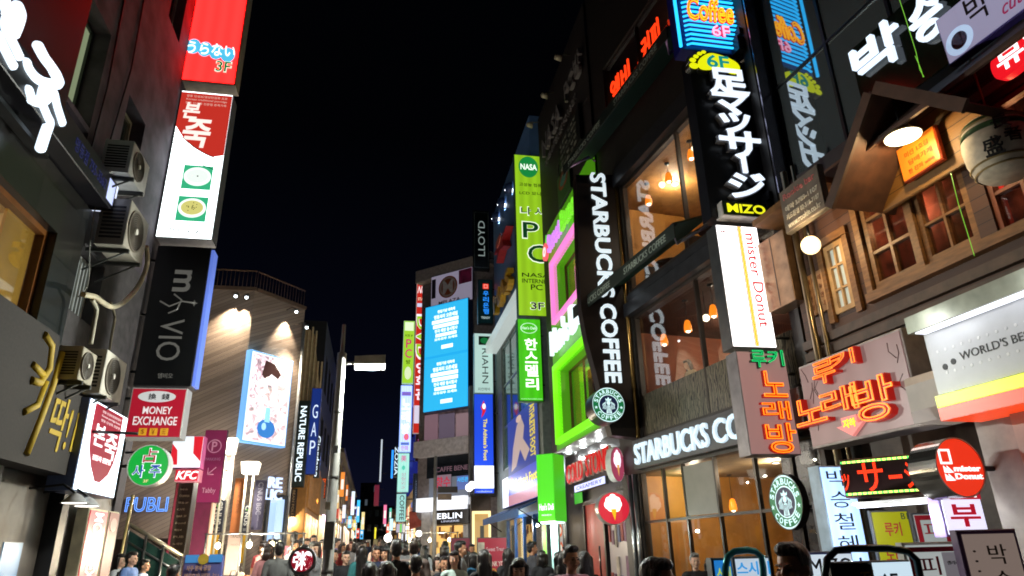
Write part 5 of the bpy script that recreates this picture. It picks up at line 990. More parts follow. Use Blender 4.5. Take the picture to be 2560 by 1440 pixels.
for t_, a, c in (('STARBUCKS', -2.9, -.16), ('COFFEE', .0, 1.95)): b = MB(); put_text(b, t_, a, 3.24, c, 3.66, .161, .05, 0, .04); b.build('letter', E('#d2e6f2', 1.0), s.root)
s = Sign('round_sign', 'round green and white crowned figure emblem standing off the dark pillar at street level', 'sign', [(1926, 1184), (2009, 1184), (2009, 1326), (1926, 1326)], PR1.off(.12), .1, E('#cfeef0', 1.1), P('#1a1a1a', .3), shape='disc', rim=.012)
roundel(s)
# red neon on the top window
t = thing('neon_lettering', 'red neon letters in the topmost window of the coffee shop block', 'sign', PR1.frame(o1)); rn = E('#ff3a12', 1.5)
for t_, a, c in (('엘비', -2.75, -1.75), ('커피', -1.1, -.3), ('3.9', .2, 1.1)): b = MB(); put_text(b, t_, a, 12.05, c, 12.8, .03, .04, 0, .0); b.build('neon_letter', rn, t)
# ================================================================== THE NEON STACK, EAST SIDE
dkb = P('#0e1014', .3)
s = Sign('blade_sign', 'tall black sign column with thick white glowing massage parlour characters', 'sign', [(1729, 150), (1880, 150), (1922, 548), (1772, 548)], PST, .3, None, P('#15171c', .3)); W_ = E('#e4f0ff', 1.25); gb2 = P('#6f7078', .5)
for ch, a in (('足', (1768, 190, 1856, 243)), ('マ', (1779, 249, 1858, 294)), ('ッ', (1795, 298, 1864, 340)), ('サ', (1796, 344, 1888, 402)), ('ー', (1836, 404, 1866, 440)), ('ジ', (1817, 446, 1899, 502))):
    p, q = PST.loc(s.o, a[0], a[3]), PST.loc(s.o, a[2], a[1]); b = MB(); b2 = MB(); ex = .02
    if ch == 'ー': b.tube([((p[0]+q[0])/2, p[1], .13), ((p[0]+q[0])/2, q[1], .13)], .045, 8); b2.box((p[0]+q[0])/2-.07, (p[0]+q[0])/2+.07, p[1]-.06, q[1]+.06, .0, .11)
    else: put_text(b, ch, p[0], p[1], q[0], q[1], .121, .03, 0, .05); put_text(b2, ch, p[0]-ex, p[1]-ex, q[0]+ex, q[1]+ex, 0, .12, 0, .08)
    b2.build('letter_body', gb2, s.root); b.build('neon_letter', W_, s.root)
s.bracket(.3, (.1, .5, .9))
fo2 = PST.off(.12).hit(1785, 188); t = thing('foot_sign', 'yellow footprint sign with turquoise 6F on top of the black massage column', 'sign', PST.off(.12).frame(fo2)); L2 = lambda x, y: PST.off(.12).loc(fo2, x, y)
foot = [(1747, 170), (1744, 152), (1757, 140), (1775, 132), (1800, 138), (1825, 147), (1846, 160), (1851, 176), (1842, 186), (1826, 184), (1808, 175), (1785, 173), (1762, 175)]
def grow(pl_, k): cx = sum(p[0] for p in pl_)/len(pl_); cy = sum(p[1] for p in pl_)/len(pl_); return [(cx+(p[0]-cx)*k, cy+(p[1]-cy)*k*1.04) for p in pl_]
def smooth(pl_, n=2):
    for _ in range(n): pl_ = [q for i in range(len(pl_)) for q in ((.75*pl_[i][0]+.25*pl_[(i+1) % len(pl_)][0], .75*pl_[i][1]+.25*pl_[(i+1) % len(pl_)][1]), (.25*pl_[i][0]+.75*pl_[(i+1) % len(pl_)][0], .25*pl_[i][1]+.75*pl_[(i+1) % len(pl_)][1]))]
    return pl_
fl = smooth([L2(*p) for p in foot]); toes = [L2(*p)+(r,) for p, r in (((1735, 164), .085), ((1732, 150), .06), ((1740, 141), .05), ((1749, 134), .047), ((1759, 130), .043))]
m = MB(); m.prism(grow(fl, 1.1), -.14, -.01)
for x, y, r in toes: m.disc(x, y, r+.02, -.141, -.012, 16, (r+.02)*.7)
m.build('cabinet', P('#1a1c14', .4), t); m = MB(); m.prism(fl, -.009, .01); m.build('foot_face', E('#e8ec10', 1.05), t); m = MB()
for x, y, r in toes: m.disc(x, y, r, -.0095, .008, 16, r*.7)
m.build('toe_face', E('#e8ec10', 1.05), t); a, c = L2(1768, 168), L2(1819, 143); b = MB(); put_text(b, '6F', a[0], a[1], c[0], c[1], .012, .006, 0, .05); b.build('lettering', E('#10a8a0', .7), t)
s = Sign('blade_sign', 'blue striped neon blade with orange coffee script and pink 6F', 'sign', [(1668, -160), (1812, -160), (1848, 122), (1702, 140)], PST, .3, None, P('#1a2070', .35)); NB_ = E('#28b8ff', 1.9)
m = MB()
for i in range(26):
    y = .035+i*.0375; m.tube([(s.X(.08), s.Y(y-.012), .05), (s.X(.16), s.Y(y+.004), .05), (s.X(.97), s.Y(y+.004), .05)], .021, 6)
m.tube([(s.X(-.03), s.Y(0), .06), (s.X(-.03), s.Y(1), .06)], .03, 8); m.build('neon_tube', NB_, s.root)
p, q = PST.loc(s.o, 1716, 58), PST.loc(s.o, 1822, 14); b = MB(); put_text(b, 'Coffee', p[0], p[1], q[0], q[1], .075, .02, 0, .09, slant=.1); b.build('letter_body', E('#f03018', .9), s.root)
b = MB(); put_text(b, 'Coffee', p[0], p[1]+.01, q[0], q[1]-.01, .098, .01, 0, 0, .02, slant=.1); b.build('neon_letter', E('#ffb020', 1.8), s.root)
p, q = PST.loc(s.o, 1776, 98), PST.loc(s.o, 1816, 76); b = MB(); put_text(b, '6F', p[0], p[1], q[0], q[1], .075, .02, 0, .12); b.build('letter_body', E('#f02860', .9), s.root); b = MB(); put_text(b, '6F', p[0], p[1], q[0], q[1], .097, .012, 0, .0); b.build('neon_letter', E('#ffb0d0', 1.6), s.root)
s.bracket(.35, (.2, .8))
s = Sign('name_plate', 'dark green plate with bright yellow capitals at the foot of the massage column', 'sign', [(1806, 506), (1920, 506), (1921, 541), (1806, 541)], PST.off(.16), .22, P('#0c2a14', .4), P('#b0aca8', .4), rim=.012); s.text('MIZO', .1, .2, .92, .82, E('#f0f020', 1.1), bold=.06)
s = Sign('blade_sign', 'steel cased white lit blade with red turned lettering and a thin red and yellow stripe', 'sign', [(1785, 560), (1895, 568), (1940, 870), (1833, 870)], PST, .3, E('#fdf6f4', 1.3, tubes=1.5), STEEL, rim=.02)
for x, w_, c in ((.5, .018, '#e02030'), (.522, .05, '#ffd830'), (.575, .02, '#f08020')): s.patch(x, .012, x+w_, .988, E(c, .95), 'stripe', .003)
s.text('mister Donut', .66, .16, .9, .93, E('#d8202c', .85), -1, .015); s.text('Mister\nDonut', .1, .9, .44, .945, E('#a03a40', .6), bold=.02); s.text('미스터도넛', .1, .02, .44, .045, ink('#38383a'), bold=.0); s.bracket(.3, (.1, .5, .9))
s = Sign('blade_sign', 'pinkish white karaoke blade with red and green outlined neon characters', 'sign', [(1840, 879), (1960, 879), (2004, 1139), (1876, 1136)], PST, .32, E('#c09490', .5), P('#8a8688', .35, .6), rim=.015)  # face glow stands in for the neon's light on the board
RN, YN, GNN = E('#b81408', .5), E('#ff7a18', 2.4), E('#10d070', 1.5)
def neon(s, pl, t, a, body, tube, z=.05):
    p, q = pl.loc(s.o, a[0], a[3]), pl.loc(s.o, a[2], a[1]); b = MB(); put_text(b, t, p[0], p[1], q[0], q[1], s.z, z, 0, .03); b.build('letter_body', body, s.root)
    b = MB(); put_text(b, t, p[0]+.01, p[1]+.01, q[0]-.01, q[1]-.01, s.z+z+.012, .01, 0, 0, .015); b.build('neon_letter', tube, s.root)
neon(s, PST, '루', (1874, 878, 1906, 922), P('#0a3a24', .4), GNN); neon(s, PST, '키', (1913, 878, 1950, 918), P('#0a3a24', .4), GNN)
neon(s, PST, '노', (1903, 930, 1954, 996), RN, YN); neon(s, PST, '래', (1902, 1004, 1966, 1052), RN, YN); neon(s, PST, '방', (1914, 1058, 1980, 1136), RN, YN); s.bracket(.3, (.2, .8))
kc = thing('electrical_cabinet', 'bronze steel box on the wall behind the white doughnut blade', 'cabinet', PR1.frame(o1)); k_ = PR1.loc(o1, 1955, 805), PR1.loc(o1, 1985, 640)
MB().bbox(1.98, 2.6, 4.95, 6.1, .0, .28).build('cabinet', P('#7a6048', .3, .7, var=.35), kc); MB().box(2.27, 2.28, 4.97, 6.08, .281, .285).build('seam', BLK, kc)
for x, l in ((2.75, 'thick steel pipe beside the bronze box'), (2.95, 'thin steel pipe next to the timber house')): t = thing('drain_pipe', l, 'pipe', PR1.frame(o1), 'pipes by the timber house'); MB().tube([(x, .2, .2), (x, 7, .2)], .05 if x < 2.9 else .03, 10).build('pipe', P('#8a7a60', .3, .8), t)
# ------------------------------------------------------------------ karaoke wall sign, moving-letter board, fascias
pk = Plane((5.6, 7.7), -86)
s = Sign('wall_sign', 'grubby white box sign with big red neon karaoke characters and a glowing arrow', 'sign', [(1990, 915), (2252, 826), (2312, 1066), (2036, 1120)], pk, .35, E('#b08c88', .42, tubes=.8), P('#b0a29c', .5, var=.3), rim=.03)  # pinkish glow of the face stands in for neon light on it
for t_, a in (('루', (2054, 890, 2102, 970)), ('키', (2096, 866, 2152, 930)), ('노', (2012, 980, 2078, 1072)), ('래', (2076, 952, 2158, 1046)), ('방', (2160, 926, 2246, 1066))): neon(s, pk, t_, a, RN, E('#ff8020', 2.2), .09)
w = s.w; p = pk.loc(s.o, 2142, 1090); q = pk.loc(s.o, 2135, 1040); m = MB(); m.prism([(p[0], p[1]), (p[0]+.22, p[1]+.14), (p[0]+.12, p[1]+.14), (p[0]+.12, q[1]), (p[0]-.14, q[1]), (p[0]-.14, p[1]+.14), (p[0]-.24, p[1]+.14)], s.z, s.z+.05); m.build('arrow', E('#f08880', .85), s.root)
b = MB(); put_text(b, '지하', p[0]-.11, p[1]+.1, p[0]+.1, q[1]-.03, s.z+.051, .01, 0, .03); b.build('lettering', E('#fff020', 1.1), s.root)
m = MB(); rnd = random.Random(6)
for i in range(10):
    x, y = rnd.choice([rnd.uniform(-.45, -.3), rnd.uniform(.3, .45)])*w, rnd.uniform(.1, .9)*s.h; m.tube([(x, y, s.z), (x+rnd.uniform(-.1, .1), y+.1, s.z), (x+rnd.uniform(-.12, .12), y+.2, s.z)], .006, 5)
m.build('scribble', P('#5a3434', .6), s.root)
pl_ = Plane(tuple(at(2200, 1190, 6.7))[:2], -50)
s = Sign('moving_letter_board', 'dark red board of lit dots with massage characters and a green and yellow light border', 'sign', [(2098, 1152), (2300, 1130), (2309, 1228), (2114, 1250)], pl_, .3, P('#1c0606', .4), P('#5a3028', .45), rim=.015)
def dots():
    m, t, b = newmat('lit_dots'); L = t.links.new; N = t.nodes.new
    tc = N('ShaderNodeTexCoord'); v = N('ShaderNodeTexVoronoi'); v.inputs['Scale'].default_value = 45; v.inputs['Randomness'].default_value = 0
    r = N('ShaderNodeValToRGB'); r.color_ramp.elements[0].position = .3; r.color_ramp.elements[0].color = lin('#ff3a10'); r.color_ramp.elements[1].position = .62; r.color_ramp.elements[1].color = lin('#c01808')
    L(tc.outputs['Object'], v.inputs['Vector']); L(v.outputs['Distance'], r.inputs[0]); L(r.outputs[0], b.inputs['Emission Color']); b.inputs['Emission Strength'].default_value = 2.0; b.inputs['Base Color'].default_value = lin('#300804'); return m
DT = dots()
for t_, a in (('ッ', (.0, .18, .1, .62)), ('サ', (.22, .12, .54, .86)), ('ー', (.6, .4, .76, .5)), ('ジ', (.8, .15, .97, .82))): s.text(t_, *a, DT, bold=.02, d=.01)
m = MB(); m2 = MB()
for i in range(44):
    x = -s.w/2+.03+i*(s.w-.06)/43
    for y in (.035, s.h-.035): (m if i % 3 else m2).ball((x, y, s.z+.01), .014, 6, 4)
m.build('border_light', E('#e8f070', 2), s.root); m2.build('border_light', E('#30e060', 2), s.root)
pf = Plane((5.05, 5.9), -88)
s = Sign('fascia_sign', 'wide pale doughnut shop fascia with small black words and yellow and orange stripes', 'sign', [(2326, 838), (2720, 670), (2720, 895), (2331, 992)], pf, .5, P('#cfd0d4', .35, var=.06), P('#9a9c96', .4), rim=.01)
w, h = s.w, s.h; MB().box(-w/2-.02, w/2, h, h+.16, -.55, .16).build('hood', P('#8a8d7c', .4, .3), s.root); MB().box(-w/2+.05, w/2, h-.015, h-.003, .03, .14).build('strip_light', E('#f0f4ff', 1.6), s.root)
MB().box(-w/2, w/2, -.11, -.004, -.4, .05).build('stripe', E('#e8f010', .95), s.root); MB().box(-w/2, w/2, -.23, -.114, -.4, .048).build('stripe', E('#f84818', .9), s.root)
plight_at = [(-.5, h+.06, .3), (.6, h+.06, .3)]  # extra point lights added along the hood to brighten the corner
for v_ in plight_at:
    L_ = bpy.data.lights.new('bulb', 'POINT'); L_.energy = 5; L_.color = (.92, .95, 1); L_.shadow_soft_size = .1; q = bpy.data.objects.new('bulb', L_); COL.objects.link(q); q.parent = s.root; q.location = v_
b = MB(); put_text(b, "WORLD'S BEST COFFEE", -w/2+.34, h*.42, -w/2+1.5, h*.42+.075, s.z, .004, 0, .01); b.disc(-w/2+.16, h*.4, .028, s.z, s.z+.004, 16); b.disc(-w/2+.26, h*.44, .028, s.z, s.z+.004, 16); b.build('lettering', P('#26262a', .5), s.root)
m = MB()
for i in range(24):
    for k in range(2): m.disc(-w/2+.12+i*.09+k*.045, h*.66-k*.35*h, .014, s.z, s.z+.003, 10)
m.build('pale_dot', P('#f0f0f4', .3), s.root)
t = thing('shop_front', 'cream rounded shop front under the doughnut shop fascia', 'building', pf.frame(Vector((5.05, 5.9, 0)))); m = MB(); m.box(.1, 3, 0, 1.0, -.6, -.3).box(.9, 3, 1.0, 2.7, -.6, -.3).bbox(.0, 3, 2.7, 3.15, -.6, -.05, .1); m.build('panel', P('#bdb0a4', .5, var=.1), t)
MB().box(.35, .9, 1.0, 2.7, -.58, -.5).build('poster', P('#a89c94', .5), t)
MB().box(1.0, 1.5, 1.2, 2.35, -.29, -.28).build('notice', P('#c9c9d8', .5), t)
s = Sign('round_sign', 'round orange red lit sign with white doughnut shop lettering on a chrome drum', 'sign', [(2336, 1094), (2457, 1094), (2457, 1245), (2336, 1245)], PY(5.4), .32, E('#e83418', .95), P('#b8b4ae', .12, .95, var=.1), shape='disc', rim=.012)
s.text('mister\nDonut', .36, .3, .92, .52, E('#fff4f0', 1.5), bold=.07); m = MB(); a = .018
for x0_, y0_, x1_, y1_ in ((.12, .55, .36, .8),): m.box(s.X(x0_), s.X(x1_), s.Y(y0_), s.Y(y0_)+a, s.z, s.z+.005).box(s.X(x0_), s.X(x1_), s.Y(y1_)-a, s.Y(y1_), s.z, s.z+.005).box(s.X(x0_), s.X(x0_)+a, s.Y(y0_)+a, s.Y(y1_)-a, s.z, s.z+.005).box(s.X(x1_)-a, s.X(x1_), s.Y(y0_)+a, s.Y(y1_)-a, s.z, s.z+.005)
for k in range(4): x = s.X(.16+.07*(k % 2)); y = s.Y(.28+.13*(k//2)); m.prism([(x, y), (x+.06, y), (x, y+.06)], s.z, s.z+.005)
m.build('emblem', E('#fff4f0', 1.5), s.root); s.bracket(.3, (.5,))
# ------------------------------------------------------------------ street level boards on the near east side
INK = ink('#15171f'); RED = ink('#b01828')
def std(label, c, d, face, side, th=.12, ang=0, **k):
    pl = Plane(tuple(at((c[2][0]+c[3][0])/2, 1380, d))[:2], ang); return Sign(k.pop('nm', 'standing_sign'), label, k.pop('cat', 'sign'), c, pl, th, face, side, **k), pl
s, _ = std('tall bluish white lit sign with black brush characters in a column', [(2052, 1166), (2128, 1162), (2185, 1450), (2088, 1452)], 7.3, E('#cfe4f4', 1.0, tubes=2), P('#9ab0c0', .4), .2); s.vtext('박승철헤어', .18, .02, .74, .98, INK, -.005, gap=.25)
s, _ = std('yellow karaoke board with red characters under the board of lit dots', [(2178, 1276), (2276, 1274), (2300, 1450), (2200, 1450)], 6.9, E('#b0b010', .5), GREY, .05, -15); s.text('루키', .3, .62, .72, .82, RED, bold=.03); s.text('노래방', .2, .25, .9, .45, RED, bold=.03); s.text('B1', .78, .86, .95, .95, ink('#2a4a3a'))  # board is no lamp, weak glow stands in for light on its front
s, pl3 = std('white board with a red border and a red character next to the yellow board', [(2285, 1282), (2375, 1280), (2400, 1450), (2305, 1450)], 6.8, E('#b4bcb8', .5), GREY, .05, -15); s.frame(.06, .04, .94, .96, .05, RED); s.text('피', .25, .62, .8, .85, RED, bold=.0); s.text('부', .25, .25, .8, .5, RED, bold=.0)  # weak glow of the face stands in for light from the street
s, _ = std('lit white sign with a red band and bold red character behind the round sign', [(2343, 1225), (2448, 1222), (2470, 1330), (2368, 1352)], 5.9, E('#e8e4ff', 1.1), P('#7a6aa0', .4), .15); s.patch(.02, .78, .98, .98, E('#c81830', .7), 'band'); s.text('행복', .08, .82, .92, .97, E('#ffffff', 1.1), bold=.03); s.text('부', .15, .2, .85, .68, E('#c81830', .7), bold=.05)
s, _ = std('front white board with a red border, a red character and a grey panel', [(2262, 1358), (2416, 1351), (2450, 1600), (2300, 1610)], 4.7, E('#c4ccca', .6), P('#c8c8c0', .5), .08, -6, nm='street_board'); s.frame(.05, .02, .95, .95, .035, RED); s.patch(.6, .2, .88, .89, E('#9a969c', .4), 'panel'); s.text('피', .2, .66, .52, .85, RED, bold=.0); s.text('부', .2, .35, .52, .55, RED, bold=.0); s.text('갤러리', .65, .76, .84, .8, INK)  # face and panel glow weakly in place of light falling on them
s, _ = std('beige board in a purple frame with black brush characters', [(2380, 1329), (2522, 1318), (2630, 1600), (2470, 1610)], 4.3, E('#a08c82', .5), P('#5a3a68', .4), .08, -10, nm='street_board', rim=.03); s.text('박', .42, .68, .72, .86, ink('#5a4a30'), bold=-.005); s.text('승', .42, .45, .72, .62, ink('#5a4a30'), bold=-.005)  # beige face glows weakly in place of light from in front
for i in range(4): s.oval(.2, .8-.09*i, .025, .01, ink('#8a7a70'), 'mark', .002)
s, pb = std('black and white menu board with gold brush marks and 6F in a tube frame', [(2080, 1401), (2280, 1403), (2320, 1640), (2110, 1640)], 4.0, P('#0d0e12', .4), P('#1a2226', .4), .08, -4, nm='street_board'); s.patch(.5, .02, .98, .98, E('#cfe6f4', .95), 'panel'); s.text('6F', .56, .62, .78, .86, ink('#3a5a68'), bold=-.01); s.text('점', .3, .68, .46, .9, P('#d8a820', .5), bold=.02, slant=.3)
fr_ = [(2064, 1650), (2062, 1440), (2068, 1398), (2090, 1376), (2130, 1371), (2220, 1371), (2268, 1378), (2292, 1400), (2302, 1450), (2345, 1650)]
q = pb.off(.03); m = MB(); m.tube([Vector(q.loc(s.o, *p)+(.03,)) for p in fr_], .022, 8); m.build('tube_frame', P('#20363c', .3, .5), s.root)
s, _ = std('white lit board with serif style black capitals and red letters beside the tube framed board', [(2018, 1378), (2140, 1378), (2160, 1600), (2035, 1600)], 4.8, E('#d4e2ee', .9), P('#3a4a8a', .4), .1, 0, nm='street_board'); s.text('MIZO', .06, .72, .94, .92, INK, bold=.0); s.text('w30', .1, .52, .6, .64, E('#a8284a', .4), bold=.0)
s, pb = std('blue board with yellow marks beside a pale board of blue and brown letters', [(1785, 1394), (1838, 1394), (1842, 1560), (1790, 1560)], 5.6, E('#2a8ae0', .7), P('#2a4a5a', .4), .1, 0, nm='street_board'); s.text('스', .15, .66, .45, .84, E('#c8d820', .8), bold=.03); s.text('이', .58, .62, .82, .86, E('#c8d820', .8), bold=.03)
fr_ = [(1808, 1560), (1806, 1420), (1812, 1392), (1828, 1379), (1860, 1375), (1880, 1378), (1896, 1392), (1900, 1420), (1906, 1560)]
m = MB(); m.tube([Vector(pb.loc(s.o, *p)+(.05,)) for p in fr_], .028, 8); m.build('tube_frame', P('#2c8a88', .3, .4), s.root)
s, _ = std('pale lit board of sky blue round letters over brown lettering', [(1839, 1392), (1932, 1388), (1938, 1560), (1844, 1560)], 5.9, E('#c4d4e4', .85), P('#3a4a5a', .4), .1, 0, nm='street_board'); s.text('스시이', .06, .72, .94, .92, E('#30a0e8', .8), bold=.05); s.text('BEER&', .06, .55, .94, .66, E('#b05a30', .5), bold=.04)
s, _ = std('slim yellow board edge beside the tall white brush sign', [(2040, 1255), (2054, 1253), (2078, 1450), (2064, 1450)], 7.5, P('#a8a812', .5), GREY, .05); 
t = thing('fill_tube_light', 'added fluorescent tube brightening the yellow and white boards', 'light', Plane((6.0, 7.0), -70).frame(at(2240, 1262, 6.5))); MB().tube([(-.4, 0, .05), (.4, 0, .05)], .012, 8).build('tube', E('#f2f6ff', 3), t); MB().box(-.45, .45, .015, .05, -.03, .07).build('housing', P('#c8c8c4', .5), t)  # tube and its point lights added to brighten the boards below
plight(t, 14, (.95, .97, 1), (-.4, -.15, .35)); plight(t, 14, (.95, .97, 1), (.4, -.15, .35))
# ------------------------------------------------------------------ timber house fittings
p = PWH.off(.38).hit(2027, 613); t = thing('globe_lamp', 'glowing round globe lamp under the timber eave', 'lamp', p); MB().ball((0, 0, 0), .13, 24, 16).build('globe', E('#ffe2a8', 2.4), t); MB().tube([(0, 0, .12), (0, 0, .3)], .02, 8).build('stem', DKM, t)
plight(t, 34, (1, .72, .38), (-.3, -.25, 0))
p = PWH.off(.62).hit(2257, 341); t = thing('dish_lamp', 'bright round dish lamp shining under the small gable', 'lamp', PWH.frame(p)); MB().lathe([(.03, .12), (.1, .1), (.2, .0), (.195, -.01)], seg=24, up=1).build('lamp_shade', P('#8a7a5a', .4), t); MB().lathe([(0, -.012), (.19, -.01), (.19, .004), (0, .004)], seg=24, up=1).build('lens', E('#fff0c4', 6), t); MB().tube([(0, .1, 0), (0, .5, 0)], .012, 6).build('stem', DKM, t)
plight(t, 40, (1, .74, .38), (0, -.12, .05))
s = Sign('wall_sign', 'glowing orange board with faint lettering under the small gable', 'sign', [(2239, 375), (2334, 314), (2357, 396), (2261, 459)], PWH.off(.32), .06, E('#f07a1c', .75), P('#a83a10', .5), rim=.015); s.text('미션 1호점', .2, .6, .8, .75, E('#a83c08', .5)); s.text('담배가게', .25, .35, .85, .5, E('#a83c08', .5)); s.text('한 잔의 wine', .2, .12, .85, .25, E('#a83c08', .5))
s = Sign('wall_sign', 'weathered grey board with white lines of numbers above the globe lamp', 'sign', [(1950, 482), (2042, 410), (2067, 515), (1965, 590)], PWH.off(.62), .08, P('#5e554c', .6, var=.3), P('#3a342c', .6), rim=.01)
s.text('Rookie bar', .1, .74, .9, .88, P('#a85a5a', .5), bold=.02)
for i, t_ in enumerate(('예약 3789-1107', '카드환영 02-318-7187', 'www.rookie.co.kr')): s.text(t_, .1, .46-.19*i, .92, .59-.19*i, P('#b8b4a8', .5), bold=.02)
s = Sign('menu_plaque', 'three column cream menu plaque on the timber siding below the globe lamp', 'plaque', [(2014, 694), (2052, 670), (2075, 768), (2034, 798)], PWH.off(.05), .04, P('#c8a078', .5), P('#5a3c24', .5), rim=.01)
for i in range(2): s.patch(.32+.33*i, .02, .34+.33*i, .98, P('#5a3420', .5), 'divider', .003)
for i in range(3): s.vtext('메뉴안내', .08+.33*i, .08, .26+.33*i, .92, P('#8a5a3c', .6), gap=.4)
# barrel with brush characters hung above the windows
pbar = at(2497, 372, 4.9); t = thing('sake_barrel', 'straw white barrel with black brush characters hanging by the timber house', 'barrel', Plane((pbar.x, pbar.y), -42).frame(pbar)); t.scale = (.98, .98, .98)
MB().lathe([(.0, -.33), (.2, -.33), (.27, -.26), (.31, -.1), (.32, .05), (.3, .2), (.25, .31), (.0, .31)], seg=28, up=1).build('barrel', P('#cdbfa6', .7, var=.25, scale=9), t)
for y, r in ((-.27, .265), (.24, .29), (-.2, .29)): MB().lathe([(r, y-.012), (r+.014, y), (r, y+.012)], seg=28, up=1).build('rope', P('#8a7448', .8), t); MB().lathe([(.27, .29), (.312, .13), (.3, .2)], seg=28, up=1).build('leaf_band', P('#3a5a2a', .7), t)
b = MB()
def curved(b, ch, x0, x1, y0, y1, r=.336):
    v, f, bb = glyphs(ch, .04); out = []
    for p_ in v: x = x0+(p_[0]-bb[0])/(bb[1]-bb[0])*(x1-x0); y = y0+(p_[1]-bb[2])/(bb[3]-bb[2])*(y1-y0); k = r-.02*abs(y/.2)**2+(p_[2]+.5)*.006; out.append((k*math.sin(x/r), y, k*math.cos(x/r)))
    b.add(out, f)
curved(b, '長', -.06, .12, .06, .24); curved(b, '者', .02, .18, -.1, .06); curved(b, '盛', -.18, .0, -.2, .0); b.build('lettering', P('#14120f', .7), t); MB().tube([(0, .3, 0), (0, 1.2, 0)], .012, 6).build('cord', P('#8a7448', .8), t)
# big white letters, lit panel and red cut-out sign at the top
pg = PR1.off(.35)
fs = thing('fascia_sign', 'dark green glass fascia with thick white glowing hair salon characters', 'sign', pg.frame(pg.hit(2200, 240))); o_ = pg.hit(2200, 240)
for t_, a in (('박', (2152, 96, 2262, 222)), ('승', (2298, 40, 2372, 124))):
    p, q = pg.loc(o_, a[0], a[3]), pg.loc(o_, a[2], a[1]+22); b = MB(); put_text(b, t_, p[0], min(p[1], q[1]), q[0], min(p[1], q[1])+.6, .0, .07, 0, .0); b.build('letter', E('#dcecff', 1.3), fs)
MB().box(-.3, 2.6, -.2, .95, -.06, -.03).build('glass_panel', P('#10160f', .1, var=.3), fs)
pp = Plane(tuple(at(2450, 60, 4.6))[:2], -84)
s = Sign('wall_sign', 'pale violet lit board with a black brush character at the top edge', 'sign', [(2335, 40), (2590, -140), (2640, -10), (2367, 150)], pp, .1, E('#a8a4c4', .6), P('#4a3a8a', .4), rim=.02); s.text('박', .3, .35, .52, .95, INK, bold=.0); s.text('cut', .6, .15, .78, .35, E('#a83060', .5), slant=.3); s.oval(.17, .3, .14, .26, E('#b8d0f0', .8), 'ring'); s.oval(.17, .3, .08, .16, P('#5a5a78', .4), 'ring_centre')
s = Sign('cutout_sign', 'red glowing cut-out sign with white characters under the violet board', 'sign', [(2468, 128), (2640, 20), (2660, 110), (2482, 205)], Plane(tuple(at(2550, 150, 4.35))[:2], -84), .08, None, None, cabinet=False)
s.z = 0; w, h = s.w, s.h; m = MB(); m.prism(smooth([(-w/2, .1*h), (-w/2, .8*h), (-.2*w, .95*h), (0, .85*h), (.2*w, h), (w/2, .9*h), (w/2, .1*h), (.2*w, 0), (0, .12*h), (-.3*w, 0)]), -.1, 0); m.build('panel', E('#f01824', 1.0), s.root); s.text('뮤전', .1, .22, .9, .82, E('#fff0f4', 1.8), bold=.05)
rf = WHs; m = MB(); m.hexa([(1.95, 5.98, .72), (5.5, 5.98, .72), (5.5, 6.46, .2), (1.95, 6.46, .2)], [(1.95, 6.03, .72), (5.5, 6.03, .72), (5.5, 6.51, .2), (1.95, 6.51, .2)]); m.build('pent_roof', P('#4a3830', .6, var=.3), rf)
m = MB()
for i in range(8): f_ = i/8; m.box(1.95, 5.5, 5.955+f_*.48, 5.985+f_*.48, .72-f_*.52-.02, .72-f_*.52+.02)
m.build('rib', P('#5a4438', .6), rf)
for lst, l in (([(2236, -40), (2262, 40), (2276, 85), (2290, 130), (2300, 175), (2310, 192)], 'glowing green wire hanging past the pale wall at the top'), ([(2288, 140), (2297, 160), (2303, 175), (2308, 193)], 'short glowing green wire end beside the white characters'), ([(2377, 432), (2396, 510), (2418, 580), (2436, 640)], 'straight glowing green wire across the multi-paned window')):
    pl = PWH.off(.75); q = [pl.hit(x, y) for x, y in lst]; t = MB().tube([p-q[-1] for p in q], .0035, 6).build('lit_wire', E('#86d840', .8), None); t.location = q[-1]; tag(t, l, 'wire', 'glowing green wires')  # green light along the cables is put in as a glow
# ================================================================== STREET FURNITURE AND STALLS
def base(px, d, py=1400): p = at(px, py, d); p.z = gz(d); return p
def plight2(par, e, col, loc, r=.12): plight(par, e, col, loc, r)
# tall lamp post near the middle
b0 = base(817, 10, 1440); t = thing('lamp_post', 'tall grey lamp post with one arm reaching over the crowd', 'street lamp', b0)
MB().lathe([(.105, 0), (.105, .5), (.08, .52), (.06, 4.05), (.066, 4.1), (.064, 4.2), (.03, 4.22), (.026, 4.64), (0, 4.65)], seg=16).build('pole', P('#8b8a86', .45, .3, var=.2), t)
for z_ in (1.2, 2.4, 3.3): MB().lathe([(.08-.007*z_, z_), (.089-.007*z_, z_+.01), (.089-.007*z_, z_+.05), (.08-.007*z_, z_+.06)], seg=16).build('band', P('#6a6a68', .4, .6), t)
MB().box(-.06, .06, -.14, -.08, 1.5, 1.85).build('junction_box', P('#77766f', .5), t)
for a_, z_, c in ((-.05, 2.0, '#c8c4b0'), (.0, 2.75, '#a8b0b8')): MB().box(a_-.03, a_+.04, -.1, -.083, z_, z_+.1).build('sticker', P(c, .6), t)
q = at(890, 912, 10)-b0; MB().tube([(.05, 0, q.z+.02), (q.x, q.y, q.z+.03)], .025, 8).build('arm', P('#8b8a86', .45, .3), t)
m = MB(); m.hexa([(q.x-.02, -.16, q.z-.03), (q.x+.42, -.16, q.z-.02), (q.x+.42, .16, q.z-.02), (q.x-.02, .16, q.z-.03)], [(q.x-.02, -.13, q.z+.1), (q.x+.42, -.13, q.z+.13), (q.x+.42, .13, q.z+.13), (q.x-.02, .13, q.z+.1)]); hd = m.build('lamp_head', P('#b8b8ac', .4), t)
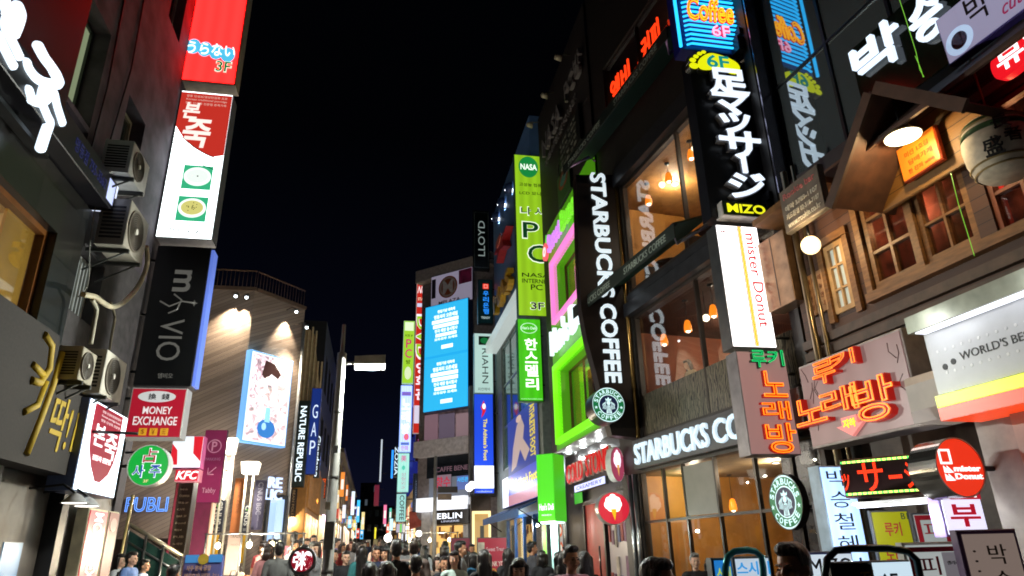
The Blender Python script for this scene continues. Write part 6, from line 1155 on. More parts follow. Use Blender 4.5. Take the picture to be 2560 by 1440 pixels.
MB().ball((q.x+.22, 0, q.z-.03), .16, 16, 8, (1, .75, .22)).build('lens', E('#eafff0', 4), hd); plight(t, 800, (.95, 1, .92), (q.x+.22, 0, q.z-.2), .15)
# round sign on a stand
s = Sign('round_sign', 'round dark red lit sign with a thick white character on a stand in the crowd', 'sign', [(721, 1367), (790, 1367), (790, 1437), (721, 1437)], PY(8.6), .14, E('#a0182c', .7), P('#b0b4bc', .35, .4), shape='disc', rim=.03); s.text('粥', .16, .16, .84, .84, E('#fff8fa', 1.8), bold=.015)
MB().tube([(0, 0, -.07), (0, -1.2, -.07)], .035, 8).build('post', STEEL, s.root)
# shaded street lamps by the clad block
sl = 'street lamps with square white shades by the clad block'
def shade_lamp(px, py, d, w, h, label):
    p = at(px, py, d); t = thing('street_lamp', label, 'street lamp', Vector((p.x, p.y, gz(d))), sl); z = p.z-gz(d); k = d/1830
    MB().add([(sx*w*k*.42, sy*w*k*.42, z-h*k/2) for sx, sy in ((-1, -1), (1, -1), (1, 1), (-1, 1))]+[(sx*w*k*.52, sy*w*k*.52, z+h*k/2) for sx, sy in ((-1, -1), (1, -1), (1, 1), (-1, 1))], [(3, 2, 1, 0), (4, 5, 6, 7)]+[(i, (i+1) % 4, 4+(i+1) % 4, 4+i) for i in range(4)]).build('lamp_shade', E('#fff6e4', 2.0), t)
    m = MB()
    for x in (-.09, .09): m.tube([(x, 0, 0), (x, 0, z-h*k/2)], .03, 8)
    m.build('pole', P('#a8a494', .4), t); MB().box(-.2, .2, -.2, .2, 0, .12).build('foot', GREY, t); plight(t, 200, (1, .93, .8), (0, -.35, z-.1), .15)
shade_lamp(576, 1116, 18, 30, 38, 'tallest shaded street lamp, just beside the purple parking banner'); shade_lamp(627, 1171, 20, 40, 28, 'wide shaded street lamp in front of the clad wall'); shade_lamp(558, 1192, 22, 14, 22, 'small shaded street lamp behind the purple parking banner'); shade_lamp(620, 1222, 24, 20, 14, 'small low shaded street lamp behind the wide one')
# parking banner, pillar with menu, chicken shop sign
s = Sign('banner_sign', 'purple parking banner with a circled P, an arrow and faint small words', 'banner', [(513, 1075), (568, 1075), (548, 1257), (491, 1257)], PY(16), .12, P('#7a1850', .5, var=.08), P('#3a0a28', .5), rim=.008); lw = P('#c890b0', .5)
m = MB(); r_ = s.w*.32; m.ring(0, s.Y(.77), r_*.86, r_, s.z, s.z+.005, 32); m.build('ring', lw, s.root); s.text('P', .38, .705, .62, .835, lw, bold=.03); s.text('PARKING', .16, .57, .84, .61, P('#a06890', .5), bold=.02); s.text('Tabby', .2, .11, .8, .2, P('#b88aa8', .5), bold=.0)
m = MB(); m.tube([(s.X(.7), s.Y(.48), s.z+.004), (s.X(.35), s.Y(.38), s.z+.004)], .01, 6); m.tube([(s.X(.35), s.Y(.47), s.z+.004), (s.X(.35), s.Y(.38), s.z+.004), (s.X(.62), s.Y(.38), s.z+.004)], .01, 6); m.build('arrow', lw, s.root)
MB().box(-s.w*.5, s.w*.2, -(s.o.z-gz(16)), -.0, -.4, -.02).build('pillar', P('#5a1238', .5), s.root); MB().box(s.w*.2, s.w*.26, -(s.o.z-gz(16)), 0, -.3, .0).build('lit_edge', E('#d8a890', .45), s.root)
s = Sign('menu_pillar', 'dark brown menu pillar with a red edge and rows of pale words', 'pillar', [(436, 1205), (481, 1205), (460, 1420), (414, 1420)], PY(17), .4, P('#3a2f26', .5), P('#15100e', .5), rim=.01); s.patch(.04, .02, .16, .98, P('#b04058', .5), 'stripe')
for i in range(11): s.text(('Seoul cafe', 'COFFEE', '명동 2F', 'CAFE', 'BAR 3F', 'Food', '미용실 4F', 'PUB', '노래방', '당구장', '3F 6F')[i], .3, .9-.08*i, .3+(.55 if i % 3 else .4), .925-.08*i, P('#a89c88' if i != 9 else '#b8a018', .5), bold=.02)
s = Sign('box_sign', 'white and red fried chicken sign without its picture above a red letter box', 'sign', [(432, 1088), (514, 1092), (497, 1172), (424, 1168)], PY(15.4), .3, E('#e4ecf4', .95), P('#c060a0', .4), rim=.01); s.poly([(.02, .1), (.02, .75), (.2, .55), (.26, .1)], E('#d82030', .8), 'panel'); s.poly([(.68, .98), (.98, .98), (.98, .2), (.72, .45)], E('#d82030', .8), 'panel'); s.bracket(-.9, (.5,))
s = Sign('box_sign', 'red letter box with white slanted capitals under the fried chicken sign', 'sign', [(441, 1172), (500, 1174), (492, 1204), (434, 1202)], PY(15.4), .35, E('#c81c30', .8), P('#e090b0', .4), rim=.01); s.text('KFC', .1, .14, .96, .86, E('#fff4f4', 1.3), bold=.06, slant=.25)
for i, (c, l) in enumerate(((((527, 1250), (564, 1250), (555, 1332), (523, 1332)), 'dark banner with grey turned letters nearer the purple parking banner'), (((606, 1262), (627, 1262), (622, 1332), (604, 1332)), 'dark banner with grey turned letters under the wide shaded lamp'))):
    s = Sign('banner_sign', l, 'banner', c, PY(18.4+2*i), .05, P('#1c2030', .5), GREY, rim=.005, group='dark banners with yellow feet'); s.text("C'NUS", .3, .25, .85, .97, P('#c8c8c4', .4), -1, .05); s.text('BBC', .3, .06, .8, .16, P('#9a9a98', .5), bold=.02); MB().box(-s.w*.45, s.w*.35, -.75, -.02, -.04, -.005).build('yellow_foot', P('#c89a14', .5), s.root)
    m = MB().disc(s.X(.5), s.Y(.82), s.w*.1, s.z+.01, s.z+.015, 12); m.build('green_dot', P('#60b030', .5), s.root)
s = Sign('banner_sign', 'orange hanging banner with faint turned lettering by the clad corner', 'banner', [(581, 1195), (612, 1195), (607, 1332), (582, 1332)], PY(20.6), .03, P('#b0642c', .6, var=.25, scale=3), GREY, rim=.004); s.text('Coffee Zone', .35, .35, .7, .95, P('#7a4420', .5), -1)
s = Sign('banner_sign', 'violet grey hanging banner with pale turned lettering by the lit doorway', 'banner', [(637, 1200), (668, 1200), (655, 1325), (628, 1325)], PY(21), .03, P('#5a5470', .6, var=.2), GREY, rim=.004); s.text("C'NUS BBC", .3, .3, .75, .95, P('#a8a4b4', .5), -1, .03); s.text('www.cnusbbc.com', .5, .05, .62, .5, P('#a8a4b4', .5), -1)
# stairs down with a railing
s0 = base(318, 15.2); t = thing('staircase', 'dark green outside staircase with glass sides and a steel handrail', 'staircase', s0); rail = [at(x, y, 15.2)-s0 for x, y in ((325, 1312), (376, 1348), (420, 1370), (455, 1390))]
m = MB(); x1, x2 = rail[0].x, rail[-1].x; z1, z2 = rail[0].z, rail[-1].z
for i in range(9): f_ = i/9; m.box(x1+(x2-x1)*f_, x1+(x2-x1)*(f_+1/9), .05, 1.3, 0, max(.12, (z1-.95)*(1-f_)+.05))
m.build('step', P('#3a4440', .6), t); MB().hexa([(x1, -.02, 0), (x2, -.02, 0), (x2, -.02, z2-.1), (x1, -.02, z1-.1)], [(x1, .02, 0), (x2, .02, 0), (x2, .02, z2-.1), (x1, .02, z1-.1)]).build('side_panel', P('#1f3a36', .25, var=.3), t)
MB().tube([(x1, 0, z1), (x2, 0, z2)], .04, 8).build('handrail', P('#b8b09a', .3, .6), t); MB().tube([(x1, -.03, z1-.3), (x2, -.03, z2-.3)], .02, 6).build('lower_rail', STEEL, t)
for f_ in (0, .33, .66, 1): MB().tube([(x1+(x2-x1)*f_, -.04, 0), (x1+(x2-x1)*f_, -.04, z1+(z2-z1)*f_)], .025, 6).build('rail_post', STEEL, t)
MB().tube([(x1-.08, -.06, 0), (x1-.02, -.06, z1+.55)], .03, 6).build('rail_post', P('#c8b880', .35, .5), t)
# boards and placards
s, _ = std('violet blue fortune telling board with orange words and sky blue tabs', [(453, 1390), (546, 1390), (552, 1560), (446, 1560)], 10.8, P('#6a6aa8', .5, var=.1), P('#6a6aa8', .5), .08, 0, nm='street_board')
for x0, x1 in ((.04, .38), (.64, .98)): s.patch(x0, .9, x1, 1.02, E('#4a90d0', .6), 'tab'); 
s.oval(.5, .95, .14, .08, P('#d0b040', .5), 'sun'); s.text('사주 운세 궁합', .1, .78, .72, .86, P('#d8a888', .5), bold=.05); s.text('명동우라나이점 占い', .08, .64, .95, .74, P('#d8a888', .5), bold=.05); s.text('うらない', .3, .52, .92, .61, P('#e8e4f0', .5), bold=.03); s.patch(.05, .3, .44, .46, P('#d8d8d0', .5), 'panel'); s.patch(.5, .3, .95, .46, P('#c8c048', .5), 'panel')
s, _ = std('pinkish white placard leaning among the stalls', [(570, 1332), (601, 1332), (598, 1440), (556, 1440)], 16, P('#b8a098', .5, var=.08), GREY, .04, 5, nm='placard', cat='placard'); s.text('TRADE', .2, .88, .95, .96, P('#5a4a48', .5), bold=.02); s.text('FASHION', .3, .7, .85, .74, P('#8a6a68', .5))
s, _ = std('deep pink promotion placard with white words above the heads', [(1196, 1340), (1275, 1346), (1262, 1470), (1190, 1470)], 16.5, P('#b01c38', .5, var=.1), GREY, .04, 0, nm='placard', cat='placard'); s.text('Sweet Treat', .3, .72, .9, .8, P('#e0b0b8', .5), bold=.03); s.text('THANK YOU', .25, .42, .95, .52, P('#f0d8d0', .5), bold=.03); s.text('OPENING', .25, .24, .98, .38, P('#d8a838', .5), bold=.04); s.patch(.02, .5, .24, .9, P('#c8b8a8', .6, var=.5), 'picture'); s.oval(.13, .68, .09, .06, P('#d88a20', .5), 'picture')
s, _ = std('dull pink promotion placard behind the dark haired man', [(1130, 1343), (1177, 1345), (1175, 1460), (1122, 1460)], 17.5, P('#a84a60', .5, var=.15), GREY, .04, 0, nm='placard', cat='placard'); s.text('SALE', .2, .6, .8, .8, P('#d89aa8', .5), bold=.03)
# market stalls with bulbs
def stall(px, d, w, label, seed, cols, z=.85):
    p = base(px, d); t = thing('market_stall', label, 'market stall', p); rnd = random.Random(seed)
    MB().box(-w/2, w/2, -.4, .4, z-.06, z).build('tabletop', P('#8a7a68', .6), t); MB().box(-w/2+.03, w/2-.03, -.38, .38, .12, z-.06).build('cloth', P('#7a4a3a', .8, var=.3), t)
    for sx in (-1, 1): MB().tube([(sx*(w/2-.04), .36, 0), (sx*(w/2-.04), .36, z+.95)], .018, 6).build('pole', STEEL, t)
    MB().tube([(-w/2, .36, z+.93), (w/2, .36, z+.93)], .015, 6).build('rail', STEEL, t)
    return t, p, z, rnd
NINE = (('blue', '#2a6ab8'), ('teal', '#6ab0a8'), ('pinkish', '#c8a0a0'), ('crimson', '#b83a48'), ('mustard', '#c8a030'), ('cream', '#d8d0c0'), ('lime green', '#b8c83a'), ('orange', '#c86a40'), ('navy', '#3a4a8a'))
for px, d, w, label, sn, seed in ((612, 14.5, 1.7, 'market stall of bags and caps by the pinkish placard', 'bag stall by the placard', 3), (672, 16.5, 1.4, 'market stall of socks beside the man in a grey shirt', 'sock stall', 5), (1075, 22, 1.8, 'bright accessory stall in front of the lingerie shop', 'accessory stall', 8)):
    t, p, z, rnd = stall(px, d, w, label, seed, None)
    for i in range(9):
        x = -w/2+.12+i*(w-.24)/8; cn, c = NINE[(i*2+seed) % 9]; wp = Vector((p.x+x, p.y+rnd.uniform(-.25, .2), p.z+z))
        if i % 3 == 0:
            o_ = thing('handbag', cn+' handbag standing on the '+sn, 'bag', wp, 'goods on the market stalls'); MB().prism(smooth([(-.11, 0), (.11, 0), (.09, .17), (-.09, .17)], 1), -.05, .05).build('body', P(c, .6), o_); o_.rotation_euler = (R(90), 0, 0); m = MB(); m.tube([(-.06, .16, 0), (-.04, .27, 0), (.04, .27, 0), (.06, .16, 0)], .008, 6); m.build('handle', BLK, o_)
        else:
            m = MB(); m.box(-.09, .09, -.08, .08, 0, .04); m.box(-.08, .085, -.075, .075, .041, .1); o_ = m.build('folded_garment', P(c, .8, var=.4), None); o_.location = wp; tag(o_, cn+' folded garment lying on the '+sn, 'garment', 'goods on the market stalls')
    nb = 3 if w > 1.5 else 2
    for i in range(nb):
        bx = -w/3+i*w/3; bp = Vector((p.x+bx, p.y+.3, p.z+z+.72)); o_ = thing('bulb_lamp', 'bare glowing bulb over the %s end of the %s' % (('west', 'middle', 'east')[i], sn) if i != 1 or nb == 2 else 'bare glowing bulb over the middle of the '+sn, 'lamp', bp, 'bare bulbs over the market stalls'); MB().ball((0, 0, 0), .05, 12, 8, (1, 1, 1.25)).build('bulb', E('#ffeec0', 7), o_); MB().tube([(0, 0, .05), (0, .05, .2)], .012, 6).build('socket', BLK, o_); plight(o_, 110, (1, .85, .6), (0, -.12, -.05), .06)
# posts and globes up the street
p0_ = base(1085, 27); t = thing('street_pole', 'slim grey pole carrying dark direction boards before the lingerie shop', 'pole', p0_); zt_ = at(1088, 1140, 27).z-p0_.z; MB().tube([(0, 0, 0), (0, 0, zt_)], .09, 10, True, .06).build('pole', P('#8a8880', .45), t)
for y, w_, c in ((1225, 1.0, '#2a2622'), (1243, .7, '#6a5a48')): z_ = at(1088, y, 27).z-p0_.z; MB().box(.1, .1+w_*.75, -.05, .05, z_-.1, z_+.12).build('direction_board', P(c, .5), t)
gg = 'glowing globe lamps up the street'
for px, py, d, r, col, e, l in ((779, 1253, 31, .26, '#ffb040', 90, 'warm orange globe lamp by the tawny shop front'), (731, 1304, 27, .14, '#fff4dc', 60, 'white wall globe near the brown vertical sign'), (743, 1310, 28, .13, '#fff4dc', 60, 'white wall globe farther from the brown vertical sign'), (806, 1297, 36, .2, '#ffd8f0', 60, 'pinkish globe lamp beside the lamp post'), (832, 1312, 40, .18, '#fff0d0', 60, 'white globe lamp seen just past the lamp post'), (833, 1331, 42, .18, '#ffd890', 60, 'yellow low globe lamp seen just past the lamp post'),
        (1173, 1219, 29.5, .16, '#f4f4ff', 50, 'white globe lamp by the bright blue blade, lower of two'), (1180, 1213, 29.6, .16, '#f4f4ff', 50, 'white globe lamp by the bright blue blade, upper of two'), (970, 1345, 24, .13, '#fff8f0', 90, 'bright bare lamp over the crowd below the navy tower'), (1047, 1334, 26, .11, '#fff8f0', 60, 'bare lamp at the foot of the navy lingerie blade')):
    p = at(px, py, d); t = thing('globe_lamp', l, 'lamp', p, gg); MB().ball((0, 0, 0), r, 16, 10).build('globe', E(col, 3), t); MB().tube([(0, 0, -r), (0, .1, -r-.5)], .02, 6).build('stem', DKM, t); plight(t, e, tuple(x for x in lin(col)[:3]), (0, -r-.25, 0), .15)
# tawny lit shop front under the beige gable
t = thing('shop_front', 'tawny lamp lit shop front with a deep ribbed wall beyond the clad corner', 'building', PLA.frame(Vector((-2.45, 26.7, 0)))); m = MB(); m.box(0, 6.3, 0, 5.2, -.4, 0).build('wall', P('#b07a3c', .7, var=.3, scale=3), t)
for i in range(4): MB().box(.3+i*1.5, 1.5+i*1.5, 1.0, 3.1, .001, .04).build('lit_window', E(('#ffb050', '#ffd890')[i % 2], .8), t)
for i in range(11): MB().box(.25+i*.56, .45+i*.56, 3.3, 4.9, .001, .09).build('pilaster', P('#c08a48', .6, var=.2), t)
t = thing('shop_front', 'row of lit shop windows under pale panels further along the west side', 'building', PLA.frame(Vector((-2.5, 33.2, 0)))); MB().box(0, 15, 0, 5, -.2, .05).build('wall', P('#8a7a66', .7, var=.3), t)
for i in range(5): MB().box(.5+i*2.9, 2.9+i*2.9, .9, 3.4, .051, .08).build('lit_window', E(('#f0c878', '#ffe8c0', '#e8b0a0')[i % 3], .8), t)
# more signs and shop fronts deep in the street
fg = 'signs far up the street'
for x, y, w, h, d, col, st, l in ((-2.1, 1222, 8, 50, 47, '#ffd890', .9, 'far cream vertical sign just past the lamp post'), (-1.9, 1262, 9, 34, 52, '#f0f4ff', 1.0, 'far white square sign low past the lamp post'), (-1.9, 1212, 6, 40, 58, '#f08030', .9, 'far orange narrow sign high past the lamp post'), (-1.8, 1290, 9, 30, 62, '#78d8ff', 1.0, 'far aqua sign low on the west side'),
        (-1.8, 1240, 6, 36, 68, '#ff5a8a', .9, 'far rose pink sign on the west side'), (-1.7, 1300, 7, 26, 74, '#ffe060', .9, 'far golden sign low on the west side'), (-1.6, 1275, 5, 30, 80, '#a080ff', .8, 'far lilac sign on the west side'), (1.7, 1300, 8, 26, 58, '#ffdca0', 1.0, 'far amber sign low on the east side'), (1.6, 1270, 6, 34, 66, '#60e0c0', .8, 'far sea green sign on the east side'), (1.5, 1310, 7, 22, 72, '#ff6a50', .9, 'far coral sign low on the east side'), (1.4, 1290, 5, 26, 80, '#e8f4ff', 1.0, 'far pale blue sign on the east side'), (-1.7, 1180, 11, 62, 44, '#ff9a40', .9, 'tall far orange sign highest past the lamp post'), (-1.5, 1228, 9, 60, 60, '#e0f0ff', 1.1, 'tall far white sign past the lamp post'), (-1.3, 1250, 8, 56, 72, '#40c8ff', 1.0, 'tall far azure sign on the west side'), (-1.0, 1280, 8, 44, 84, '#ffe8a0', 1.0, 'tall far cream yellow sign in the middle of the street end'), (1.2, 1262, 8, 48, 70, '#ff80b0', .9, 'tall far candy pink sign on the east side')):
    px = CX+F*(Vector((x, d, 1.62))-EYE).dot(RT)/(Vector((x, d, 1.62))-EYE).dot(_f)
    s = Sign('blade_sign', l, 'sign', [(px-w/2, y), (px+w/2, y), (px+w/2, y+h), (px-w/2, y+h)], PY(d), .3, E(col, st), DKM, fg, rim=.01); s.patch(.2, .3, .8, .7, E('#fffaf0', 1.0), 'panel'); s.bracket(-.6 if x < 0 else .6, (.3, .8))
for i, (x, y0, y1, a, l) in enumerate(((-2.45, 48.5, 58, 90, 'lit shop windows beyond the pale panels on the west side'), (-2.4, 60, 76, 90, 'lit shop windows deep on the west side'), (-2.3, 78, 100, 90, 'farthest lit shop windows on the west side'), (2.3, 40, 52, -90, 'lit shop windows behind the far stack on the east side'), (2.2, 54, 63, -90, 'lit shop windows below the navy tower'), (1.9, 78, 100, -90, 'farthest lit shop windows on the east side'))):
    t = thing('shop_front', l, 'building', Plane((0, 0), a).frame(Vector((x, (y0+y1)/2, 0)))); hw = (y1-y0)/2; gzz = gz(y0); MB().box(-hw, hw, 0, gzz+4.6, -.3, 0).build('wall', P('#8a7458', .7, var=.3), t); n = int(hw)
    for k in range(n): q0 = -hw+.3+k*(2*hw-.3)/n; MB().box(q0, q0+(2*hw)/n-.5, gzz+.2, gzz+2.7, .001, .05).build('lit_window', E(('#ffd890', '#fff2d8', '#f0b070', '#d8e8ff')[(k+i) % 4], 1.0), t); MB().box(q0, q0+(2*hw)/n-.5, gzz+3.0, gzz+3.7, .001, .12).build('fascia', E(('#d84a30', '#3060c0', '#f0e0c0', '#40a060', '#e8a030')[(k*2+i) % 5], .7), t)
    plight(t, 160, (1, .82, .55), (0, gzz+2.9, 1.2), .3)  # unseen point light before each front, added to brighten the far street
# ================================================================== PEOPLE
def capsule(b, p, q, r0, r1, seg=14):
    p, q = Vector(p), Vector(q); n = 7; d = (q-p).normalized(); pts = []; rs = []
    for i in range(5): a = math.pi/2*(1-i/4); pts.append(p-d*r0*math.sin(a)); rs.append(max(.0015, r0*math.cos(a)))
    for i in range(1, n): pts.append(p+(q-p)*i/n); rs.append(r0+(r1-r0)*i/n)
    for i in range(5): a = math.pi/2*i/4; pts.append(q+d*r1*math.sin(a)); rs.append(max(.0015, r1*math.cos(a)))
    a = d.cross(Vector((0, 1, 0)) if abs(d.y) < .9 else Vector((1, 0, 0))).normalized(); c = d.cross(a); vs = []; fs = []
    for pt, r in zip(pts, rs):
        for k in range(seg): t = 2*math.pi*k/seg; vs.append(pt+a*r*math.cos(t)+c*r*math.sin(t))
    m = len(pts)
    for i in range(m-1):
        for k in range(seg): fs.append((i*seg+k, i*seg+(k+1) % seg, (i+1)*seg+(k+1) % seg, (i+1)*seg+k))
    fs.append(tuple(range(seg))[::-1]); fs.append(tuple((m-1)*seg+k for k in range(seg))); b.add(vs, fs, True)
def ell(b, c, r): b.ball(c, 1, 20, 14, r)
def fuse(b, name, vox, smooth_n=4, wob=0, wscale=(20, 20, 6)):
    """melt the overlapping volumes into one continuous skin"""
    me = bpy.data.meshes.new(name); me.from_pydata(b.v, [], b.f); o = bpy.data.objects.new(name, me); COL.objects.link(o)
    r = o.modifiers.new('r', 'REMESH'); r.mode = 'VOXEL'; r.voxel_size = vox; r.use_smooth_shade = True
    s_ = o.modifiers.new('s', 'SMOOTH'); s_.factor = .5; s_.iterations = smooth_n
    out = bpy.data.meshes.new_from_object(o.evaluated_get(bpy.context.evaluated_depsgraph_get())); bpy.data.objects.remove(o); bpy.data.meshes.remove(me)
    if wob:
        for v in out.vertices:
            c = v.co; k = noise.noise(Vector((c.x*wscale[0], c.y*wscale[1], c.z*wscale[2])))+.5*noise.noise(Vector((c.x*50, c.y*50, c.z*9))); v.co = c+v.normal*(wob*k)
    for p in out.polygons: p.use_smooth = True
    out.name = name; return out
def body_parts(b, fem, infl=0, only=None, sleeve=1.0):
    sh = .155 if fem else .185; hp = .15 if fem else .145
    if only in (None, 'torso'):
        ell(b, (0, .005, 1.24), (sh-.015+infl, .105+infl, .2+infl)); capsule(b, (-sh+.03, .01, 1.375), (sh-.03, .01, 1.375), .055+infl, .055+infl); ell(b, (0, .01, 1.05), (.125+infl, .095+infl, .17+infl)); ell(b, (0, .015, .92), (hp+.01+infl, .115+infl, .13+infl)); capsule(b, (0, .02, 1.36), (0, .015, 1.43), .07+infl*.5, .055+infl*.4)
        if fem:
            for x in (-.065, .065): ell(b, (x, -.075, 1.24), (.06+infl, .05+infl, .065+infl))
    if only in (None, 'legs'):
        for x in (-1, 1): capsule(b, (x*.08, .01, .88), (x*.088, -.005, .48), .085+infl, .058+infl); capsule(b, (x*.088, -.005, .48), (x*.092, .02, .1), .056+infl, .038+infl*1.4)
        ell(b, (0, .015, .9), (hp+infl, .115+infl, .12+infl))
    if only in (None, 'torso'):
        for x in (-1, 1):
            e = Vector((x*(sh+.05), .03, 1.09)); w = Vector((x*(sh+.045), -.07, .85)); s0 = Vector((x*(sh-.005), .01, 1.36)); capsule(b, s0, s0.lerp(e, min(1, sleeve)), .05+infl, .041+infl)
            if sleeve > 1: capsule(b, e, w.lerp(e, .05), .04+infl, .03+infl)
            if only is None:
                capsule(b, e, w, .038, .026); ell(b, (w.x, w.y-.012, w.z-.06), (.02, .038, .05))
                for k in range(4): f0 = Vector((w.x, w.y-.04+.02*k, w.z-.1)); ln = (.06, .072, .068, .052)[k]; m = f0+Vector((-x*.004, -.006, -ln*.5)); capsule(b, f0, m, .0085, .008, 8); capsule(b, m, m+Vector((-x*.012, -.0, -ln*.5)), .008, .0065, 8)
                capsule(b, (w.x-x*.005, w.y-.04, w.z-.045), (w.x-x*.02, w.y-.068, w.z-.085), .0095, .008, 8)
def make_body(fem):
    b = MB(); body_parts(b, fem)
    capsule(b, (0, .02, 1.38), (0, .005, 1.5), .052 if fem else .058, .05)
    ell(b, (0, .008, 1.615), (.074, .094, .1)); ell(b, (0, -.022, 1.555), (.062, .072, .078)); ell(b, (0, -.04, 1.515), (.042, .05, .035)); capsule(b, (0, -.096, 1.6), (0, -.11, 1.562), .009, .014, 10); ell(b, (0, -.092, 1.528), (.022, .012, .012)); ell(b, (0, -.086, 1.502), (.02, .014, .014))
    for x in (-1, 1): ell(b, (x*.076, .01, 1.575), (.01, .02, .032)); ell(b, (x*.036, -.074, 1.558), (.026, .02, .024)); ell(b, (x*.03, -.09, 1.607), (.026, .012, .008)); ell(b, (x*.092, -.05, .045), (.042, .12, .042))
    return fuse(b, 'person', .0085, 3)
def make_hair(kind):
    b = MB(); ell(b, (0, .028, 1.63), (.084, .097, .098))
    if kind == 'short': ell(b, (0, -.03, 1.685), (.072, .066, .042)); ell(b, (0, .06, 1.57), (.07, .055, .07))
    if kind == 'spiky':
        ell(b, (0, -.03, 1.695), (.076, .072, .045)); ell(b, (0, .06, 1.57), (.072, .055, .07)); rnd = random.Random(2)
        for i in range(26): a = rnd.random()*6.28; k = rnd.random(); capsule(b, (.05*k*math.cos(a), .03+.06*k*math.sin(a), 1.69), (.085*k*math.cos(a), .03+.09*k*math.sin(a), 1.745-.03*k), .018, .006, 8)
    if kind == 'bangs':
        ell(b, (0, -.042, 1.665), (.078, .062, .05)); capsule(b, (-.05, -.082, 1.645), (.05, -.082, 1.645), .02, .02)
        for x in (-1, 1): capsule(b, (x*.078, -.01, 1.63), (x*.082, -.02, 1.47), .03, .022)
        ell(b, (0, .06, 1.53), (.085, .06, .11))
    if kind == 'long':
        ell(b, (0, -.03, 1.68), (.074, .066, .042)); capsule(b, (0, .07, 1.62), (0, .095, 1.18), .075, .06)
        for x in (-1, 1): capsule(b, (x*.072, .02, 1.63), (x*.088, .03, 1.25), .034, .026); capsule(b, (x*.05, .08, 1.5), (x*.07, .1, 1.14), .05, .03)
    if kind == 'bob':
        ell(b, (0, -.03, 1.68), (.075, .066, .042)); ell(b, (0, .05, 1.54), (.092, .075, .12))
        for x in (-1, 1): capsule(b, (x*.078, .0, 1.63), (x*.084, .0, 1.45), .03, .026)
    return fuse(b, 'hair', .008, 2, .006)
def make_top(fem, sleeve):
    b = MB(); body_parts(b, fem, .014, 'torso', sleeve); return fuse(b, 'shirt', .011, 3, .006, (12, 12, 9))
def make_legs(fem):
    b = MB(); body_parts(b, fem, .014, 'legs'); return fuse(b, 'trousers', .012, 3, .005, (10, 10, 10))
BODY = {f: make_body(f) for f in (0, 1)}; HAIR = {k: make_hair(k) for k in ('short', 'spiky', 'bangs', 'long', 'bob')}
TOP = {(f, s_): make_top(f, s_) for f in (0, 1) for s_ in (.75, 1.5)}; LEGS = {f: make_legs(f) for f in (0, 1)}
b = MB()
for x in (-1, 1): ell(b, (x*.031, -.093, 1.585), (.012, .006, .0055))
EYES = bpy.data.meshes.new('eyes'); EYES.from_pydata(b.v, [], b.f); b = MB()
for x in (-1, 1): capsule(b, (x*.016, -.1, 1.608), (x*.047, -.089, 1.61), .004, .003, 6)
BROWS = bpy.data.meshes.new('eyebrows'); BROWS.from_pydata(b.v, [], b.f); b = MB(); ell(b, (0, -.1015, 1.5285), (.021, .006, .0055)); MOUTH = bpy.data.meshes.new('mouth'); MOUTH.from_pydata(b.v, [], b.f)
b = MB(); ell(b, (0, -.1005, 1.527), (.026, .006, .009)); SMILE = bpy.data.meshes.new('mouth'); SMILE.from_pydata(b.v, [], b.f); b = MB()
for x in (-1, 1): b.ring(x*.033, 1.583, .021, .0245, .104, .108, 20)
b.box(-.012, .012, 1.585, 1.589, .104, .108); b.v = [(x, -z, y) for x, y, z in b.v]
for x in (-1, 1): b.tube([(x*.057, -.104, 1.587), (x*.078, .0, 1.585)], .002, 5)
GLAS = bpy.data.meshes.new('glasses'); GLAS.from_pydata(b.v, [], b.f)
def mk_skin(h):
    m, t, bs = newmat('skin'); bs.inputs['Base Color'].default_value = lin(h); bs.inputs['Roughness'].default_value = .5; bs.inputs['Subsurface Weight'].default_value = .15; bs.inputs['Subsurface Radius'].default_value = (.01, .004, .002); return m
SKIN = [mk_skin('#d0a080'), mk_skin('#c08c6c'), mk_skin('#dcb096')]
def hairm(h):
    k = ('hair', h)
    if k not in _M: _M[k] = P(h, .34, 0, .6, 26, .7, .8, (3, 3, .25))
    return _M[k]
EYEM = P('#0c0a0a', .15); LIP = P('#8a4038', .4); TEETH = P('#e8e0d8', .3)
def person(px, py, hw, label, fem, hair, ang, shirt, sleeve=.75, hcol='#100c0a', legs='#1a1c24', glasses=0, smile=0, group=None, lean=0, d=None, hmax=1.9):
    d = d or .172*1830/hw
    top = at(px, py, d); g = gz(top.y); hgt = top.z-g; k = max(1.5, min(hmax, hgt))/1.735
    t = thing('person', label, 'person', Vector((top.x, top.y, g+hgt-k*1.735)), group); t.scale = (k, k, k); t.rotation_euler = (R(lean), 0, R(ang))
    def part(n, me, m):
        o_ = bpy.data.objects.new(n, me); COL.objects.link(o_); o_.parent = t
        if not me.materials: me.materials.append(m)
        o_.material_slots[0].link = 'OBJECT'; o_.material_slots[0].material = m; return o_
    rnd = random.Random(px*31+py); part('body', BODY[fem], SKIN[rnd.randrange(3)]); part('hair', HAIR[hair], hairm(hcol)); part('shirt', TOP[(fem, sleeve)], P(shirt, .8, var=.18, scale=8)); part('trousers', LEGS[fem], P(legs, .8, var=.2))
    if abs((ang+180) % 360-180) < 110:
        part('eyes', EYES, EYEM); part('eyebrows', BROWS, hairm(hcol)); part('mouth', SMILE if smile else MOUTH, TEETH if smile else LIP)
    if glasses: part('glasses', GLAS, EYEM)
    return t
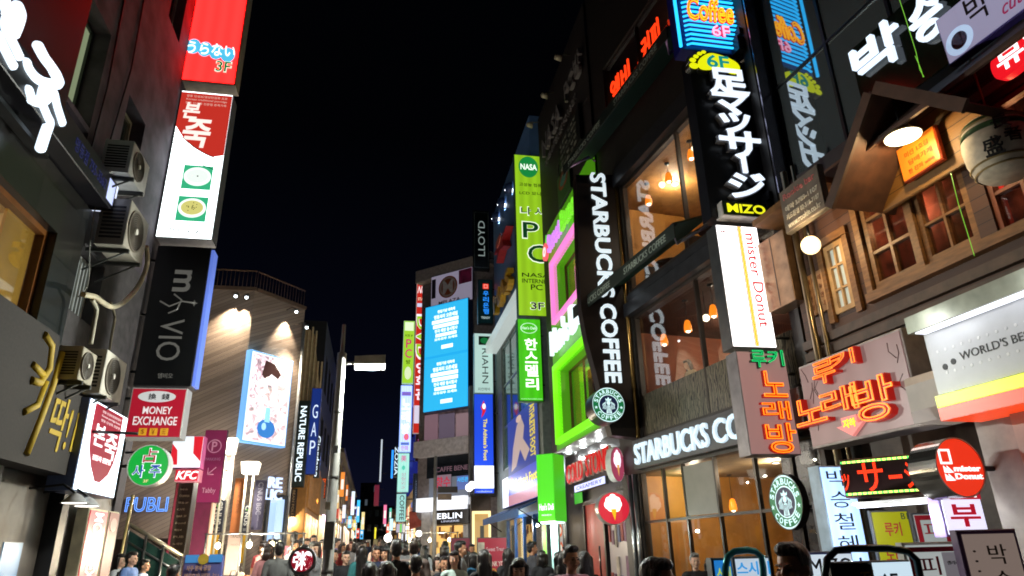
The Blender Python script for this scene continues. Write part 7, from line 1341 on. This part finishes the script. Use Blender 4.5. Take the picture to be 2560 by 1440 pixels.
PP = [
 (1642, 1387, 84, 'dark haired woman close by in front of the coffee shop glass, turned toward the boards', 1, 'bob', 55, '#3a3038', .75),
 (1971, 1349, 96, 'big short haired man nearest the boards looking down and away', 0, 'short', -60, '#2a2a30', 1.5),
 (1426, 1362, 47, 'smiling man in glasses and a pale pink shirt', 0, 'spiky', 12, '#d8a8b8', .75),
 (1297, 1391, 47, 'smiling girl with straight black bangs in front of the blue awning shop', 1, 'bangs', -15, '#4a4448', .75),
 (1460, 1375, 40, 'woman with long black hair seen from behind, next to the man in glasses', 1, 'long', 170, '#1c1a1e', 1.5),
 (1399, 1376, 36, 'long haired woman half hidden behind the man in glasses', 1, 'long', 190, '#28242c', 1.5),
 (1355, 1374, 27, 'woman in black with one bare forearm by the green box sign', 1, 'bob', 160, '#121216', .75),
 (1330, 1352, 24, 'man in a dark cap and grey jacket turned to the shoe window', 0, 'short', 95, '#4a4a50', 1.5),
 (1269, 1369, 28, 'woman with very long black hair before the deep pink placard', 1, 'long', 185, '#1a181c', 1.5),
 (1210, 1371, 36, 'woman in black with wide black hair down her back', 1, 'long', 180, '#16141a', 1.5),
 (1183, 1378, 26, 'dark haired girl in a teal blue top seen from behind', 1, 'bob', 200, '#2a5a78', .75),
 (1166, 1376, 24, 'dark haired girl in a white shirt seen from behind', 1, 'long', 165, '#c8ccd0', .75, '#1c1412'),
 (1152, 1350, 27, 'tall man in profile by the dull pink placard', 0, 'short', 80, '#8a8a8c', .75),
 (1136, 1374, 32, 'woman facing us with long dark hair and a mint white blouse', 1, 'long', -5, '#b8ccc4', .75, '#1c1210'),
 (1111, 1388, 27, 'woman with pulled back hair and a dark collar facing us', 1, 'short', 10, '#20242c', 1.5),
 (1094, 1390, 24, 'woman with brown hair half hidden beside the pulled back hair', 1, 'bob', 25, '#8a7a70', .75, '#2a1a12'),
 (1113, 1351, 19, 'man with cropped hair and a white collar before the lit stall', 0, 'short', 175, '#c8c4c0', .75),
 (1040, 1384, 38, 'man with a cropped head and reddened neck seen from behind in a grey shirt', 0, 'short', 180, '#a09890', .75, '#160e0c'),
 (1036, 1346, 30, 'tall person with tousled brown hair behind the cropped head', 0, 'spiky', 170, '#5a4a44', .75, '#2c1e14'),
 (993, 1347, 33, 'tall black haired man in a black jacket seen from behind', 0, 'spiky', 175, '#121218', 1.5),
 (963, 1363, 25, 'young man with fringe looking past us, white shirt', 0, 'bangs', -20, '#a8a8b0', .75),
 (942, 1364, 25, 'young man facing us in a navy top with a pale collar', 0, 'short', 5, '#1c2440', .75),
 (970, 1401, 42, 'low black haired head near the bottom edge in the middle of the crowd', 1, 'bob', 180, '#14161c', 1.5),
 (926, 1402, 38, 'low dark haired head in brown black beside the middle one', 1, 'long', 190, '#241c20', 1.5),
 (905, 1362, 25, 'woman with long black hair in a teal top seen from behind', 1, 'long', 185, '#2a6a6c', .75),
 (866, 1375, 24, 'man in a black jacket and violet tie by the lamp post', 0, 'short', 15, '#15151a', 1.5),
 (834, 1371, 22, 'woman in profile with long black hair beside the lamp post', 1, 'long', 75, '#16161a', 1.5),
 (902, 1354, 17, 'man in profile with black hair in a white shirt', 0, 'short', 70, '#a8b0c0', .75),
 (880, 1352, 15, 'red haired woman in a patterned top', 1, 'bob', 0, '#6a6460', .75, '#5a2414'),
 (857, 1357, 16, 'person in a red top close to the lamp post', 1, 'long', 60, '#8a2824', .75, '#2a120c'),
 (844, 1345, 15, 'person in a lavender top turned sideways past the lamp post', 1, 'short', 80, '#9a90c0', .75),
 (792, 1357, 22, 'person in a white grey shirt behind the round dark red sign', 0, 'short', 175, '#a8aca8', .75, '#14100e', '#3a4a68'),
 (702, 1352, 26, 'man in a grey shirt with a shoulder strap seen from behind', 0, 'short', 175, '#5c5c5a', .75),
 (737, 1329, 18, 'tall person with tousled dark hair and a pink collar', 0, 'spiky', 170, '#8a4a5a', .75),
 (768, 1344, 16, 'brown haired woman in pale pink near the round dark red sign', 1, 'bob', 20, '#c8a8a8', .75, '#2a1a12'),
 (785, 1336, 15, 'woman with dark hair in a cream top behind the round dark red sign', 1, 'long', 10, '#c0b8a8', .75),
 (754, 1343, 14, 'person in a pale violet top beyond the tousled dark hair', 0, 'short', 185, '#8a84a0', .75),
 (683, 1350, 14, 'person in an orange top at the sock stall', 1, 'short', 120, '#c8743a', .75),
 (708, 1339, 13, 'black haired person in a white shirt before the lit doorway', 0, 'short', 170, '#c8c4c0', .75),
 (695, 1340, 12, 'person with a teal black cap before the lit doorway', 0, 'short', 150, '#a85a4a', .75),
 (636, 1340, 13, 'stall keeper in a crimson T-shirt', 0, 'short', 10, '#a81c34', .75),
 (652, 1348, 12, 'thin person in dark clothes beside the crimson T-shirt', 0, 'short', -60, '#2c1c20', 1.5),
 (620, 1352, 12, 'brown clothed person behind the bag stall bulbs', 1, 'bob', 30, '#7a5a4c', .75),
 (304, 1382, 24, 'woman in a white jacket by the staircase, nearest the money exchange banner', 1, 'bob', 80, '#c0c4c8', 1.5),
 (333, 1377, 24, 'man in a blue striped shirt by the staircase', 0, 'short', 75, '#6a8ac8', .75),
 (348, 1390, 20, 'person in a violet top under the staircase', 1, 'bob', 130, '#3a2470', .75),
 (364, 1396, 22, 'person bending in a pale blue shirt under the staircase', 0, 'short', 85, '#a8b8d8', 1.5),
 (437, 1409, 30, 'black haired person low beside the violet blue fortune board', 0, 'short', 165, '#141418', 1.5),
]
for a in PP: person(*a)
person(1735, 1380, 42, 'grey haired man in black behind the coffee shop glass', 0, 'short', -15, '#121214', 1.5, '#7a7874', d=9.9+.172*0)
person(1773, 1395, 40, 'black haired woman with her back to the coffee shop glass', 1, 'bob', 175, '#16161a', 1.5, d=10.2)
# the far crowd: everyone small and alike
rnd = random.Random(21)
for i in range(34):
    px = rnd.choice([rnd.uniform(715, 812), rnd.uniform(838, 1000), rnd.uniform(838, 1060)]); d = rnd.uniform(26, 60)
    person(px, 1350-rnd.uniform(-6, 6), 10, 'small figure with dark hair in the packed far crowd', rnd.randrange(2), rnd.choice(['short', 'bob', 'long', 'spiky']), rnd.choice([0, 180, 170, 20, 90]), rnd.choice(['#2a2430', '#a8a8ac', '#7a2830', '#3a4a6a', '#b8a090', '#5a5a5c', '#18181c']), .75, group='far crowd', d=d)
rnd = random.Random(5)
for i in range(30):
    px = rnd.choice([rnd.uniform(720, 812), rnd.uniform(840, 1070), rnd.uniform(870, 1060), rnd.uniform(1060, 1240)]); d = rnd.uniform(14, 25)
    person(px, 1358-rnd.uniform(-12, 8)*(1 if d < 19 else .6), 12, 'dark haired walker packed into the middle of the crowd', rnd.randrange(2), rnd.choice(['short', 'bob', 'long', 'bangs']), rnd.choice([0, 10, 180, 170, -20, 190, 90]), rnd.choice(['#3a3440', '#c8c8cc', '#9a3840', '#4a5a8a', '#d8c0b0', '#8a8a8c', '#28282c', '#9aaab8']), .75, rnd.choice(['#100c0a', '#1c120c', '#2e1c12', '#0e0b0c']), group='mid crowd', d=d)
for i in range(22):
    px = rnd.uniform(640, 825); d = rnd.uniform(12.5, 21); person(px, 1356-rnd.uniform(-14, 12), 12, 'walker in the dense crowd before the clad block and the round sign', rnd.randrange(2), rnd.choice(['short', 'bob', 'long', 'bangs', 'spiky']), rnd.choice([0, 15, 180, 165, -25, 195, 80, -80]), rnd.choice(['#c8b8b0', '#b8b8bc', '#9a3a40', '#5a6a8a', '#d8c0b0', '#8a8a8c', '#28282c', '#a8b0a0', '#c88a8a']), .75, rnd.choice(['#100c0a', '#1c120c', '#2e1c12', '#0e0b0c']), group='crowd by the clad block', d=d)
# one leans at the first floor bar
p = PR1.off(-.9).hit(1757, 960); t = thing('person', 'dark haired customer in cream bending over the first floor bar', 'person', Vector((p.x, p.y, 3.87)))
for n, me, m_ in (('body', BODY[1], SKIN[0]), ('hair', HAIR['bob'], hairm('#0c0a0a')), ('shirt', TOP[(1, 1.5)], P('#b8a078', .8)), ('trousers', LEGS[1], P('#2a2420', .8))):
    o_ = bpy.data.objects.new(n, me); COL.objects.link(o_); o_.parent = t; o_.material_slots[0].link = 'OBJECT'; o_.material_slots[0].material = m_
t.scale = (.82, .82, .82); t.rotation_euler = (R(14), 0, R(-80))
